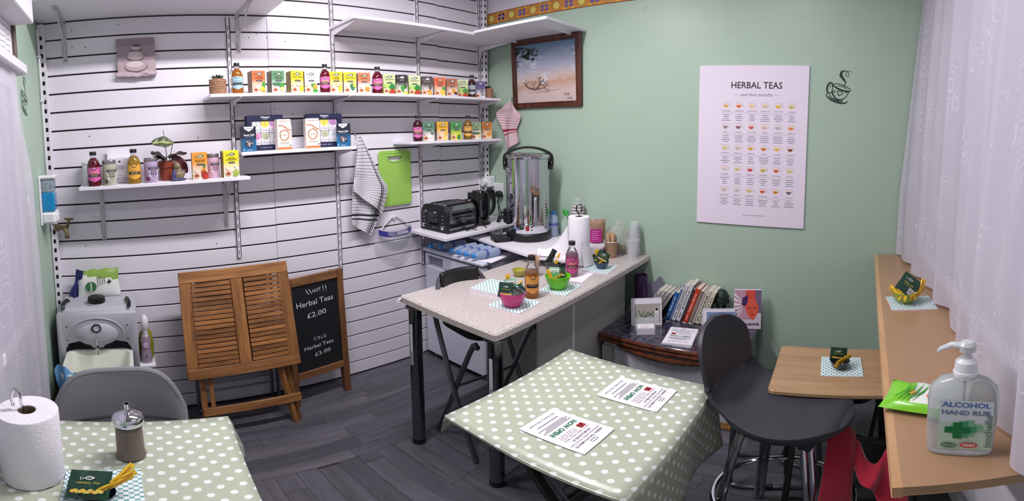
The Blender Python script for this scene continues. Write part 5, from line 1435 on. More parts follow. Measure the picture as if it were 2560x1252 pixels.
# wipes on the tank
WIPEM = MB(mat('wipes_white', (224, 226, 222), .35), mat('wipes_green', (132, 164, 72), .3))
t = thing('wipes_pack', 'green and white wipes packet lying behind the filler cap', 'wipes packet', (-.175, 2.335, .8035), rot=(R(-12), R(-3), 0))
def pillow(w, h, d, m_, n=12):
    mb = MB(m_)
    for s_ in (-1, 1):
        mb.grid(lambda u, v: ((u - .5) * w * (1 - .05 * math.sin(math.pi * v)), s_ * d / 2 * (math.sin(math.pi * min(max(u, .0), 1)) ** .45) * (math.sin(math.pi * v) ** .5) , v * h + .004 * math.sin(u * 20) * (v > .9)), n, n)
    return mb
o = ob('packet', pillow(.225, .150, .050, WIPEM.mats[0]), t, recalc=False, ang=70)
o.data.materials.append(WIPEM.mats[1])
for pg in o.data.polygons:
    if pg.center.z > .108 - pg.center.x * .22: pg.material_index = 1
p = Print((0, -.0262, 0), (1, 0, 0), (0, 0, 1), eps=.0005); DG = C(48, 104, 56)
p.oval(-.038, .060, .058, .054, DG, 20); p.text('Dettol', -.038, .058, .016, WH, fit=.048, rot=90, bold=.02)
for i, w in enumerate(('ANTIBACTERIAL', 'CLEANSING', 'SURFACE', 'WIPES')): p.text(w, .000 + i * .012, .088, .009, C(60, 60, 60), fit=.020 + .003 * len(w), rot=90, bold=.02, up=False)
p.line([(.048, .080), (.070, .080)], .007, BLK, False); p.line([(.059, .070), (.059, .092)], .007, BLK, False)
p.done('print', t)
t = thing('wipes_pack', 'crumpled dark blue packet squeezed beside the green wipes', 'wipes packet', (-.312, 2.335, .8035), rot=(0, R(24), R(20)))
ob('packet', MB(mat('blue_foil', (44, 48, 104), .3, var=.3, scale=30)).grid(lambda u, v: ((u - .5) * (.052 + .03 * v ** 3), .010 * math.sin(u * 8 + v * 9), v * .155 + .0), 10, 16), t, recalc=False, ang=50)
# soap bottles on a ledge
t = thing('soap_ledge', 'small white ledge right of the hand wash unit', 'ledge', (.045, 2.345, .392))
ob('ledge', MB(WHITEP).box((0, 0, 0), (.090, .145, .018), bev=.003), t); ob('back_plate', MB(WHITEP).box((0, .068, -.03), (.090, .008, .07), bev=.002), t)
t = thing('dish_soap_bottle', 'yellow green washing up liquid bottle behind the pump bottle', 'soap bottle', (.050, 2.368, .4015))
ob('bottle_body', MB(mat('yellow_green_soap', (168, 168, 52), .08, var=.08, trans=.25, coat=.4)).lathe([(0, 0), (.034, 0), (.038, .02), (.040, .10), (.030, .165), (.012, .19), (.012, .20), (0, .20)], 20, sy=.55), t)
ob('cap', MB(WHITEP).lathe([(0, .2), (.013, .2), (.010, .235), (0, .24)], 14), t); 
p = Print((0, -.0225, 0), (1, 0, 0), (0, 0, 1)); p.line(arc(0, .10, .020, 40, 300, 14), .006, C(92, 96, 44)); p.done('print', t)
t = thing('soap_bottle', 'white and purple pump soap bottle on the small ledge', 'soap bottle', (.046, 2.318, .4015))
sb = mat('lilac_soap', (186, 168, 186), .1, var=.15, scale=40, trans=.3, coat=.4)
ob('bottle_body', MB(sb).lathe([(0, 0), (.028, 0), (.030, .01), (.028, .05), (.022, .09), (.026, .14), (.022, .165), (.010, .175), (0, .175)], 20, sy=.8), t)
ob('pump', MB(WHITEP).lathe([(0, .175), (.014, .175), (.014, .205), (.020, .215), (.021, .250), (.016, .275), (.008, .285), (0, .286)], 16), t)
p = Print((0, -.0235, 0), (1, 0, 0), (0, 0, 1)); p.oval(0, .115, .030, .040, C(206, 170, 206), 16); p.line([(-.010, .122), (.010, .124)], .004, WH, False); p.oval(0, .045, .010, .012, C(96, 60, 90), 10); p.done('print', t)

# ------------------------------------------------------------------ left table and what stands on it
POLKA = dots('polka_oilcloth', (176, 183, 163), (226, 230, 227), .0490, .175, .30, .2, sy=.060)
def cloth_table(name_cloth, label, corners, z, drop, droplen, legs=None):
    """corners: a, b, c, d counter-clockwise; cloth with hanging sides, unfolded UVs in metres"""
    A, B, Cc, D_ = [Vector((*c_, z)) for c_ in corners]
    w = (B - A).length; h = (D_ - A).length
    mb = MB(POLKA)
    bl = lambda u, v: A * (1 - u) * (1 - v) + B * u * (1 - v) + Cc * u * v + D_ * (1 - u) * v
    mb.grid(lambda u, v: bl(u, v) + Vector((0, 0, .0008 * math.sin(u * 11) * math.sin(v * 9))), 16, 16, uvfn=lambda u, v: (u * w, v * h))
    for i, (P0, P1, n0, dl) in enumerate(((A, B, Vector((0, -1, 0)), droplen[0]), (B, Cc, Vector((1, 0, 0)), droplen[1]), (Cc, D_, Vector((0, 1, 0)), droplen[2]), (D_, A, Vector((-1, 0, 0)), droplen[3]))):
        e = (P1 - P0).normalized(); n_ = Vector((e.y, -e.x, 0)); L = (P1 - P0).length
        def fn(u, v, P0=P0, P1=P1, n_=n_, dl=dl):
            q = P0.lerp(P1, u); s_ = v * dl
            k = min(1, dl / .12); out = .003 * min(1, v * 4) + ((.010 + .014 * math.sin(u * 7 + i)) * v + .012 * v * math.cos(u * math.pi * 2) ** 2) * k
            return q + n_ * out - Vector((0, 0, max(0, s_ - .002)))
        if i == 0: uvf = lambda u, v, dl=dl: (u * w, -v * dl)
        elif i == 1: uvf = lambda u, v, dl=dl: (w + v * dl, u * h)
        elif i == 2: uvf = lambda u, v, dl=dl: (w - u * w, h + v * dl)
        else: uvf = lambda u, v, dl=dl: (-v * dl, h - u * h)
        mb.grid(fn, 20, 8, uvfn=uvf)
    o = ob(name_cloth, mb, None, ang=45)
    md = o.modifiers.new('thickness', 'SOLIDIFY'); md.thickness = .0012; md.offset = -1
    return tag(o, label, 'tablecloth')
LT = [(-.405, .62), (.205, .64), (.243, 1.243), (-.385, 1.292)]
cloth_table('tablecloth', 'sage polka dot oilcloth on the table by the small lace curtain', LT, .7215, None, (.12, .14, .07, .01))
t = thing('side_table', 'table holding the full kitchen roll and sugar pourer', 'table', (-.085, .95, 0))
ob('table_top', MB(BEECH).box((0, 0, .7075), (.58, .58, .022), bev=.003), t)
for x in (-.22, .22):
    for y in (-.22, .22): ob('leg', MB(BLACK).tube([(x, y, 0), (x, y, .70)], .014, 8), t)
GC = mat('grey_chair_plastic', (128, 128, 134), .5, var=.06, scale=6, bump=.1, bscale=90)
t = thing('folding_chair', 'grey plastic folding chair tucked behind the polka dot table by the lace curtain', 'folding chair', (-.072, 1.36, 0))
def bk(u, v):
    x = (u - .5) * .405; top = .845 - .155 * (abs(u - .5) * 2) ** 5; z0 = .640 + .02 * math.cos((u - .5) * 3)
    return (x, .030 * (1 - (2 * (u - .5)) ** 2) + .02 * v, z0 + (top - z0) * v)
o = ob('backrest', MB(GC).grid(bk, 26, 12), t, recalc=False, ang=60); md = o.modifiers.new('shell', 'SOLIDIFY'); md.thickness = .018; md.offset = 0
rim_ = [bk(i / 26, 1) for i in range(27)]
ob('rim', MB(GC).tube([bk(0, 0)] + [bk(0, j / 6) for j in range(1, 6)] + rim_ + [bk(1, 1 - j / 6) for j in range(1, 7)], .011, 8), t)
ob('seat', MB(GC).box((0, -.22, .44), (.38, .38, .03), bev=.012), t)
for s_ in (-1, 1):
    ob('frame', MB(MET).tube([(s_ * .175, .05, .70), (s_ * .178, -.04, .44), (s_ * .19, -.30, .012)], .010, 8), t); ob('rear_leg', MB(MET).tube([(s_ * .185, -.20, .44), (s_ * .185, .14, .012)], .010, 8), t)

TOWEL = None
def paper_mat():
    if 'embossed_paper' in MATS: return MATS['embossed_paper']
    t_ = NT('embossed_paper'); v = t_.coord('Object')
    w_ = t_.n.new('ShaderNodeTexVoronoi'); w_.inputs['Scale'].default_value = 38; t_.link(v, w_.inputs['Vector'])
    s_ = t_.math('SINE', t_.math('MULTIPLY', w_.outputs['Distance'], 34))
    t_.b.inputs['Base Color'].default_value = lin((234, 230, 238)); t_.b.inputs['Roughness'].default_value = .9
    t_.link(t_.mix(t_.noise(v, 20), lin((230, 226, 234)), lin((238, 234, 242))), t_.b.inputs['Base Color'])
    t_.bump(s_, .35, .0010)
    MATS['embossed_paper'] = t_.m
    return t_.m
EMB = paper_mat()
CARDB = mat('cardboard_tube', (120, 98, 84), .8, var=.1)
t = thing('kitchen_roll', 'full white kitchen roll on the polka dot table by the lace curtain', 'kitchen roll', (-.262, .990, .7262))
ob('roll', MB(EMB).lathe([(.022, 0), (.071, 0), (.073, .004), (.073, .222), (.071, .226), (.022, .226)], 48, close=True), t)
ob('core', MB(CARDB).lathe([(.020, .002), (.0215, .002), (.0215, .224), (.020, .224)], 24, close=True), t)
t = thing('roll_holder', 'chrome wire stand through the full kitchen roll', 'roll holder', (-.262, .990, .7225))
ob('base_ring', MB(CHROME).tube([(.070 * math.cos(2 * math.pi * i / 28), .070 * math.sin(2 * math.pi * i / 28), .0025) for i in range(28)], .002, 6, closed=True), t)
ob('spine', MB(CHROME).tube(bez([(-.010, 0, .003), (-.010, 0, .20), (-.014, 0, .27), (-.024, -.002, .292), (-.034, 0, .27), (-.032, 0, .24)], 5), .0042, 8), t)
t = thing('sugar_shaker', 'glass sugar pourer with a chrome lid on the small lace curtain table', 'sugar pourer', (-.037, 1.085, .7225))
ob('glass_jar', MB(CLEAR).lathe([(0, 0), (.036, 0), (.039, .006), (.039, .014), (.035, .022), (.034, .118), (.032, .126), (0, .126)], 28), t)
ob('sugar', MB(mat('brown_sugar', (150, 122, 98), .9, var=.25, scale=400, bump=.4, bscale=900)).lathe([(0, .004), (.032, .004), (.0325, .022), (.0315, .108), (0, .112)], 28), t)
ob('lid', MB(CHROME).lathe([(0, .124), (.039, .124), (.041, .130), (.040, .144), (.034, .152), (.012, .160), (0, .161)], 32), t)
ob('spout', MB(CHROME).lathe([(.0065, .158), (.0075, .158), (.0075, .188), (.0065, .188)], 14, close=True), t)
NAP = dots('teal_spot_napkin', (84, 148, 146), (222, 230, 234), .0225, .30, .8, sy=.0185)
def napkin(label, cx, cy, z, w, h, rot, th=.004, cat='napkin', group='teal spotted paper napkins'):
    mb = MB(NAP)
    a, b = w / 2, h / 2; c_, s_ = math.cos(R(rot)), math.sin(R(rot))
    mb.grid(lambda u, v: ((u - .5) * w, (v - .5) * h, th), 4, 4, uvfn=lambda u, v: (u * w, v * h))
    mb.grid(lambda u, v: ((u - .5) * w, (v - .5) * h, 0), 4, 4, uvfn=lambda u, v: (u * w, v * h))
    for P0, P1 in (((-a, -b), (a, -b)), ((a, -b), (a, b)), ((a, b), (-a, b)), ((-a, b), (-a, -b))):
        mb.grid(lambda u, v, P0=P0, P1=P1: (P0[0] + (P1[0] - P0[0]) * u, P0[1] + (P1[1] - P0[1]) * u, v * th), 4, 1, mat=PAPER, uvfn=lambda u, v: (0.5, 0.5))
    o = ob('napkin', mb, None, loc=(cx, cy, z), rot=(0, 0, R(rot)), ang=30)
    return tag(o, label, cat, group)
napkin('teal spotted napkin under the dark bowl on the small lace curtain table', -.100, .925, .7228, .172, .175, 2)

def bowl(name, label, loc, r, h, rgb, cat='bowl', rough=.3, coat=.2):
    mt = mat('bowl_%d_%d_%d' % rgb, rgb, rough, var=.04, coat=coat)
    return solo(name, label, cat, MB(mt).lathe([(0, 0), (r * .48, 0), (r * .55, h * .04), (r * .80, h * .38), (r * .96, h * .80), (r, h), (r * .97, h * 1.0), (r * .92, h * .80), (r * .75, h * .40), (r * .45, h * .10), (0, h * .07)], 36), loc)
SG = mat('sachet_dark_green', (24, 62, 46), .25, var=.12, scale=30, coat=.3)
SYEL = mat('sachet_yellow', (226, 186, 40), .3, var=.08, coat=.2); SMINT = mat('sachet_mint', (150, 200, 166), .35, var=.05); SBLK = mat('sachet_black', (38, 40, 40), .3, var=.1)
def sachet(label, loc, rot, w, h, mt, d=.006, deco=None, group='tea sachets in bowls'):
    """flat foil tea sachet, standing in its XZ plane"""
    t = thing('tea_sachet', label, 'tea sachet', loc, rot=tuple(R(a) for a in rot), group=group)
    mb = MB(mt)
    for s_ in (-1, 1):
        mb.grid(lambda u, v: ((u - .5) * w, s_ * (d / 2 * (max(0, math.sin(math.pi * min(max((u - .06) / .88, 0), 1))) ** .6) * (max(0, math.sin(math.pi * min(max((v - .08) / .84, 0), 1))) ** .6) + .0003) + .0012 * math.sin(u * 13 + v * 9), (v - .5) * h), 12, 12)
    ob('foil', mb, t, recalc=False, ang=60)
    p = Print((0, -d / 2 - .0016, 0), (1, 0, 0), (0, 0, 1), eps=.0004)
    if deco == 'green':
        leaf_logo(p, 0, h * .22, w * .22, WH, SG); p.text('HERBAL TEA', 0, h * .04, w * .085, C(214, 196, 90), fit=w * .55, up=False)
        rg_ = random.Random(int(w * 1e4))
        for i in range(12): p.oval((-.32 + .06 * i) * w, h * (-.26 + .03 * math.sin(i * 2)), w * .13, h * .12, rg_.choice((C(222, 196, 90), C(206, 176, 150), C(236, 190, 60), C(216, 150, 60))), 8)
    elif deco == 'mint':
        p.rect(-w * .4, h * .1, w * .4, h * .36, WH, False); p.rect(-w * .38, -h * .35, w * .38, -h * .02, C(90, 170, 110)); p.line([(-w * .3, h * .2), (w * .3, h * .2)], w * .06, C(80, 130, 90), False)
    elif deco == 'stick':
        p.line([(-w * .1, -h * .4), (-w * .1, h * .4)], w * .18, C(176, 110, 40), False); p.line([(w * .25, -h * .3), (w * .25, h * .35)], w * .1, C(196, 140, 40), False)
    elif deco == 'bar':
        p.rect(w * .05, -h * .42, w * .42, -h * .12, C(220, 222, 224))
        for i in range(9): p.line([(w * (.08 + i * .037), -h * .38), (w * (.08 + i * .037), -h * .16)], w * .016, BLK, False)
        p.text('HERBAL TEA', -w * .08, h * .02, w * .09, C(206, 200, 90), fit=w * .5, up=False); p.text('LEMONGRASS', -w * .08, -h * .08, w * .06, C(206, 200, 90), fit=w * .42, up=False); leaf_logo(p, -w * .12, h * .25, w * .24, C(190, 200, 196), SG)
    if p.mb.v: p.done('print', t)
    return t
bowl('tea_bowl', 'dark blue bowl of sachets on the polka dot table by the lace curtain', (-.108, .885, .7270), .040, .034, (36, 54, 76))
sachet('large green lemon tea sachet over the dark blue bowl', (-.125, .905, .768), (-58, -6, -12), .094, .082, SG, .007, 'green')
for i, (dx, rz, ry, lb) in enumerate(((.0, -26, 66, 'lowest yellow sugar stick beside the large lemon sachet'), (.008, -34, 56, 'upper yellow sugar stick beside the large lemon sachet'), (.012, -14, 48, 'nearest yellow sugar stick by the large lemon sachet'))):
    sachet(lb, (-.070 + dx, .900 + .010 * i, .775 + .005 * i), (-50, ry, rz), .016, .085, SYEL, .005, 'stick', 'yellow sugar sticks')

# ------------------------------------------------------------------ worktop, its legs and the unit below
GRT = speckle('granite_laminate', (196, 186, 184), (86, 70, 70), (216, 208, 210), 250, .565, .30, 0)
t = thing('worktop', 'speckled granite effect worktop on tall chrome legs', 'worktop', (1.814, 1.388, .84))
ob('top', MB(GRT).box((0, 0, -.019), (1.338, .602, .038), bev=.007), t)
ob('edge_band', MB(speckle('raw_edge', (186, 178, 172), (150, 140, 132), None, 200, .58, .6, .2)).box((-.6695, 0, -.019), (.002, .590, .026)), t)
ob('corner_hook', MB(WHITEP).tube([(-.672, .285, -.012), (-.688, .285, -.016), (-.690, .285, -.028), (-.680, .285, -.034)], .004, 6), t)
DKC = mat('dark_chrome', (126, 128, 136), .12, 1.0, var=.05)
for x, y in ((-.646, .215), (-.634, -.262)):
    l = ob('leg', MB(DKC).lathe([(0, .032), (.030, .032), (.030, .798), (.044, .799), (.044, .802), (0, .802)], 32), t, loc=(x, y, -.84))
    ob('foot', MB(BLACK).lathe([(0, 0), (.030, 0), (.032, .006), (.032, .030), (0, .032)], 28), l)
    p = Print((0, 0, 0), (1, 0, 0), (0, 0, 1), curve=.0302); p.rect(-.020, .50, -.004, .72, C(206, 204, 212))
    for i in range(12): p.rect(-.017, .505 + i * .006, -.007, .508 + i * .006, BLK, False)
    p.done('label', l, rot=(0, 0, R(-58)))
UNW = mat('unit_panel_grey', (168, 166, 162), .5, var=.03)
t = thing('base_unit', 'plain pale cupboard unit with two back panels under the worktop', 'cupboard', (1.93, 1.42, 0))
ob('carcass', MB(UNW).box((.085, .01, .40), (.67, .46, .795), bev=.002), t)
for x, w in ((-.282, .272), (.140, .552)): ob('back_panel', MB(UNW).box((x, -.232, .40), (w, .012, .79), bev=.002), t)
ob('joint_strip', MB(WHITEP).box((-.141, -.238, .40), (.014, .008, .79), bev=.001), t)

# ------------------------------------------------------------------ food and drink things on the worktop
WT = .8402
napkin('teal spotted napkin under the pink bowl on the worktop', 1.425, 1.240, WT + .0002, .165, .165, 4)
napkin('stack of teal spotted napkins in the middle of the worktop', 1.520, 1.445, WT + .0002, .170, .170, 8, .014)
napkin('teal spotted napkin under the lime green bowl', 1.715, 1.205, WT + .0002, .170, .145, 6)
napkin('teal spotted napkin under the dark teal bowl by the kitchen roll', 2.100, 1.210, WT + .0002, .165, .150, 8)
ZN = WT + .0045
bowl('tea_bowl', 'hot pink bowl filled with tea sachets', (1.402, 1.232, ZN), .060, .068, (206, 54, 132), rough=.35)
bowl('tea_bowl', 'lime green bowl filled with tea sachets', (1.704, 1.212, ZN), .061, .066, (110, 206, 26), rough=.3)
bowl('tea_bowl', 'small empty olive green bowl by the stirring sticks', (1.750, 1.488, WT), .038, .036, (170, 164, 66))
bowl('tea_bowl', 'small dark grey bowl of sachets behind the lime bowl', (1.955, 1.425, WT), .043, .036, (64, 76, 86))
bowl('tea_bowl', 'dark teal bowl of sachets on the far worktop napkin', (2.100, 1.203, ZN), .041, .038, (42, 78, 98))
for a in [
 ('dark green tea sachet at the left of the pink bowl', (1.375, 1.245, .922), (-18, 12, -38), .062, .066, SG, .006, 'green'),
 ('mint green tea sachet at the back of the pink bowl', (1.425, 1.262, .928), (-10, -4, -44), .050, .056, SMINT, .005, 'mint'),
 ('black tea sachet lying low at the front of the pink bowl', (1.412, 1.212, .912), (-52, 4, -40), .072, .040, SBLK, .005, None),
 ('small dark tea sachet at the right edge of the pink bowl', (1.440, 1.225, .915), (-30, -30, -44), .040, .040, SG, .005, None),
 ('mint green tea sachet in the lime green bowl', (1.700, 1.232, .918), (-12, 4, -50), .052, .060, SMINT, .005, 'mint'),
 ('dark green tea sachet in the lime green bowl', (1.728, 1.215, .918), (-18, -6, -52), .048, .052, SG, .005, 'green'),
 ('upright black tea sachet in the small dark grey bowl', (1.950, 1.430, .912), (-14, 30, -50), .030, .085, SBLK, .005, None),
 ('black tea sachet lying in the small dark grey bowl', (1.940, 1.432, .878), (-40, 10, -50), .050, .040, SBLK, .005, None),
 ('large dark green tea sachet leaning in the dark teal bowl', (2.104, 1.198, .908), (-24, 32, -56), .070, .062, SG, .006, 'green')]: sachet(*a)
for a in [
 ('yellow sugar stick poking out behind the mint sachet in the pink bowl', (1.418, 1.275, .940), (-14, 0, -44), .014, .070, SYEL, .004, 'stick'),
 ('yellow sugar stick beside the mint sachet in the pink bowl', (1.430, 1.282, .938), (-14, 6, -44), .014, .070, SYEL, .004, 'stick'),
 ('yellow sugar stick at the right side of the pink bowl', (1.452, 1.244, .920), (-34, 52, -44), .014, .062, SYEL, .004, 'stick'),
 ('yellow sugar stick at the left side of the lime bowl', (1.672, 1.232, .912), (-14, -24, -50), .016, .068, SYEL, .004, 'stick'),
 ('yellow sugar stick in front of the mint sachet in the lime bowl', (1.694, 1.205, .906), (-50, 78, -50), .014, .060, SYEL, .004, 'stick'),
 ('yellow sugar stick at the right side of the lime bowl', (1.738, 1.220, .908), (-24, 22, -52), .016, .062, SYEL, .004, 'stick'),
 ('yellow sugar stick leaning left in the dark grey bowl', (1.972, 1.405, .900), (-30, 28, -50), .014, .066, SYEL, .004, 'stick'),
 ('yellow sugar stick pointing right from the dark grey bowl', (1.985, 1.392, .888), (-40, 76, -50), .014, .070, SYEL, .004, 'stick'),
 ('yellow sugar stick standing behind the dark teal bowl sachet', (2.098, 1.232, .915), (-8, -8, -56), .014, .066, SYEL, .004, 'stick'),
 ('yellow sugar stick tilted behind the dark teal bowl sachet', (2.108, 1.236, .912), (-8, 10, -56), .014, .066, SYEL, .004, 'stick'),
 ('yellow sugar stick at the front of the dark teal bowl', (2.088, 1.196, .886), (-48, 66, -56), .014, .055, SYEL, .004, 'stick')]: sachet(*a, group='yellow sugar sticks')
bottle('large amber bottle with orange label standing beside the pink bowl', (1.548, 1.245, WT), (176, 104, 40), 'amber_dark', (232, 160, 72), DK, None, .200, .0330, 40, 'GINGER', fill=.70)
bottle('pink juice bottle with pink label on a sheet of paper', (1.908, 1.268, WT + .0016), (150, 84, 112), 'rose', (196, 74, 132), (74, 20, 44), None, .190, .0340, 50, 'WILD|BERRY', fill=.72)
tag(ob('paper_sheet', MB(PAPER).box((1.915, 1.238, WT + .0008), (.165, .115, .0012), rot=(0, 0, R(10)))), 'white paper sheet under the pink juice bottle', 'paper')
STK = wood('birch_stick', (196, 152, 112), (226, 188, 150), axis=2, rough=.6, bump=.05)
def sticks(parent, r, z0, L, n, w, seed):
    rg_ = random.Random(seed); me = mesh('stirring_stick', MB(STK).box((0, 0, L / 2), (w, .0016, L)))
    for i in range(n):
        a = rg_.uniform(0, 2 * math.pi); q = r * math.sqrt(rg_.random())
        ob('stirring_stick', me, parent, loc=(q * math.cos(a) * .7, q * math.sin(a) * .7, z0), rot=(R(rg_.uniform(-7, 7)), R(rg_.uniform(-7, 7)), rg_.uniform(-.9, .9) + R(-50)))
t = thing('stick_cup', 'clear cup full of thin wooden stirring sticks', 'cup', (1.795, 1.432, WT))
ob('clear_cup', MB(mat('thin_clear_plastic', (228, 230, 234), .08, trans=.8, ior=1.12)).lathe([(0, 0), (.028, 0), (.034, .078), (.036, .080), (.033, .078), (.027, .003), (0, .003)], 24), t)
sticks(t, .030, .004, .112, 34, .005, 3)
t = thing('stirrer_cup', 'brown ripple paper cup full of wooden stirrers', 'cup', (2.335, 1.272, WT))
ob('paper_cup', MB(mat('kraft_cup', (158, 126, 98), .7, var=.05), WHITEP).lathe([(0, .004), (.029, .004), (.029, 0), (.031, 0), (.041, .100), (.038, .100), (.028, .01), (0, .01)], 30), t)
ob('rim', MB(WHITEP).tube([(.041 * math.cos(2 * math.pi * i / 30), .041 * math.sin(2 * math.pi * i / 30), .100) for i in range(30)], .0022, 6, closed=True), t)
sticks(t, .038, .01, .138, 32, .0075, 9)
PLC = mat('tumbler_plastic', (226, 230, 232), .1, var=.01, alpha=.30)
t = thing('cup_stack', 'tall upturned stack of clear plastic tumblers against the sage wall', 'cups', (2.430, 1.165, WT))
for i in range(9): ob('tumbler', MB(PLC).lathe([(.038, 0), (.039, .003), (.035, .030), (.026, .098), (0, .100)], 24), t, loc=(0, 0, .0008 + i * .0145))
t = thing('plastic_tumbler', 'single upright clear tumbler in front of the tumbler stack', 'cup', (2.352, 1.142, WT))
ob('tumbler', MB(PLC).lathe([(0, .001), (.028, .001), (.031, .03), (.038, .118), (.039, .120)], 28), t)
ob('rim', MB(mat('tumbler_rim', (222, 226, 230), .15, alpha=.75)).tube([(.0392 * math.cos(2 * math.pi * i / 30), .0392 * math.sin(2 * math.pi * i / 30), .120) for i in range(30)], .0014, 6, closed=True), t)
# kitchen roll with its loose sheet
t = thing('kitchen_roll', 'white kitchen roll with a loose sheet trailing on the worktop', 'kitchen roll', (2.102, 1.350, WT + .008))
ob('roll', MB(EMB).lathe([(.022, 0), (.058, 0), (.060, .004), (.060, .270), (.058, .274), (.022, .274)], 48, close=True), t)
ob('core', MB(CARDB).lathe([(.020, .002), (.0215, .002), (.0215, .272), (.020, .272)], 24, close=True), t)
def shf(u, v):
    a = Vector((-.052, .035, .015)).lerp(Vector((-.048, .045, .225)), v); b = Vector((-.165, .165, .000)).lerp(Vector((-.085, .225, .075)), v)
    q = a.lerp(b, u); q.z -= .055 * math.sin(math.pi * u) * v; q += Vector((-.03, -.03, 0)) * math.sin(math.pi * u) * (1 - v) * .8
    q.z = max(q.z, .003 if q.y < .08 else .058); return q
o = ob('loose_sheet', MB(EMB).grid(shf, 24, 16), t, recalc=False, ang=80)
o = ob('loose_sheet', MB(EMB).grid(lambda u, v: Vector((-.060 + .105 * u, -.052 - .012 * math.sin(u * 3) - .018 * (1 - v), .002 + .155 * v * (1 - .5 * u))), 14, 12), t, recalc=False, ang=80)
t = thing('roll_holder', 'chrome kitchen roll stand with looped top on the worktop', 'roll holder', (2.102, 1.350, WT))
ob('base_plate', MB(CHROME).lathe([(0, 0), (.050, 0), (.052, .003), (.048, .007), (0, .007)], 32), t)
ob('spine', MB(DKC).tube([(0, 0, .006), (0, 0, .300)], .004, 8), t)
ob('loop', MB(DKC).tube([(.011 * math.cos(a), .011 * -math.cos(a), .325 + .026 * math.sin(a)) for a in [2 * math.pi * i / 16 for i in range(16)]], .0045, 8, closed=True), t)
# bags by the wall
FILM = mat('cellophane', (222, 218, 214), .1, var=.05, alpha=.20, bump=.6, bscale=60)
t = thing('snack_bag', 'brown paper and clear bag with magenta label behind the kitchen roll', 'bag', (2.395, 1.405, .9003), rot=(0, 0, R(-55)))
ob('bag', pillow(.105, .150, .050, mat('kraft_bag', (152, 118, 96), .5, var=.3, scale=40, bump=.8, bscale=50)), t, recalc=False, ang=60)
p = Print((0, -.0275, 0), (1, 0, 0), (0, 0, 1), eps=.0006); p.poly(rrect(.070, .085, .006, 3, -.010, .050), C(176, 40, 136))
for i in range(5): p.line([(-.036, .078 - i * .012), (.010 - (i % 2) * .012, .078 - i * .012)], .003, C(228, 160, 206), False)
p.done('label', t)
t = thing('bread_bag', 'clear cellophane bag of dark herbs tied at the top', 'bag', (2.425, 1.272, WT), rot=(0, 0, R(-58)))
lump('contents', t, mat('dried_herbs', (92, 84, 50), .9, var=.6, scale=160, bump=1, bscale=220), [((-.02, 0, .035), (.050, .030, .033)), ((.035, 0, .028), (.032, .026, .027)), ((-.035, -.004, .100), (.028, .018, .035))], .005)
ob('cellophane', MB(FILM).lathe([(.072, 0), (.085, .03), (.082, .10), (.062, .150), (.022, .182), (.010, .190), (.018, .205), (.028, .216)], 22, sy=.42), t)
ob('tie', MB(C(210, 196, 150)).tube([(.011 * math.cos(2 * math.pi * i / 12), .008 * math.sin(2 * math.pi * i / 12), .190) for i in range(12)], .003, 6, closed=True), t)

# ------------------------------------------------------------------ black folding seats by the worktop
def fold_chair(label, loc, rz, w, zs, zb, d=.36, wb=.3, group=None):
    """seat faces local -Y; two crossing tube frames, seat pad and low backrest"""
    t = thing('folding_chair', label, 'folding chair', loc, rot=(0, 0, R(rz)), group=group)
    for s_ in (-1, 1):
        ob('leg', MB(MET).tube([(s_ * (wb / 2 + .02), .20, zb), (s_ * w / 2, .135, zs + .02), (s_ * w / 2, -.165, .010)], .0125, 8), t)
        ob('leg', MB(MET).tube(bez([(s_ * (w / 2 - .018), -.17, zs - .03), (s_ * (w / 2 - .018), -.11, zs - .08), (s_ * (w / 2 - .018), .165, .010)], 4), .0125, 8), t)
    ob('cross_bar', MB(MET).tube([(-w / 2, .0, zs * .55), (w / 2, .0, zs * .55)], .007, 8), t)
    ob('top_bow', MB(MET).tube(bez([(-wb / 2 - .02, .20, zb - .01), (-wb / 2, .215, zb + .022), (0, .232, zb + .026), (wb / 2, .215, zb + .022), (wb / 2 + .02, .20, zb - .01)], 4), .010, 8), t)
    ob('seat', MB(BLACK).prism(rrect(w - .03, d, .10, 6), zs - .018, zs + .018, bev=.010), t)
    ob('backrest', MB(BLACK).grid(lambda u, v: ((u - .5) * wb, .188 + .030 * math.sin(math.pi * u), zb - .040 + .085 * v), 14, 4), t, recalc=False).modifiers.new('s', 'SOLIDIFY').thickness = .022
    return t
fold_chair('tall black folding chair pushed under the worktop corner', (1.440, 1.435, 0), -8, .37, .70, .865, .34, .21)
fold_chair('low black folding chair between the worktop and polka dot table', (1.42, .955, 0), 180, .46, .455, .520, .45, .30)

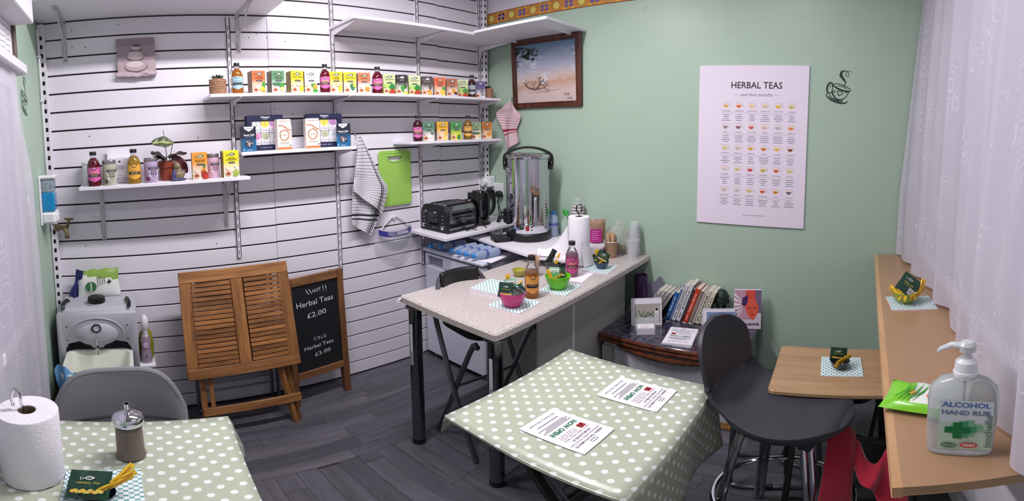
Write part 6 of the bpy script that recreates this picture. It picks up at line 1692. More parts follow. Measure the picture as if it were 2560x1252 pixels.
# ------------------------------------------------------------------ polka dot table in the middle
cloth_table('tablecloth', 'sage polka dot oilcloth on the middle table with two flyers', [(.743, .371), (1.354, .359), (1.397, .941), (.781, .942)], .7215, None, (.265, .20, .085, .012))
t = thing('side_table', 'table under the middle sage polka dot oilcloth', 'table', (1.068, .653, 0))
ob('table_top', MB(BEECH).box((0, 0, .7075), (.57, .55, .022), bev=.003), t)
TBR = mat('bronze_tube', (70, 62, 60), .4, .7)
for s_ in (-1, 1):
    bar('leg', (s_ * .17, -.20, .69), (s_ * .17, .20, .012), .030, .018, TBR); bar('leg', (s_ * .145, .20, .69), (s_ * .145, -.20, .012), .030, .018, TBR)
bar('brace', (-.17, -.20, .10), (.17, -.20, .10), .018, .018, TBR)
def flyer(label, c, rz, z, w=.148, h=.205, big=True):
    t = thing('flyer', label, 'flyer', (c[0], c[1], z), rot=(0, 0, R(rz)), group='now open flyers')
    ob('sheet', MB(PAPER).box((0, 0, .0006), (w, h, .0010)), t)
    p = Print((0, 0, .0012), (1, 0, 0), (0, 1, 0)); GR_ = C(30, 110, 72); IK = C(60, 50, 66)
    p.line([(-.012, h * .43), (.012, h * .43), (.012, h * .39), (-.012, h * .39), (-.012, h * .43)], .002, IK, False); p.text('HERBAL TEAS IN A MINUTE', 0, h * .34, .010, IK, fit=w * .82, bold=.02, up=False)
    p.text('REFRESHING HERBAL TEA KITCHEN', 0, h * .28, .008, IK, fit=w * .86, up=False); p.text('WE ARE LOCATED AT:', 0, h * .22, .010, IK, fit=w * .55, bold=.03, up=False); p.text('Unit 76, Ludlow Indoor Market', 0, h * .16, .009, IK, fit=w * .74, up=False)
    p.rect(-w * .36, h * .03, -w * .20, h * .13, C(170, 40, 44)); p.line([(-w * .34, h * .05), (-w * .28, h * .10), (-w * .22, h * .06)], .005, C(60, 20, 24), False)
    for i, q in enumerate(('Drop in, Relax & Enjoy', 'with Family & Friends', 'Try a Range of Herbal Teas')): p.text(q, w * .12, h * (.12 - .035 * i), .0065, C(130, 80, 110), fit=w * .46, shear=.3, up=False)
    p.text('NOW OPEN!', 0, -h * .06, .022, GR_, fit=w * .72, bold=.04, up=False)
    for i in range(4): p.line([(-w * .40 + (i % 2) * .01, -h * (.15 + .028 * i)), (w * .40 - (i % 3) * .012, -h * (.15 + .028 * i))], .0022, C(96, 88, 104), False)
    p.line([(-w * .30, -h * .31), (w * .30, -h * .31)], .0024, C(70, 62, 80), False); p.text('Tell a Friend to Tell a Friend!', 0, -h * .40, .012, C(80, 66, 90), fit=w * .72, shear=.3, up=False)
    p.done('print', t)
    return t
flyer('now open flyer nearer the window side edge of the middle table', (.935, .637), 179, .7242)
flyer('now open flyer nearer the book cabinet on the middle table', (1.217, .568), 177, .7242)
flyer('corner of a white flyer at the near edge of the small lace curtain table', (.052, .765), 88, .7242)

# ------------------------------------------------------------------ cabinet with books by the sage wall
def marble(name='dark_marble', a=(34, 32, 44), b=(92, 88, 108)):
    t_ = NT(name); v = t_.coord('Object'); n = t_.noise(v, 16, 6, .7); n2 = t_.noise(v, 44, 4, .7)
    f = t_.ramp(t_.math('ABSOLUTE', t_.math('SUBTRACT', n, .5)), .0, .05)
    c_ = t_.mix(f, lin(b), lin(a)); c_ = t_.mix(t_.ramp(n2, .56, .66), c_, lin((74, 66, 92)))
    t_.link(c_, t_.b.inputs['Base Color']); t_.b.inputs['Roughness'].default_value = .12; t_.b.inputs['Coat Weight'].default_value = .6
    return t_.m
MARB = marble()
WGR = wood('white_limed_grain', (176, 172, 182), (206, 202, 212), axis=2, stretch=8, scale=6, rough=.5, bump=.12, rand=False)
ZC = .490
t = thing('book_cabinet', 'low white grained cabinet with dark marble top and curved mahogany rail', 'cabinet', (2.245, .785, 0))
ob('carcass', MB(WGR).box((.012, 0, .245), (.436, .735, .400), bev=.003), t)
ob('side_panel', MB(MARB).box((.010, -.374, .262), (.450, .012, .405)), t)
ob('drawer_front', MB(WGR).box((-.212, -.030, .225), (.014, .650, .345), bev=.003), t); ob('left_stile', MB(UNW).box((-.212, .340, .235), (.016, .060, .36), bev=.002), t)
ob('plinth', MB(wood('pine_plinth', (170, 112, 56), (196, 140, 82), axis=1)).box((-.19, -.0, .03), (.06, .73, .055), bev=.004), t)
def bow(x0, dep, y0=-.385, y1=.385, n=20): return [(x0 - dep * math.sin(math.pi * i / n), y1 + (y0 - y1) * i / n) for i in range(n + 1)]
ob('marble_top', MB(MARB).prism(bow(-.215, .022) + [(.235, -.385), (.235, .385)], .466, .490, bev=.002), t)
b = MB(MAHOG)
for z, r_ in ((.478, .012), (.455, .014)): b.tube([(q[0] - .004, q[1], z) for q in bow(-.215, .022)], r_, 8)
ob('front_moulding', b, t)
ob('rail_handle', MB(MAHOG).tube([(q[0] - .006, q[1] * .74, .432 - .014 * math.sin(math.pi * i / 20)) for i, q in enumerate(bow(-.212, .034))], [.003 + .013 * math.sin(math.pi * i / 20) ** .5 for i in range(21)], 8), t)
# books
def book(label, y, lean, w, h, d, rgb, txt='', tcol=(40, 36, 44), x=2.350, group='books leaning on the cabinet', cover=None):
    t = thing('book', label, 'book', (x, y, ZC + .0008 + w * abs(math.sin(R(lean))) * .5), rot=(R(lean), 0, 0), group=group)
    cm = mat('cover_%d_%d_%d' % rgb, rgb, .35, var=.04)
    b = MB(cm); b.box((.0012, 0, h / 2), (.0024, w, h), bev=.0005)
    for s_ in (-1, 1): b.box((d / 2, s_ * (w / 2 - .0008), h / 2), (d, .0016, h))
    ob('cover', b, t)
    ob('pages', MB(mat('book_pages', (214, 206, 192), .8, var=.08, scale=200)).box((d / 2, 0, h / 2), (d - .006, w - .0034, h - .006)), t)
    if txt:
        p = Print((-.0002, 0, h * .5), (0, -1, 0), (0, 0, 1)); p.text(txt, 0, h * .08, w * .50, C(*tcol), fit=h * .54, rot=-90, bold=.02, up=False); p.line([(0, -h * .26), (0, -h * .42)], w * .16, C(*tcol), False); p.done('title', t)
    if cover:
        p = Print((d / 2, -w / 2 - .0002, h / 2), (1, 0, 0), (0, 0, 1)); p.rect(-d * .48, -h * .48, d * .48, h * .48, C(*cover)); p.oval(0, 0, d * .5, h * .4, C(120, 100, 90)); p.done('cover_picture', t)
B_ = [(1.062, 30, .020, .205, .12, (206, 202, 206), 'MEDITATION', (60, 56, 64), 'pale spined book first from the purple vase'),
      (1.036, 30, .020, .205, .12, (196, 190, 190), 'HOMEOPATHY', (50, 46, 52), 'pale spined book second from the purple vase'),
      (1.010, 30, .019, .198, .12, (188, 180, 178), 'HERBS', (40, 36, 40), 'pale spined book third from the purple vase'),
      (.984, 30, .018, .195, .12, (176, 170, 168), 'AROMA', (50, 46, 50), 'last pale book of the first group showing its dark cover picture')]
for y, a, w, h, d, c_, s_, tc2, lb in B_: book(lb, y, a, w, h, d, c_, s_, tc2, cover=(50, 42, 40) if y < 1 else None)
B2 = [(.918, 24, .024, .190, .115, (40, 96, 160), 'ART OF FAITH', (220, 226, 236), 'blue spined book at the start of the second group'),
      (.890, 23, .012, .215, .12, (96, 130, 176), '', (255, 255, 255), 'thin light blue book beside the blue one'),
      (.868, 22, .024, .245, .12, (206, 204, 212), 'NATURE', (70, 66, 90), 'tall white spined book beside the thin blue one'),
      (.838, 21, .026, .255, .12, (214, 212, 218), 'YOGA', (50, 46, 60), 'tallest white spined book mid second group'),
      (.806, 18, .014, .225, .12, (70, 60, 66), '', (0, 0, 0), 'thin dark spined book left of the red one'),
      (.784, 17, .026, .230, .12, (206, 62, 40), 'Family Healing', (240, 200, 190), 'red spined book in the second group'),
      (.754, 16, .020, .220, .12, (150, 126, 116), '', (0, 0, 0), 'brown spined book right of the red one'),
      (.732, 15, .013, .215, .12, (186, 176, 176), '', (0, 0, 0), 'thin pale pink spined book right of the brown one'),
      (.708, 14, .026, .225, .12, (206, 200, 184), 'REIKI', (60, 54, 50), 'cream spined book with short dark title'),
      (.676, 13, .026, .220, .12, (216, 208, 188), 'THE SECRET', (90, 80, 70), 'last cream book beside the dark head bust')]
yb = None
for y, a, w, h, d, c_, s_, tc2, lb in B2:
    yb = .918 if yb is None else yb - (wp + w) / 2 / math.cos(R(18.5)) - .0012
    wp = w; a = 18.5; y0_ = y; y = yb
    book(lb, y, a, w, h, d, c_, s_, tc2, cover=(196, 186, 160) if y0_ < .68 else None)
for y in (.955, .905, .80, .765):
    tag(ob('bookend', MB(mat('pewter', (130, 128, 136), .3, .9)).tube(bez([(2.30, y - .03, ZC + .004), (2.315, y + .01, ZC + .004), (2.335, y - .02, ZC + .004), (2.345, y + .02, ZC + .008), (2.348, y + .012, ZC + .05)], 4), .004, 6, flat=.6)), {.955: 'curly pewter bookend foot by the beach photo frame', .905: 'curly pewter bookend foot below the blue book', .80: 'curly pewter bookend foot left of the red book', .765: 'curly pewter bookend foot below the red book'}[y], 'bookend')
solo('magazine_holder', 'wavy edged grey plastic holder behind the first books', 'holder', MB(mat('lilac_grey_plastic', (120, 116, 134), .4)).prism([(-.10, 0), (.07, 0), (.07, .22), (.05, .235), (.02, .195), (-.02, .175), (-.05, .19), (-.08, .175), (-.10, .13)], -.003, .003, M=Matrix(((0, 0, 1, 0.045), (-1, 0, 0, 0), (0, 1, 0, 0), (0, 0, 0, 1))) @ Matrix.Identity(4)), (2.405, 1.055, ZC + .0005))
solo('vase', 'deep purple cylindrical vase under the worktop end', 'vase', MB(mat('aubergine_glaze', (58, 26, 72), .35, coat=.3)).lathe([(0, 0), (.036, 0), (.038, .004), (.038, .232), (.036, .236), (.034, .232), (.034, .01), (0, .01)], 32), (2.425, 1.115, ZC + .0005))
# framed photographs
def pframe(label, loc, rz, w, h, tilt, draw, rgb=(214, 210, 220)):
    t = thing('photo_mount', label, 'picture', loc, rot=(R(-tilt), 0, R(rz)))
    ob('backing', MB(mat('mount_%d' % rgb[0], rgb, .3)).box((0, .006, h / 2), (w, .006, h), bev=.001), t); ob('mount', MB(PAPER).box((.004, -.0005, h / 2 - .006), (w - .012, .004, h - .012)), t)
    p = Print((.004, -.0028, 0), (1, 0, 0), (0, 0, 1)); draw(p, w, h); p.done('picture', t)
def dr1(p, w, h):
    p.rect(-w * .42, h * .08, w * .42, h * .80, C(164, 168, 152)); p.rect(-w * .42, h * .48, w * .42, h * .80, C(176, 166, 156))
    for q in ([(-.28, .58), (-.24, .42), (-.18, .34), (-.08, .33), (.02, .36)], [(-.20, .34), (-.14, .46), (-.12, .54)], [(-.10, .33), (-.04, .44), (.04, .50), (.06, .44)], [(0, .36), (.08, .42), (.16, .44), (.22, .50)], [(.08, .42), (.14, .36), (.20, .37)]): p.line([(a * w, b * h) for a, b in q], .0034, C(58, 54, 50), False)
    p.k += 1; p.rect(w * .24, h * .10, w * .36, h * .66, WH); p.rect(w * .26, h * .54, w * .34, h * .64, BLK)
    for i in range(8): p.line([(w * .26, h * (.16 + i * .04)), (w * .34, h * (.16 + i * .04))], .0012, BLK, False)
def dr2(p, w, h):
    p.rect(-w * .40, h * .05, w * .46, h * .86, C(104, 124, 158)); p.rect(-w * .40, h * .5, w * .46, h * .86, C(126, 150, 190))
    for i in range(9): p.line([(-w * .38 + (i * 37 % 11) * .006, h * (.45 + i * .045)), (-w * .05 + (i * 23 % 9) * .01, h * (.46 + i * .045))], .003, C(66, 80, 110), False)
pframe('white mounted beach photo with a label behind the clear card box', (2.225, .985, ZC + .001), -58, .172, .162, 10, dr1)
pframe('white mounted seascape photo behind the stool back', (2.300, .595, ZC + .001), -70, .180, .130, 10, dr2)
t = thing('portrait_card', 'upright card with a red tinted face print beside the head bust', 'card', (2.372, .455, ZC + .001), rot=(R(-6), 0, R(-76)))
ob('card', MB(PAPER).box((0, 0, .118), (.150, .014, .236), bev=.001), t)
p = Print((0, -.0074, .118), (1, 0, 0), (0, 0, 1)); PK = C(226, 120, 130)
p.rect(-.074, -.117, .074, .117, C(214, 200, 214)); p.rect(-.074, -.06, .02, .117, C(196, 150, 170), False); p.rect(.02, -.02, .074, .117, C(120, 104, 130)); p.rect(-.012, .0, .040, .117, C(226, 84, 70))
for i in range(6): p.poly([(-.074, .10 - i * .03), (-.074, .085 - i * .03), (-.03, .05 - i * .012), (-.03, .054 - i * .012)], WH, False)
p.k += 1; p.poly([(-.02, .035), (.0, .062), (.040, .060), (.060, .02), (.056, -.02), (.034, -.062), (.012, -.050), (-.004, -.02)][::-1], C(232, 96, 78)); p.poly([(-.034, .03), (-.03, .07), (0, .088), (.0, .05), (-.012, .02)][::-1], C(74, 50, 96))
for ex, ez in ((.006, .010), (.040, .012)): p.oval(ex, ez, .014, .006, C(60, 30, 50), 10, False)
p.oval(.026, -.030, .016, .008, C(150, 30, 40), 10, False); p.line([(.022, .0), (.026, -.014), (.020, -.016)], .002, C(150, 50, 50), False); p.k += 1
p.text('I AM ROCK', .010, -.088, .018, C(50, 40, 90), fit=.110, bold=.04); p.done('print', t)
# head bust
BRZ = mat('dark_bronze', (46, 58, 54), .38, .35, var=.25, scale=50, bump=.2)
t = thing('head_bust', 'dark bronze head bust with a headband and chin chain', 'sculpture', (2.405, .612, ZC + .001), rot=(0, 0, R(-76))); t.scale = (1.12, 1.12, 1.13)
lump('head', t, BRZ, [((0, .004, .150), (.036, .042, .042)), ((0, -.002, .122), (.031, .036, .040)), ((0, -.014, .096), (.020, .022, .018)), ((0, .004, .080), (.021, .022, .050)), ((0, .006, .022), (.048, .028, .024)), ((0, .006, .008), (.040, .028, .010)),
   ((0, -.040, .118), (.0065, .009, .008)), ((0, -.038, .128), (.0042, .006, .014)), ((-.014, -.031, .124), (.009, .006, .010)), ((.014, -.031, .124), (.009, .006, .010)), ((0, -.036, .103), (.0105, .006, .0035)), ((0, -.035, .098), (.009, .006, .0035)), ((-.036, .004, .124), (.005, .009, .015)), ((.036, .004, .124), (.005, .009, .015)), ((-.013, -.034, .139), (.012, .005, .003)), ((.013, -.034, .139), (.012, .005, .003))], .0024)
ob('headband', MB(BRZ).tube([(.0375 * math.cos(a), .004 + .0445 * math.sin(a), .152 + .002 * math.sin(a)) for a in [2 * math.pi * i / 28 for i in range(28)]], .0030, 6, closed=True), t)
ob('chin_chain', MB(mat('aged_silver', (130, 138, 132), .4, .8)).tube([(.034 * math.cos(R(a)), -.022 - .016 * abs(math.sin(R(a))), .126 + .048 * math.sin(R(a))) for a in range(180, 361, 12)], .0024, 6), t)
eb = MB(mat('eye_dark', (14, 18, 18), .3))
for s_ in (-1, 1): eb.ball((s_ * .0135, -.0365, .1285), (.0072, .003, .0026), 10)
ob('eyes', eb, t)
ob('forehead_gem', MB(SLOTM).ball((0, -.0405, .152), (.004, .002, .004), 8), t)
ob('stand', MB(BRZ).lathe([(0, 0), (.040, 0), (.040, .012), (.034, .016), (0, .016)], 24), t)
# small things on the cabinet
t = thing('card_box', 'clear acrylic box of white business cards on the marble top', 'card holder', (2.128, .948, ZC + .0005), rot=(0, 0, R(-62)))
AC = mat('acrylic', (226, 226, 232), .08, var=.01, alpha=.35)
ob('tray', MB(AC).box((0, 0, .022), (.100, .068, .043), bev=.002), t); ob('cards', MB(PAPER).box((0, 0, .020), (.088, .056, .034)), t); ob('back_plate', MB(AC).box((0, .036, .040), (.110, .003, .080)), t)
p = Print((0, 0, .0437), (1, 0, 0), (0, 1, 0)); p.rect(-.042, -.026, .042, .026, WH)
for i in range(4): p.line([(-.030, .012 - i * .010), (.030 - .006 * i, .012 - i * .010)], .002, C(160, 90, 110), False)
p.done('print', t)
t = thing('flyer_pile', 'thick pile of now open flyers on the marble top', 'flyers', (2.140, .755, ZC + .0005), rot=(0, 0, R(-82)))
for i in range(5): ob('sheet', MB(PAPER).box((0, 0, .0015 + i * .003), (.150, .208, .0026), rot=(0, 0, R((-2.2, 1, -1, 1.5, 0)[i]))), t)
f = flyer('topmost now open flyer of the pile on the cabinet', (2.140, .755), -82, ZC + .0158)
tag(ob('paper_note', MB(C(196, 166, 110)).box((2.105, .600, ZC + .001), (.08, .10, .0012), rot=(0, 0, R(-60)))), 'tan paper note beside the flyer pile', 'paper')
t = thing('candle_cup', 'pink speckled cup on the cabinet behind the stool', 'cup', (2.150, .452, ZC + .0005))
ob('cup', MB(mat('pink_glitter', (188, 128, 138), .4, var=.25, scale=300)).lathe([(0, 0), (.027, 0), (.030, .010), (.031, .088), (.033, .090), (.030, .088), (.026, .012), (0, .012)], 28), t)
ob('rim', MB(C(222, 186, 190)).tube([(.0318 * math.cos(2 * math.pi * i / 28), .0318 * math.sin(2 * math.pi * i / 28), .089) for i in range(28)], .0018, 6, closed=True), t)

# ------------------------------------------------------------------ bar stool
STB = mat('black_moulded_plastic', (52, 52, 59), .46, var=.05, scale=8, bump=.08, bscale=300)
t = thing('bar_stool', 'black moulded bar stool with a curved back and chrome foot ring', 'stool', (1.335, .118, 0), rot=(0, 0, R(-17)))
ZS_ = .700
def shell(u, v):
    """v: 0 = front lip of the seat, 1 = top of the back; local +Y points to the back"""
    s_ = v * 1.0
    if s_ < .52:
        q = s_ / .52; y = -.205 + .360 * q; z = ZS_ + .004 * math.cos(q * math.pi * 2) - .022 * (1 - min(1, q * 7)) ** 2
        w = math.sqrt(max(0, 1 - ((y + .0) / .2052) ** 2)) * .205 if y < .05 else .198 - (y - .05) * .36
    elif s_ < .68:
        q = (s_ - .52) / .16; a = q * R(80); y = .155 + .075 * math.sin(a); z = ZS_ + .004 + .075 * (1 - math.cos(a)); w = .160 - .012 * math.sin(q * math.pi / 2)
    else:
        q = (s_ - .68) / .32; y = .229 + .045 * q; z = ZS_ + .066 + .205 * q; w = .140 * (1 - max(0, (q - .45) / .55) ** 2.4 * .999) ** .5 + .004 * math.sin(q * 3)
    x = (u * 2 - 1) * w
    if s_ > .45: k = min(1, (s_ - .45) / .2); y -= k * 1.5 * x * x; z += (k < 1) * 1.2 * x * x * k
    z += .18 * x * x * (1 - min(1, s_ / .5)) * 0
    return (x, y, z)
o = ob('seat_shell', MB(STB).grid(shell, 24, 56), t, recalc=False, ang=80); md = o.modifiers.new('shell', 'SOLIDIFY'); md.thickness = .014; md.offset = -1; md = o.modifiers.new('round', 'BEVEL'); md.width = .003; md.segments = 2
sk = MB(STB); sk.lathe([(0, ZS_ - .050), (.170, ZS_ - .050), (.192, ZS_ - .040), (.205, ZS_ - .020), (.204, ZS_ - .006), (.190, ZS_ - .003), (0, ZS_ - .003)], 48); ob('seat_skirt', sk, t)
for a in (45, 135, 225, 315):
    c_, s_ = math.cos(R(a)), math.sin(R(a)); n_ = Vector((-s_, c_, 0)) * .011
    for k in (-1, 1): ob('leg', MB(CHROME).tube(bez([Vector((.135 * c_, .135 * s_, ZS_ - .045)) + n_ * k, Vector((.178 * c_, .178 * s_, .45)) + n_ * k, Vector((.232 * c_, .232 * s_, .012)) + n_ * k], 4), .0105, 10), t)
    ob('leg_socket', MB(STB).lathe([(0, -.03), (.022, -.03), (.034, .03), (0, .03)], 16, M=Matrix.Translation((.137 * c_, .137 * s_, ZS_ - .07))), t)
ob('foot_ring', MB(CHROME).tube([(.222 * math.cos(2 * math.pi * i / 48), .222 * math.sin(2 * math.pi * i / 48), .255) for i in range(48)], .0105, 10, closed=True), t)

# ------------------------------------------------------------------ low beech table by the window counter
t = thing('side_table', 'beech topped folding table between the stool and window counter', 'table', (1.565, -.045, 0))
ob('table_top', MB(wood('beech_top', (156, 122, 88), (178, 144, 108), axis=1, stretch=14, scale=5, rough=.35, bump=.03, rand=False)).prism(rrect(.370, .475, .022, 5), .700, .720, bev=.004), t)
for s_ in (-1, 1):
    bar('leg', (-.14, s_ * .17, .69), (.15, s_ * .19, .012), .022, .022, BLACK); bar('leg', (.14, s_ * .15, .69), (-.15, s_ * .17, .012), .022, .022, BLACK)
bar('brace', (-.13, -.17, .12), (-.13, .17, .12), .012, .012, BLACK)
napkin('teal spotted napkin on the beech table', 1.583, -.045, .7203, .155, .148, 1)
bowl('tea_bowl', 'small dark bowl of sachets on the beech table', (1.570, -.038, .7246), .036, .034, (62, 66, 70))
sachet('dark green tea sachet upright in the bowl on the beech table', (1.586, -.032, .778), (-10, 4, -88), .060, .052, SG, .006, 'green')
sachet('upper yellow sugar stick across the bowl on the beech table', (1.558, -.050, .768), (-40, 82, -84), .016, .078, SYEL, .005, 'stick', 'yellow sugar sticks')
sachet('lower yellow sugar stick across the bowl on the beech table', (1.548, -.040, .762), (-46, 70, -84), .016, .074, SYEL, .005, 'stick', 'yellow sugar sticks')
t = thing('folding_chair', 'black folding chair with chrome legs beneath the beech table', 'folding chair', (1.93, -.05, 0), rot=(0, 0, R(70)))
ob('seat', MB(BLACK).prism(rrect(.36, .34, .08, 5), .44, .465, bev=.008), t)
for s_ in (-1, 1):
    ob('leg', MB(BLACK).tube([(s_ * .19, .20, .66), (s_ * .19, .05, .40), (s_ * .19, -.20, .012)], .011, 8), t); ob('leg', MB(BLACK).tube([(s_ * .17, -.12, .43), (s_ * .17, .20, .012)], .011, 8), t)
ob('floor_bar', MB(MET).tube([(-.19, .20, .016), (.17, .20, .016)], .010, 8), t)
t = thing('folding_chair', 'chrome framed folding chair whose bent feet show under the stool', 'folding chair', (1.72, .20, 0), rot=(0, 0, R(100)))
fb = bez([(-.16, .02, .55), (-.17, .09, .08), (-.14, .11, .014), (.0, .115, .012), (.14, .11, .014), (.17, .09, .08), (.16, .02, .55)], 6)
ob('front_frame', MB(MET).tube(fb, .011, 8), t)
ob('rear_frame', MB(MET).tube([(a[0] * .9, -a[1] * 1.0 - .02, a[2]) for a in fb], .010, 8), t)
ob('seat', MB(BLACK).prism(rrect(.33, .22, .05, 5, 0, 0), .535, .555, bev=.006), t)
ob('clip', MB(BLACK).box((.02, .115, .014), (.03, .026, .026), bev=.004), t)

# red cloth
REDC = mat('red_fleece', (172, 24, 52), .85, var=.08, scale=20, bump=.25, bscale=500, sheen=.3)
top = [(1.25, -.010, .657), (1.27, -.035, .682), (1.28, -.071, .654), (1.30, -.097, .588), (1.25, -.122, .531), (1.22, -.151, .530), (1.26, -.179, .563), (1.29, -.205, .592), (1.30, -.24, .60)]
bot = [(1.13, .016, .30), (1.15, -.036, .30), (1.18, -.078, .33), (1.24, -.085, .50), (1.16, -.105, .490), (1.14, -.130, .482), (1.17, -.145, .43), (1.12, -.185, .32), (1.14, -.24, .30)]
ct, cb = bez(top, 5), bez(bot, 5)
def rc(u, v):
    i = min(int(u * (len(ct) - 1)), len(ct) - 2); f = u * (len(ct) - 1) - i
    a = ct[i].lerp(ct[i + 1], f); b = cb[i].lerp(cb[i + 1], f); return a.lerp(b, v) + Vector((-.02 * math.sin(v * math.pi), 0, 0))
o = tag(ob('red_cloth', MB(REDC).grid(rc, 60, 12), recalc=False, ang=80), 'bright red cloth sagging in folds below the window counter', 'cloth')
o.modifiers.new('thickness', 'SOLIDIFY').thickness = .004
t = thing('folding_chair', 'dark folding chair carrying the red cloth under the window counter', 'folding chair', (1.30, -.235, 0), rot=(0, 0, R(92)))
ob('top_bar', MB(BLACK).tube([(-.06, 0, .50), (.19, 0, .62)], .010, 8), t)
for x in (-.06, .19): ob('leg', MB(BLACK).tube([(x, 0, .51 if x < 0 else .62), (x, -.02, .012)], .010, 8), t)
ob('seat', MB(BLACK).box((.06, -.13, .40), (.26, .22, .02), bev=.006), t)

# ------------------------------------------------------------------ window counter
t = thing('window_counter', 'long beech laminate counter shelf under the lace curtained window', 'counter', (0, 0, .950))
ob('counter_board', MB(BEECHB).prism([(.668, -.465), (.668, -.128), (2.472, -.240), (2.472, -.465)], -.025, 0, bev=.0015), t)
ob('front_lip', MB(wood('beech_lip', (186, 142, 102), (206, 166, 124), axis=0, stretch=10, scale=4, rough=.35, bump=.02, rand=False)).prism([(.668, -.128), (.668, -.111), (2.472, -.223), (2.472, -.240)], -.030, -.001, bev=.001), t)
for x in (.80, 1.6, 2.3): ob('bracket', bracket_mb(.22, .16), t, loc=(x, -.470, -.026), rot=(0, 0, R(180)))
NZ = .9503
napkin('teal spotted napkin under the olive bowl on the window counter', 1.700, -.305, NZ, .150, .175, 3)
bowl('tea_bowl', 'olive green bowl of sachets on the window counter', (1.712, -.282, NZ + .0045), .057, .048, (150, 168, 66))
sachet('large dark green tea sachet with barcode leaning on the olive bowl', (1.690, -.292, 1.030), (-34, 38, -97), .088, .080, SG, .008, 'bar')
for i, (a, b_, c_, lb) in enumerate((((1.700, -.240, .998), (-58, -62, -97), .09, 'yellow sugar stick at the left rim of the olive bowl'), ((1.685, -.262, .994), (-66, -70, -97), .09, 'second yellow sugar stick inside the left rim of the olive bowl'), ((1.690, -.330, 1.000), (-60, 66, -97), .10, 'yellow sugar stick at the right rim of the olive bowl'), ((1.678, -.312, .996), (-66, 74, -97), .09, 'second yellow sugar stick inside the right rim of the olive bowl'), ((1.700, -.338, 1.022), (-34, 30, -97), .07, 'short yellow sugar stick standing beside the barcode sachet'))):
    sachet(lb, a, b_, .020, c_, SYEL, .006, 'stick', 'yellow sugar sticks')
t = thing('wipes_pack', 'bright green and white wipes packet behind the hand rub bottle', 'wipes packet', (.965, -.222, NZ), rot=(R(-84), R(0), R(-112)))
WG = mat('wipes_leaf_green', (122, 200, 40), .25, var=.10, coat=.3)
o = ob('packet', pillow(.19, .12, .042, mat('wipes_glossy_white', (232, 236, 228), .25, coat=.3)), t, loc=(0, -.021, -.06), recalc=False, ang=70)
o.data.materials.append(WG)
for pg in o.data.polygons:
    if pg.center.x < -.035 or pg.center.z < .02: pg.material_index = 1
p = Print((-.010, -.0435, -.005), (1, 0, 0), (0, 0, 1), eps=.0006)
for i in range(4): p.line([(-.055 + i * .012, -.03), (-.035 + i * .012, .0), (-.03 + i * .014, .035)], [.003, .006, .001], C(60, 150, 50), False)
p.oval(-.02, -.005, .014, .018, C(226, 160, 60), 12, False); p.oval(.02, -.01, .016, .020, C(222, 120, 80), 12); p.done('print', t)
# hand rub bottle
t = thing('hand_rub_bottle', 'clear alcohol hand rub pump bottle with green cross label', 'pump bottle', (.775, -.248, NZ), rot=(0, 0, R(-107))); t.scale = (1.15, 1.05, 1.12)
GEL = mat('clear_gel_plastic', (214, 218, 222), .10, var=.02, trans=.55, ior=1.2, coat=.2)
def flat_body(prof, k, n=36):
    mb = MB(GEL); vs = []; fs = []
    for w, z in prof:
        for i in range(n):
            a = 2 * math.pi * i / n; c_, s_ = math.cos(a), math.sin(a)
            e = .62
            vs.append((w * abs(c_) ** e * (1 if c_ > 0 else -1), w * k(w) * abs(s_) ** e * (1 if s_ > 0 else -1), z))
    for l in range(len(prof) - 1):
        for i in range(n): j = (i + 1) % n; fs.append((l * n + i, l * n + j, (l + 1) * n + j, (l + 1) * n + i))
    fs.append(tuple(range(n - 1, -1, -1))); fs.append(tuple(range((len(prof) - 1) * n, len(prof) * n)))
    return mb.add(vs, fs)
ob('bottle_body', flat_body([(.046, 0), (.052, .003), (.054, .012), (.0565, .08), (.0575, .130), (.054, .150), (.040, .166), (.022, .172), (.020, .174)], lambda w: .46 if w > .03 else .46 + (.03 - w) * 40), t, ang=50)
ob('neck', MB(WHITEP).lathe([(0, .172), (.019, .172), (.019, .176), (.0205, .178), (.0205, .184), (.019, .186), (.019, .192), (.018, .204), (.012, .210), (0, .210)], 24), t)
TRW = mat('translucent_white', (226, 228, 232), .25, trans=.3)
ob('pump_head', MB(TRW).lathe([(0, .208), (.008, .208), (.008, .222), (.014, .224), (.015, .236), (.010, .242), (0, .243)], 18), t)
ob('nozzle', MB(TRW).tube([(0, 0, .232), (-.025, 0, .234), (-.042, 0, .224), (-.046, 0, .219)], [.010, .008, .006, .004], 10, flat=.7), t)
ob('dip_tube', MB(TRW).tube([(0, 0, .17), (.0, 0, .06)], .003, 6), t)
p = Print((.004, -.0262, .078), (1, 0, 0), (0, 0, 1), eps=.0004)
LB = C(186, 206, 190); p.rect(-.040, -.058, .044, .056, LB); p.rect(-.040, .006, .044, .056, C(206, 212, 218))
BLT = C(88, 112, 176); p.text('ALCOHOL', .001, .046, .0150, BLT, fit=.076, bold=.03)
p.text('HAND RUB', .001, .029, .0140, C(112, 120, 156), fit=.076, bold=.03)
for dx, cc in ((.018, C(120, 176, 140)), (.009, C(70, 146, 104)), (0, C(16, 112, 62))):
    x, z = -.008 + dx, -.010 + dx * .3
    p.poly([(x - .022, z - .007), (x - .009, z - .007), (x - .009, z - .020), (x + .005, z - .020), (x + .005, z - .007), (x + .018, z - .007), (x + .018, z + .007), (x + .005, z + .007), (x + .005, z + .018), (x - .009, z + .018), (x - .009, z + .007), (x - .022, z + .007)], cc)
p.text('isochelle', .038, -.012, .0165, C(110, 130, 124), fit=.075, rot=90, bold=.02, up=False)
p.oval(-.022, -.046, .028, .016, C(206, 222, 206), 24); p.oval(-.022, -.046, .026, .014, C(84, 128, 92), 24); p.text('MADE IN UK', -.022, -.046, .004, WH, fit=.020)
p.oval(.009, -.044, .028, .013, C(196, 66, 62), 24); p.text('HIGH', .009, -.044, .0085, WH, fit=.018, bold=.03)
p.done('label', t)

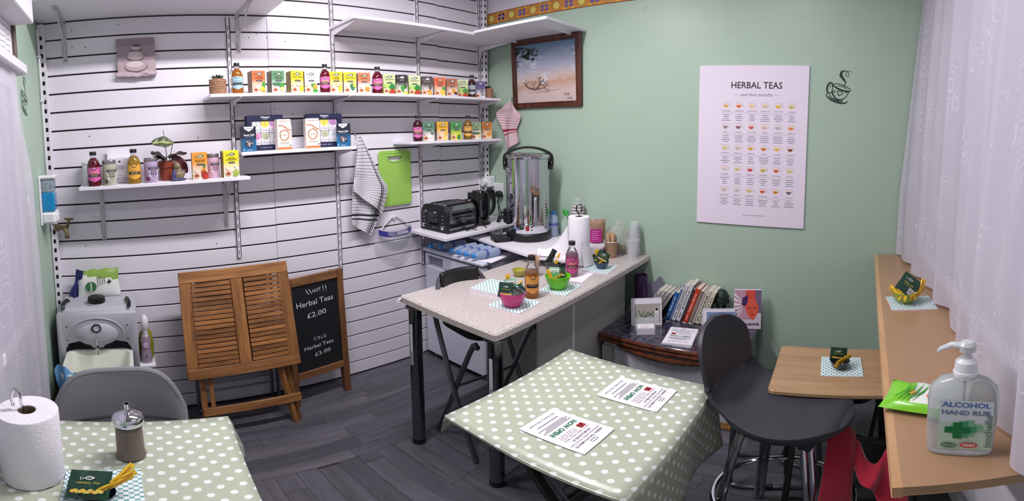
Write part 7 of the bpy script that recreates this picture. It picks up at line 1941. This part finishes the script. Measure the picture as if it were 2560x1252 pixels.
# ------------------------------------------------------------------ lace curtains
def lace(name, dens=.72):
    t_ = NT(name); uv = t_.coord('UV', (1, 1, 1)); v2 = t_.noise(uv, 3.0, 2)
    wv = t_.n.new('ShaderNodeTexVoronoi'); wv.feature = 'F1'; wv.inputs['Scale'].default_value = 9; t_.link(uv, wv.inputs['Vector'])
    rings = t_.math('SINE', t_.math('ADD', t_.math('MULTIPLY', wv.outputs['Distance'], 40), t_.math('MULTIPLY', v2, 14)))
    sp = t_.n.new('ShaderNodeSeparateXYZ'); t_.link(uv, sp.inputs[0])
    n1 = t_.noise(uv, 5.5, 2)
    mask = t_.ramp(n1, .52, .60)
    swirl = t_.math('MULTIPLY', t_.ramp(rings, .55, .8), mask)
    pat = t_.math('MULTIPLY', swirl, .45)
    net = t_.math('SINE', t_.math('MULTIPLY', sp.outputs[0], 2200)); net2 = t_.math('SINE', t_.math('MULTIPLY', sp.outputs[1], 2200))
    a = t_.math('ADD', dens, t_.math('MULTIPLY', t_.math('MULTIPLY', net, net2), .08))
    a = t_.math('ADD', a, t_.math('MULTIPLY', pat, .27))
    t_.link(t_.math('MINIMUM', a, 1.0), t_.b.inputs['Alpha'])
    t_.link(t_.mix(pat, lin((224, 218, 232)), lin((240, 236, 246))), t_.b.inputs['Base Color']); t_.b.inputs['Roughness'].default_value = .8
    t_.bump(pat, .5, .0015)
    # threads pass some light through
    tr = t_.n.new('ShaderNodeBsdfTranslucent'); tr.inputs[0].default_value = lin((214, 208, 222))
    mx = t_.n.new('ShaderNodeMixShader'); mx.inputs[0].default_value = .22
    al = t_.n.new('ShaderNodeBsdfTransparent'); m2 = t_.n.new('ShaderNodeMixShader')
    t_.link(a, m2.inputs[0]); t_.link(al.outputs[0], m2.inputs[1]); t_.link(tr.outputs[0], m2.inputs[2])
    t_.link(t_.b.outputs[0], mx.inputs[1]); t_.link(m2.outputs[0], mx.inputs[2]); t_.link(mx.outputs[0], t_.out.inputs[0])
    return t_.m
LACE = lace('white_lace', .74)
ybase = lambda x: (-.335 + (x - .7) * -.02 if x < .7 else -.335 - .03 * math.sin((x - .7) / 1.3 * math.pi / 2) - .045 * max(0, math.sin((x - .9) / 1.3 * math.pi)) if x < 2.2 else -.375 + (x - 2.2) * .10)
def cr_(u, v):
    x = .15 + 2.315 * u; f = math.sin(x * 31) * .5 + math.sin(x * 19 + 1) * .35 + math.sin(x * 53 + v * 2) * .18
    y = -.425 + (ybase(x) + .425) * min(1, v * 1.25) ** 1.1 + f * .024 * (.5 + v * .6)
    zb = .958 + .014 * abs(math.sin(x * 9)) ; z = 2.55 + (zb - 2.55) * v
    return (x, y, z)
t = thing('lace_curtain', 'white lace curtain falling in folds behind the window counter', 'curtain', (0, 0, 0))
ob('lace_net', MB(LACE).grid(cr_, 300, 36, uvfn=lambda u, v: (u * 3.2, v * 1.6)), t, recalc=False, ang=80)
ob('curtain_rail', MB(WHITEP).tube([(.1, -.435, 2.56), (2.46, -.435, 2.56)], .008, 8), t)
def cl_(u, v):
    edge = 1.70 + .23 * math.sin(min(v, .62) / .62 * math.pi / 2) - .02 * max(0, v - .6)
    y = .80 + (edge - .80) * u; f = math.sin(y * 42) * .5 + math.sin(y * 27 + 1) * .5
    return (-.392 + f * .014 * (.4 + v * .8), y, 1.905 - v * 1.50)
t = thing('lace_curtain', 'white leafy lace curtain over the side window beside the soap dispenser', 'curtain', (0, 0, 0))
ob('lace_net', MB(LACE).grid(cl_, 140, 36, uvfn=lambda u, v: (u * 1.3, v * 1.5)), t, recalc=False, ang=80)
ob('curtain_rail', MB(WHITEP).tube([(-.400, .7, 1.915), (-.400, 1.74, 1.915)], .007, 8), t)
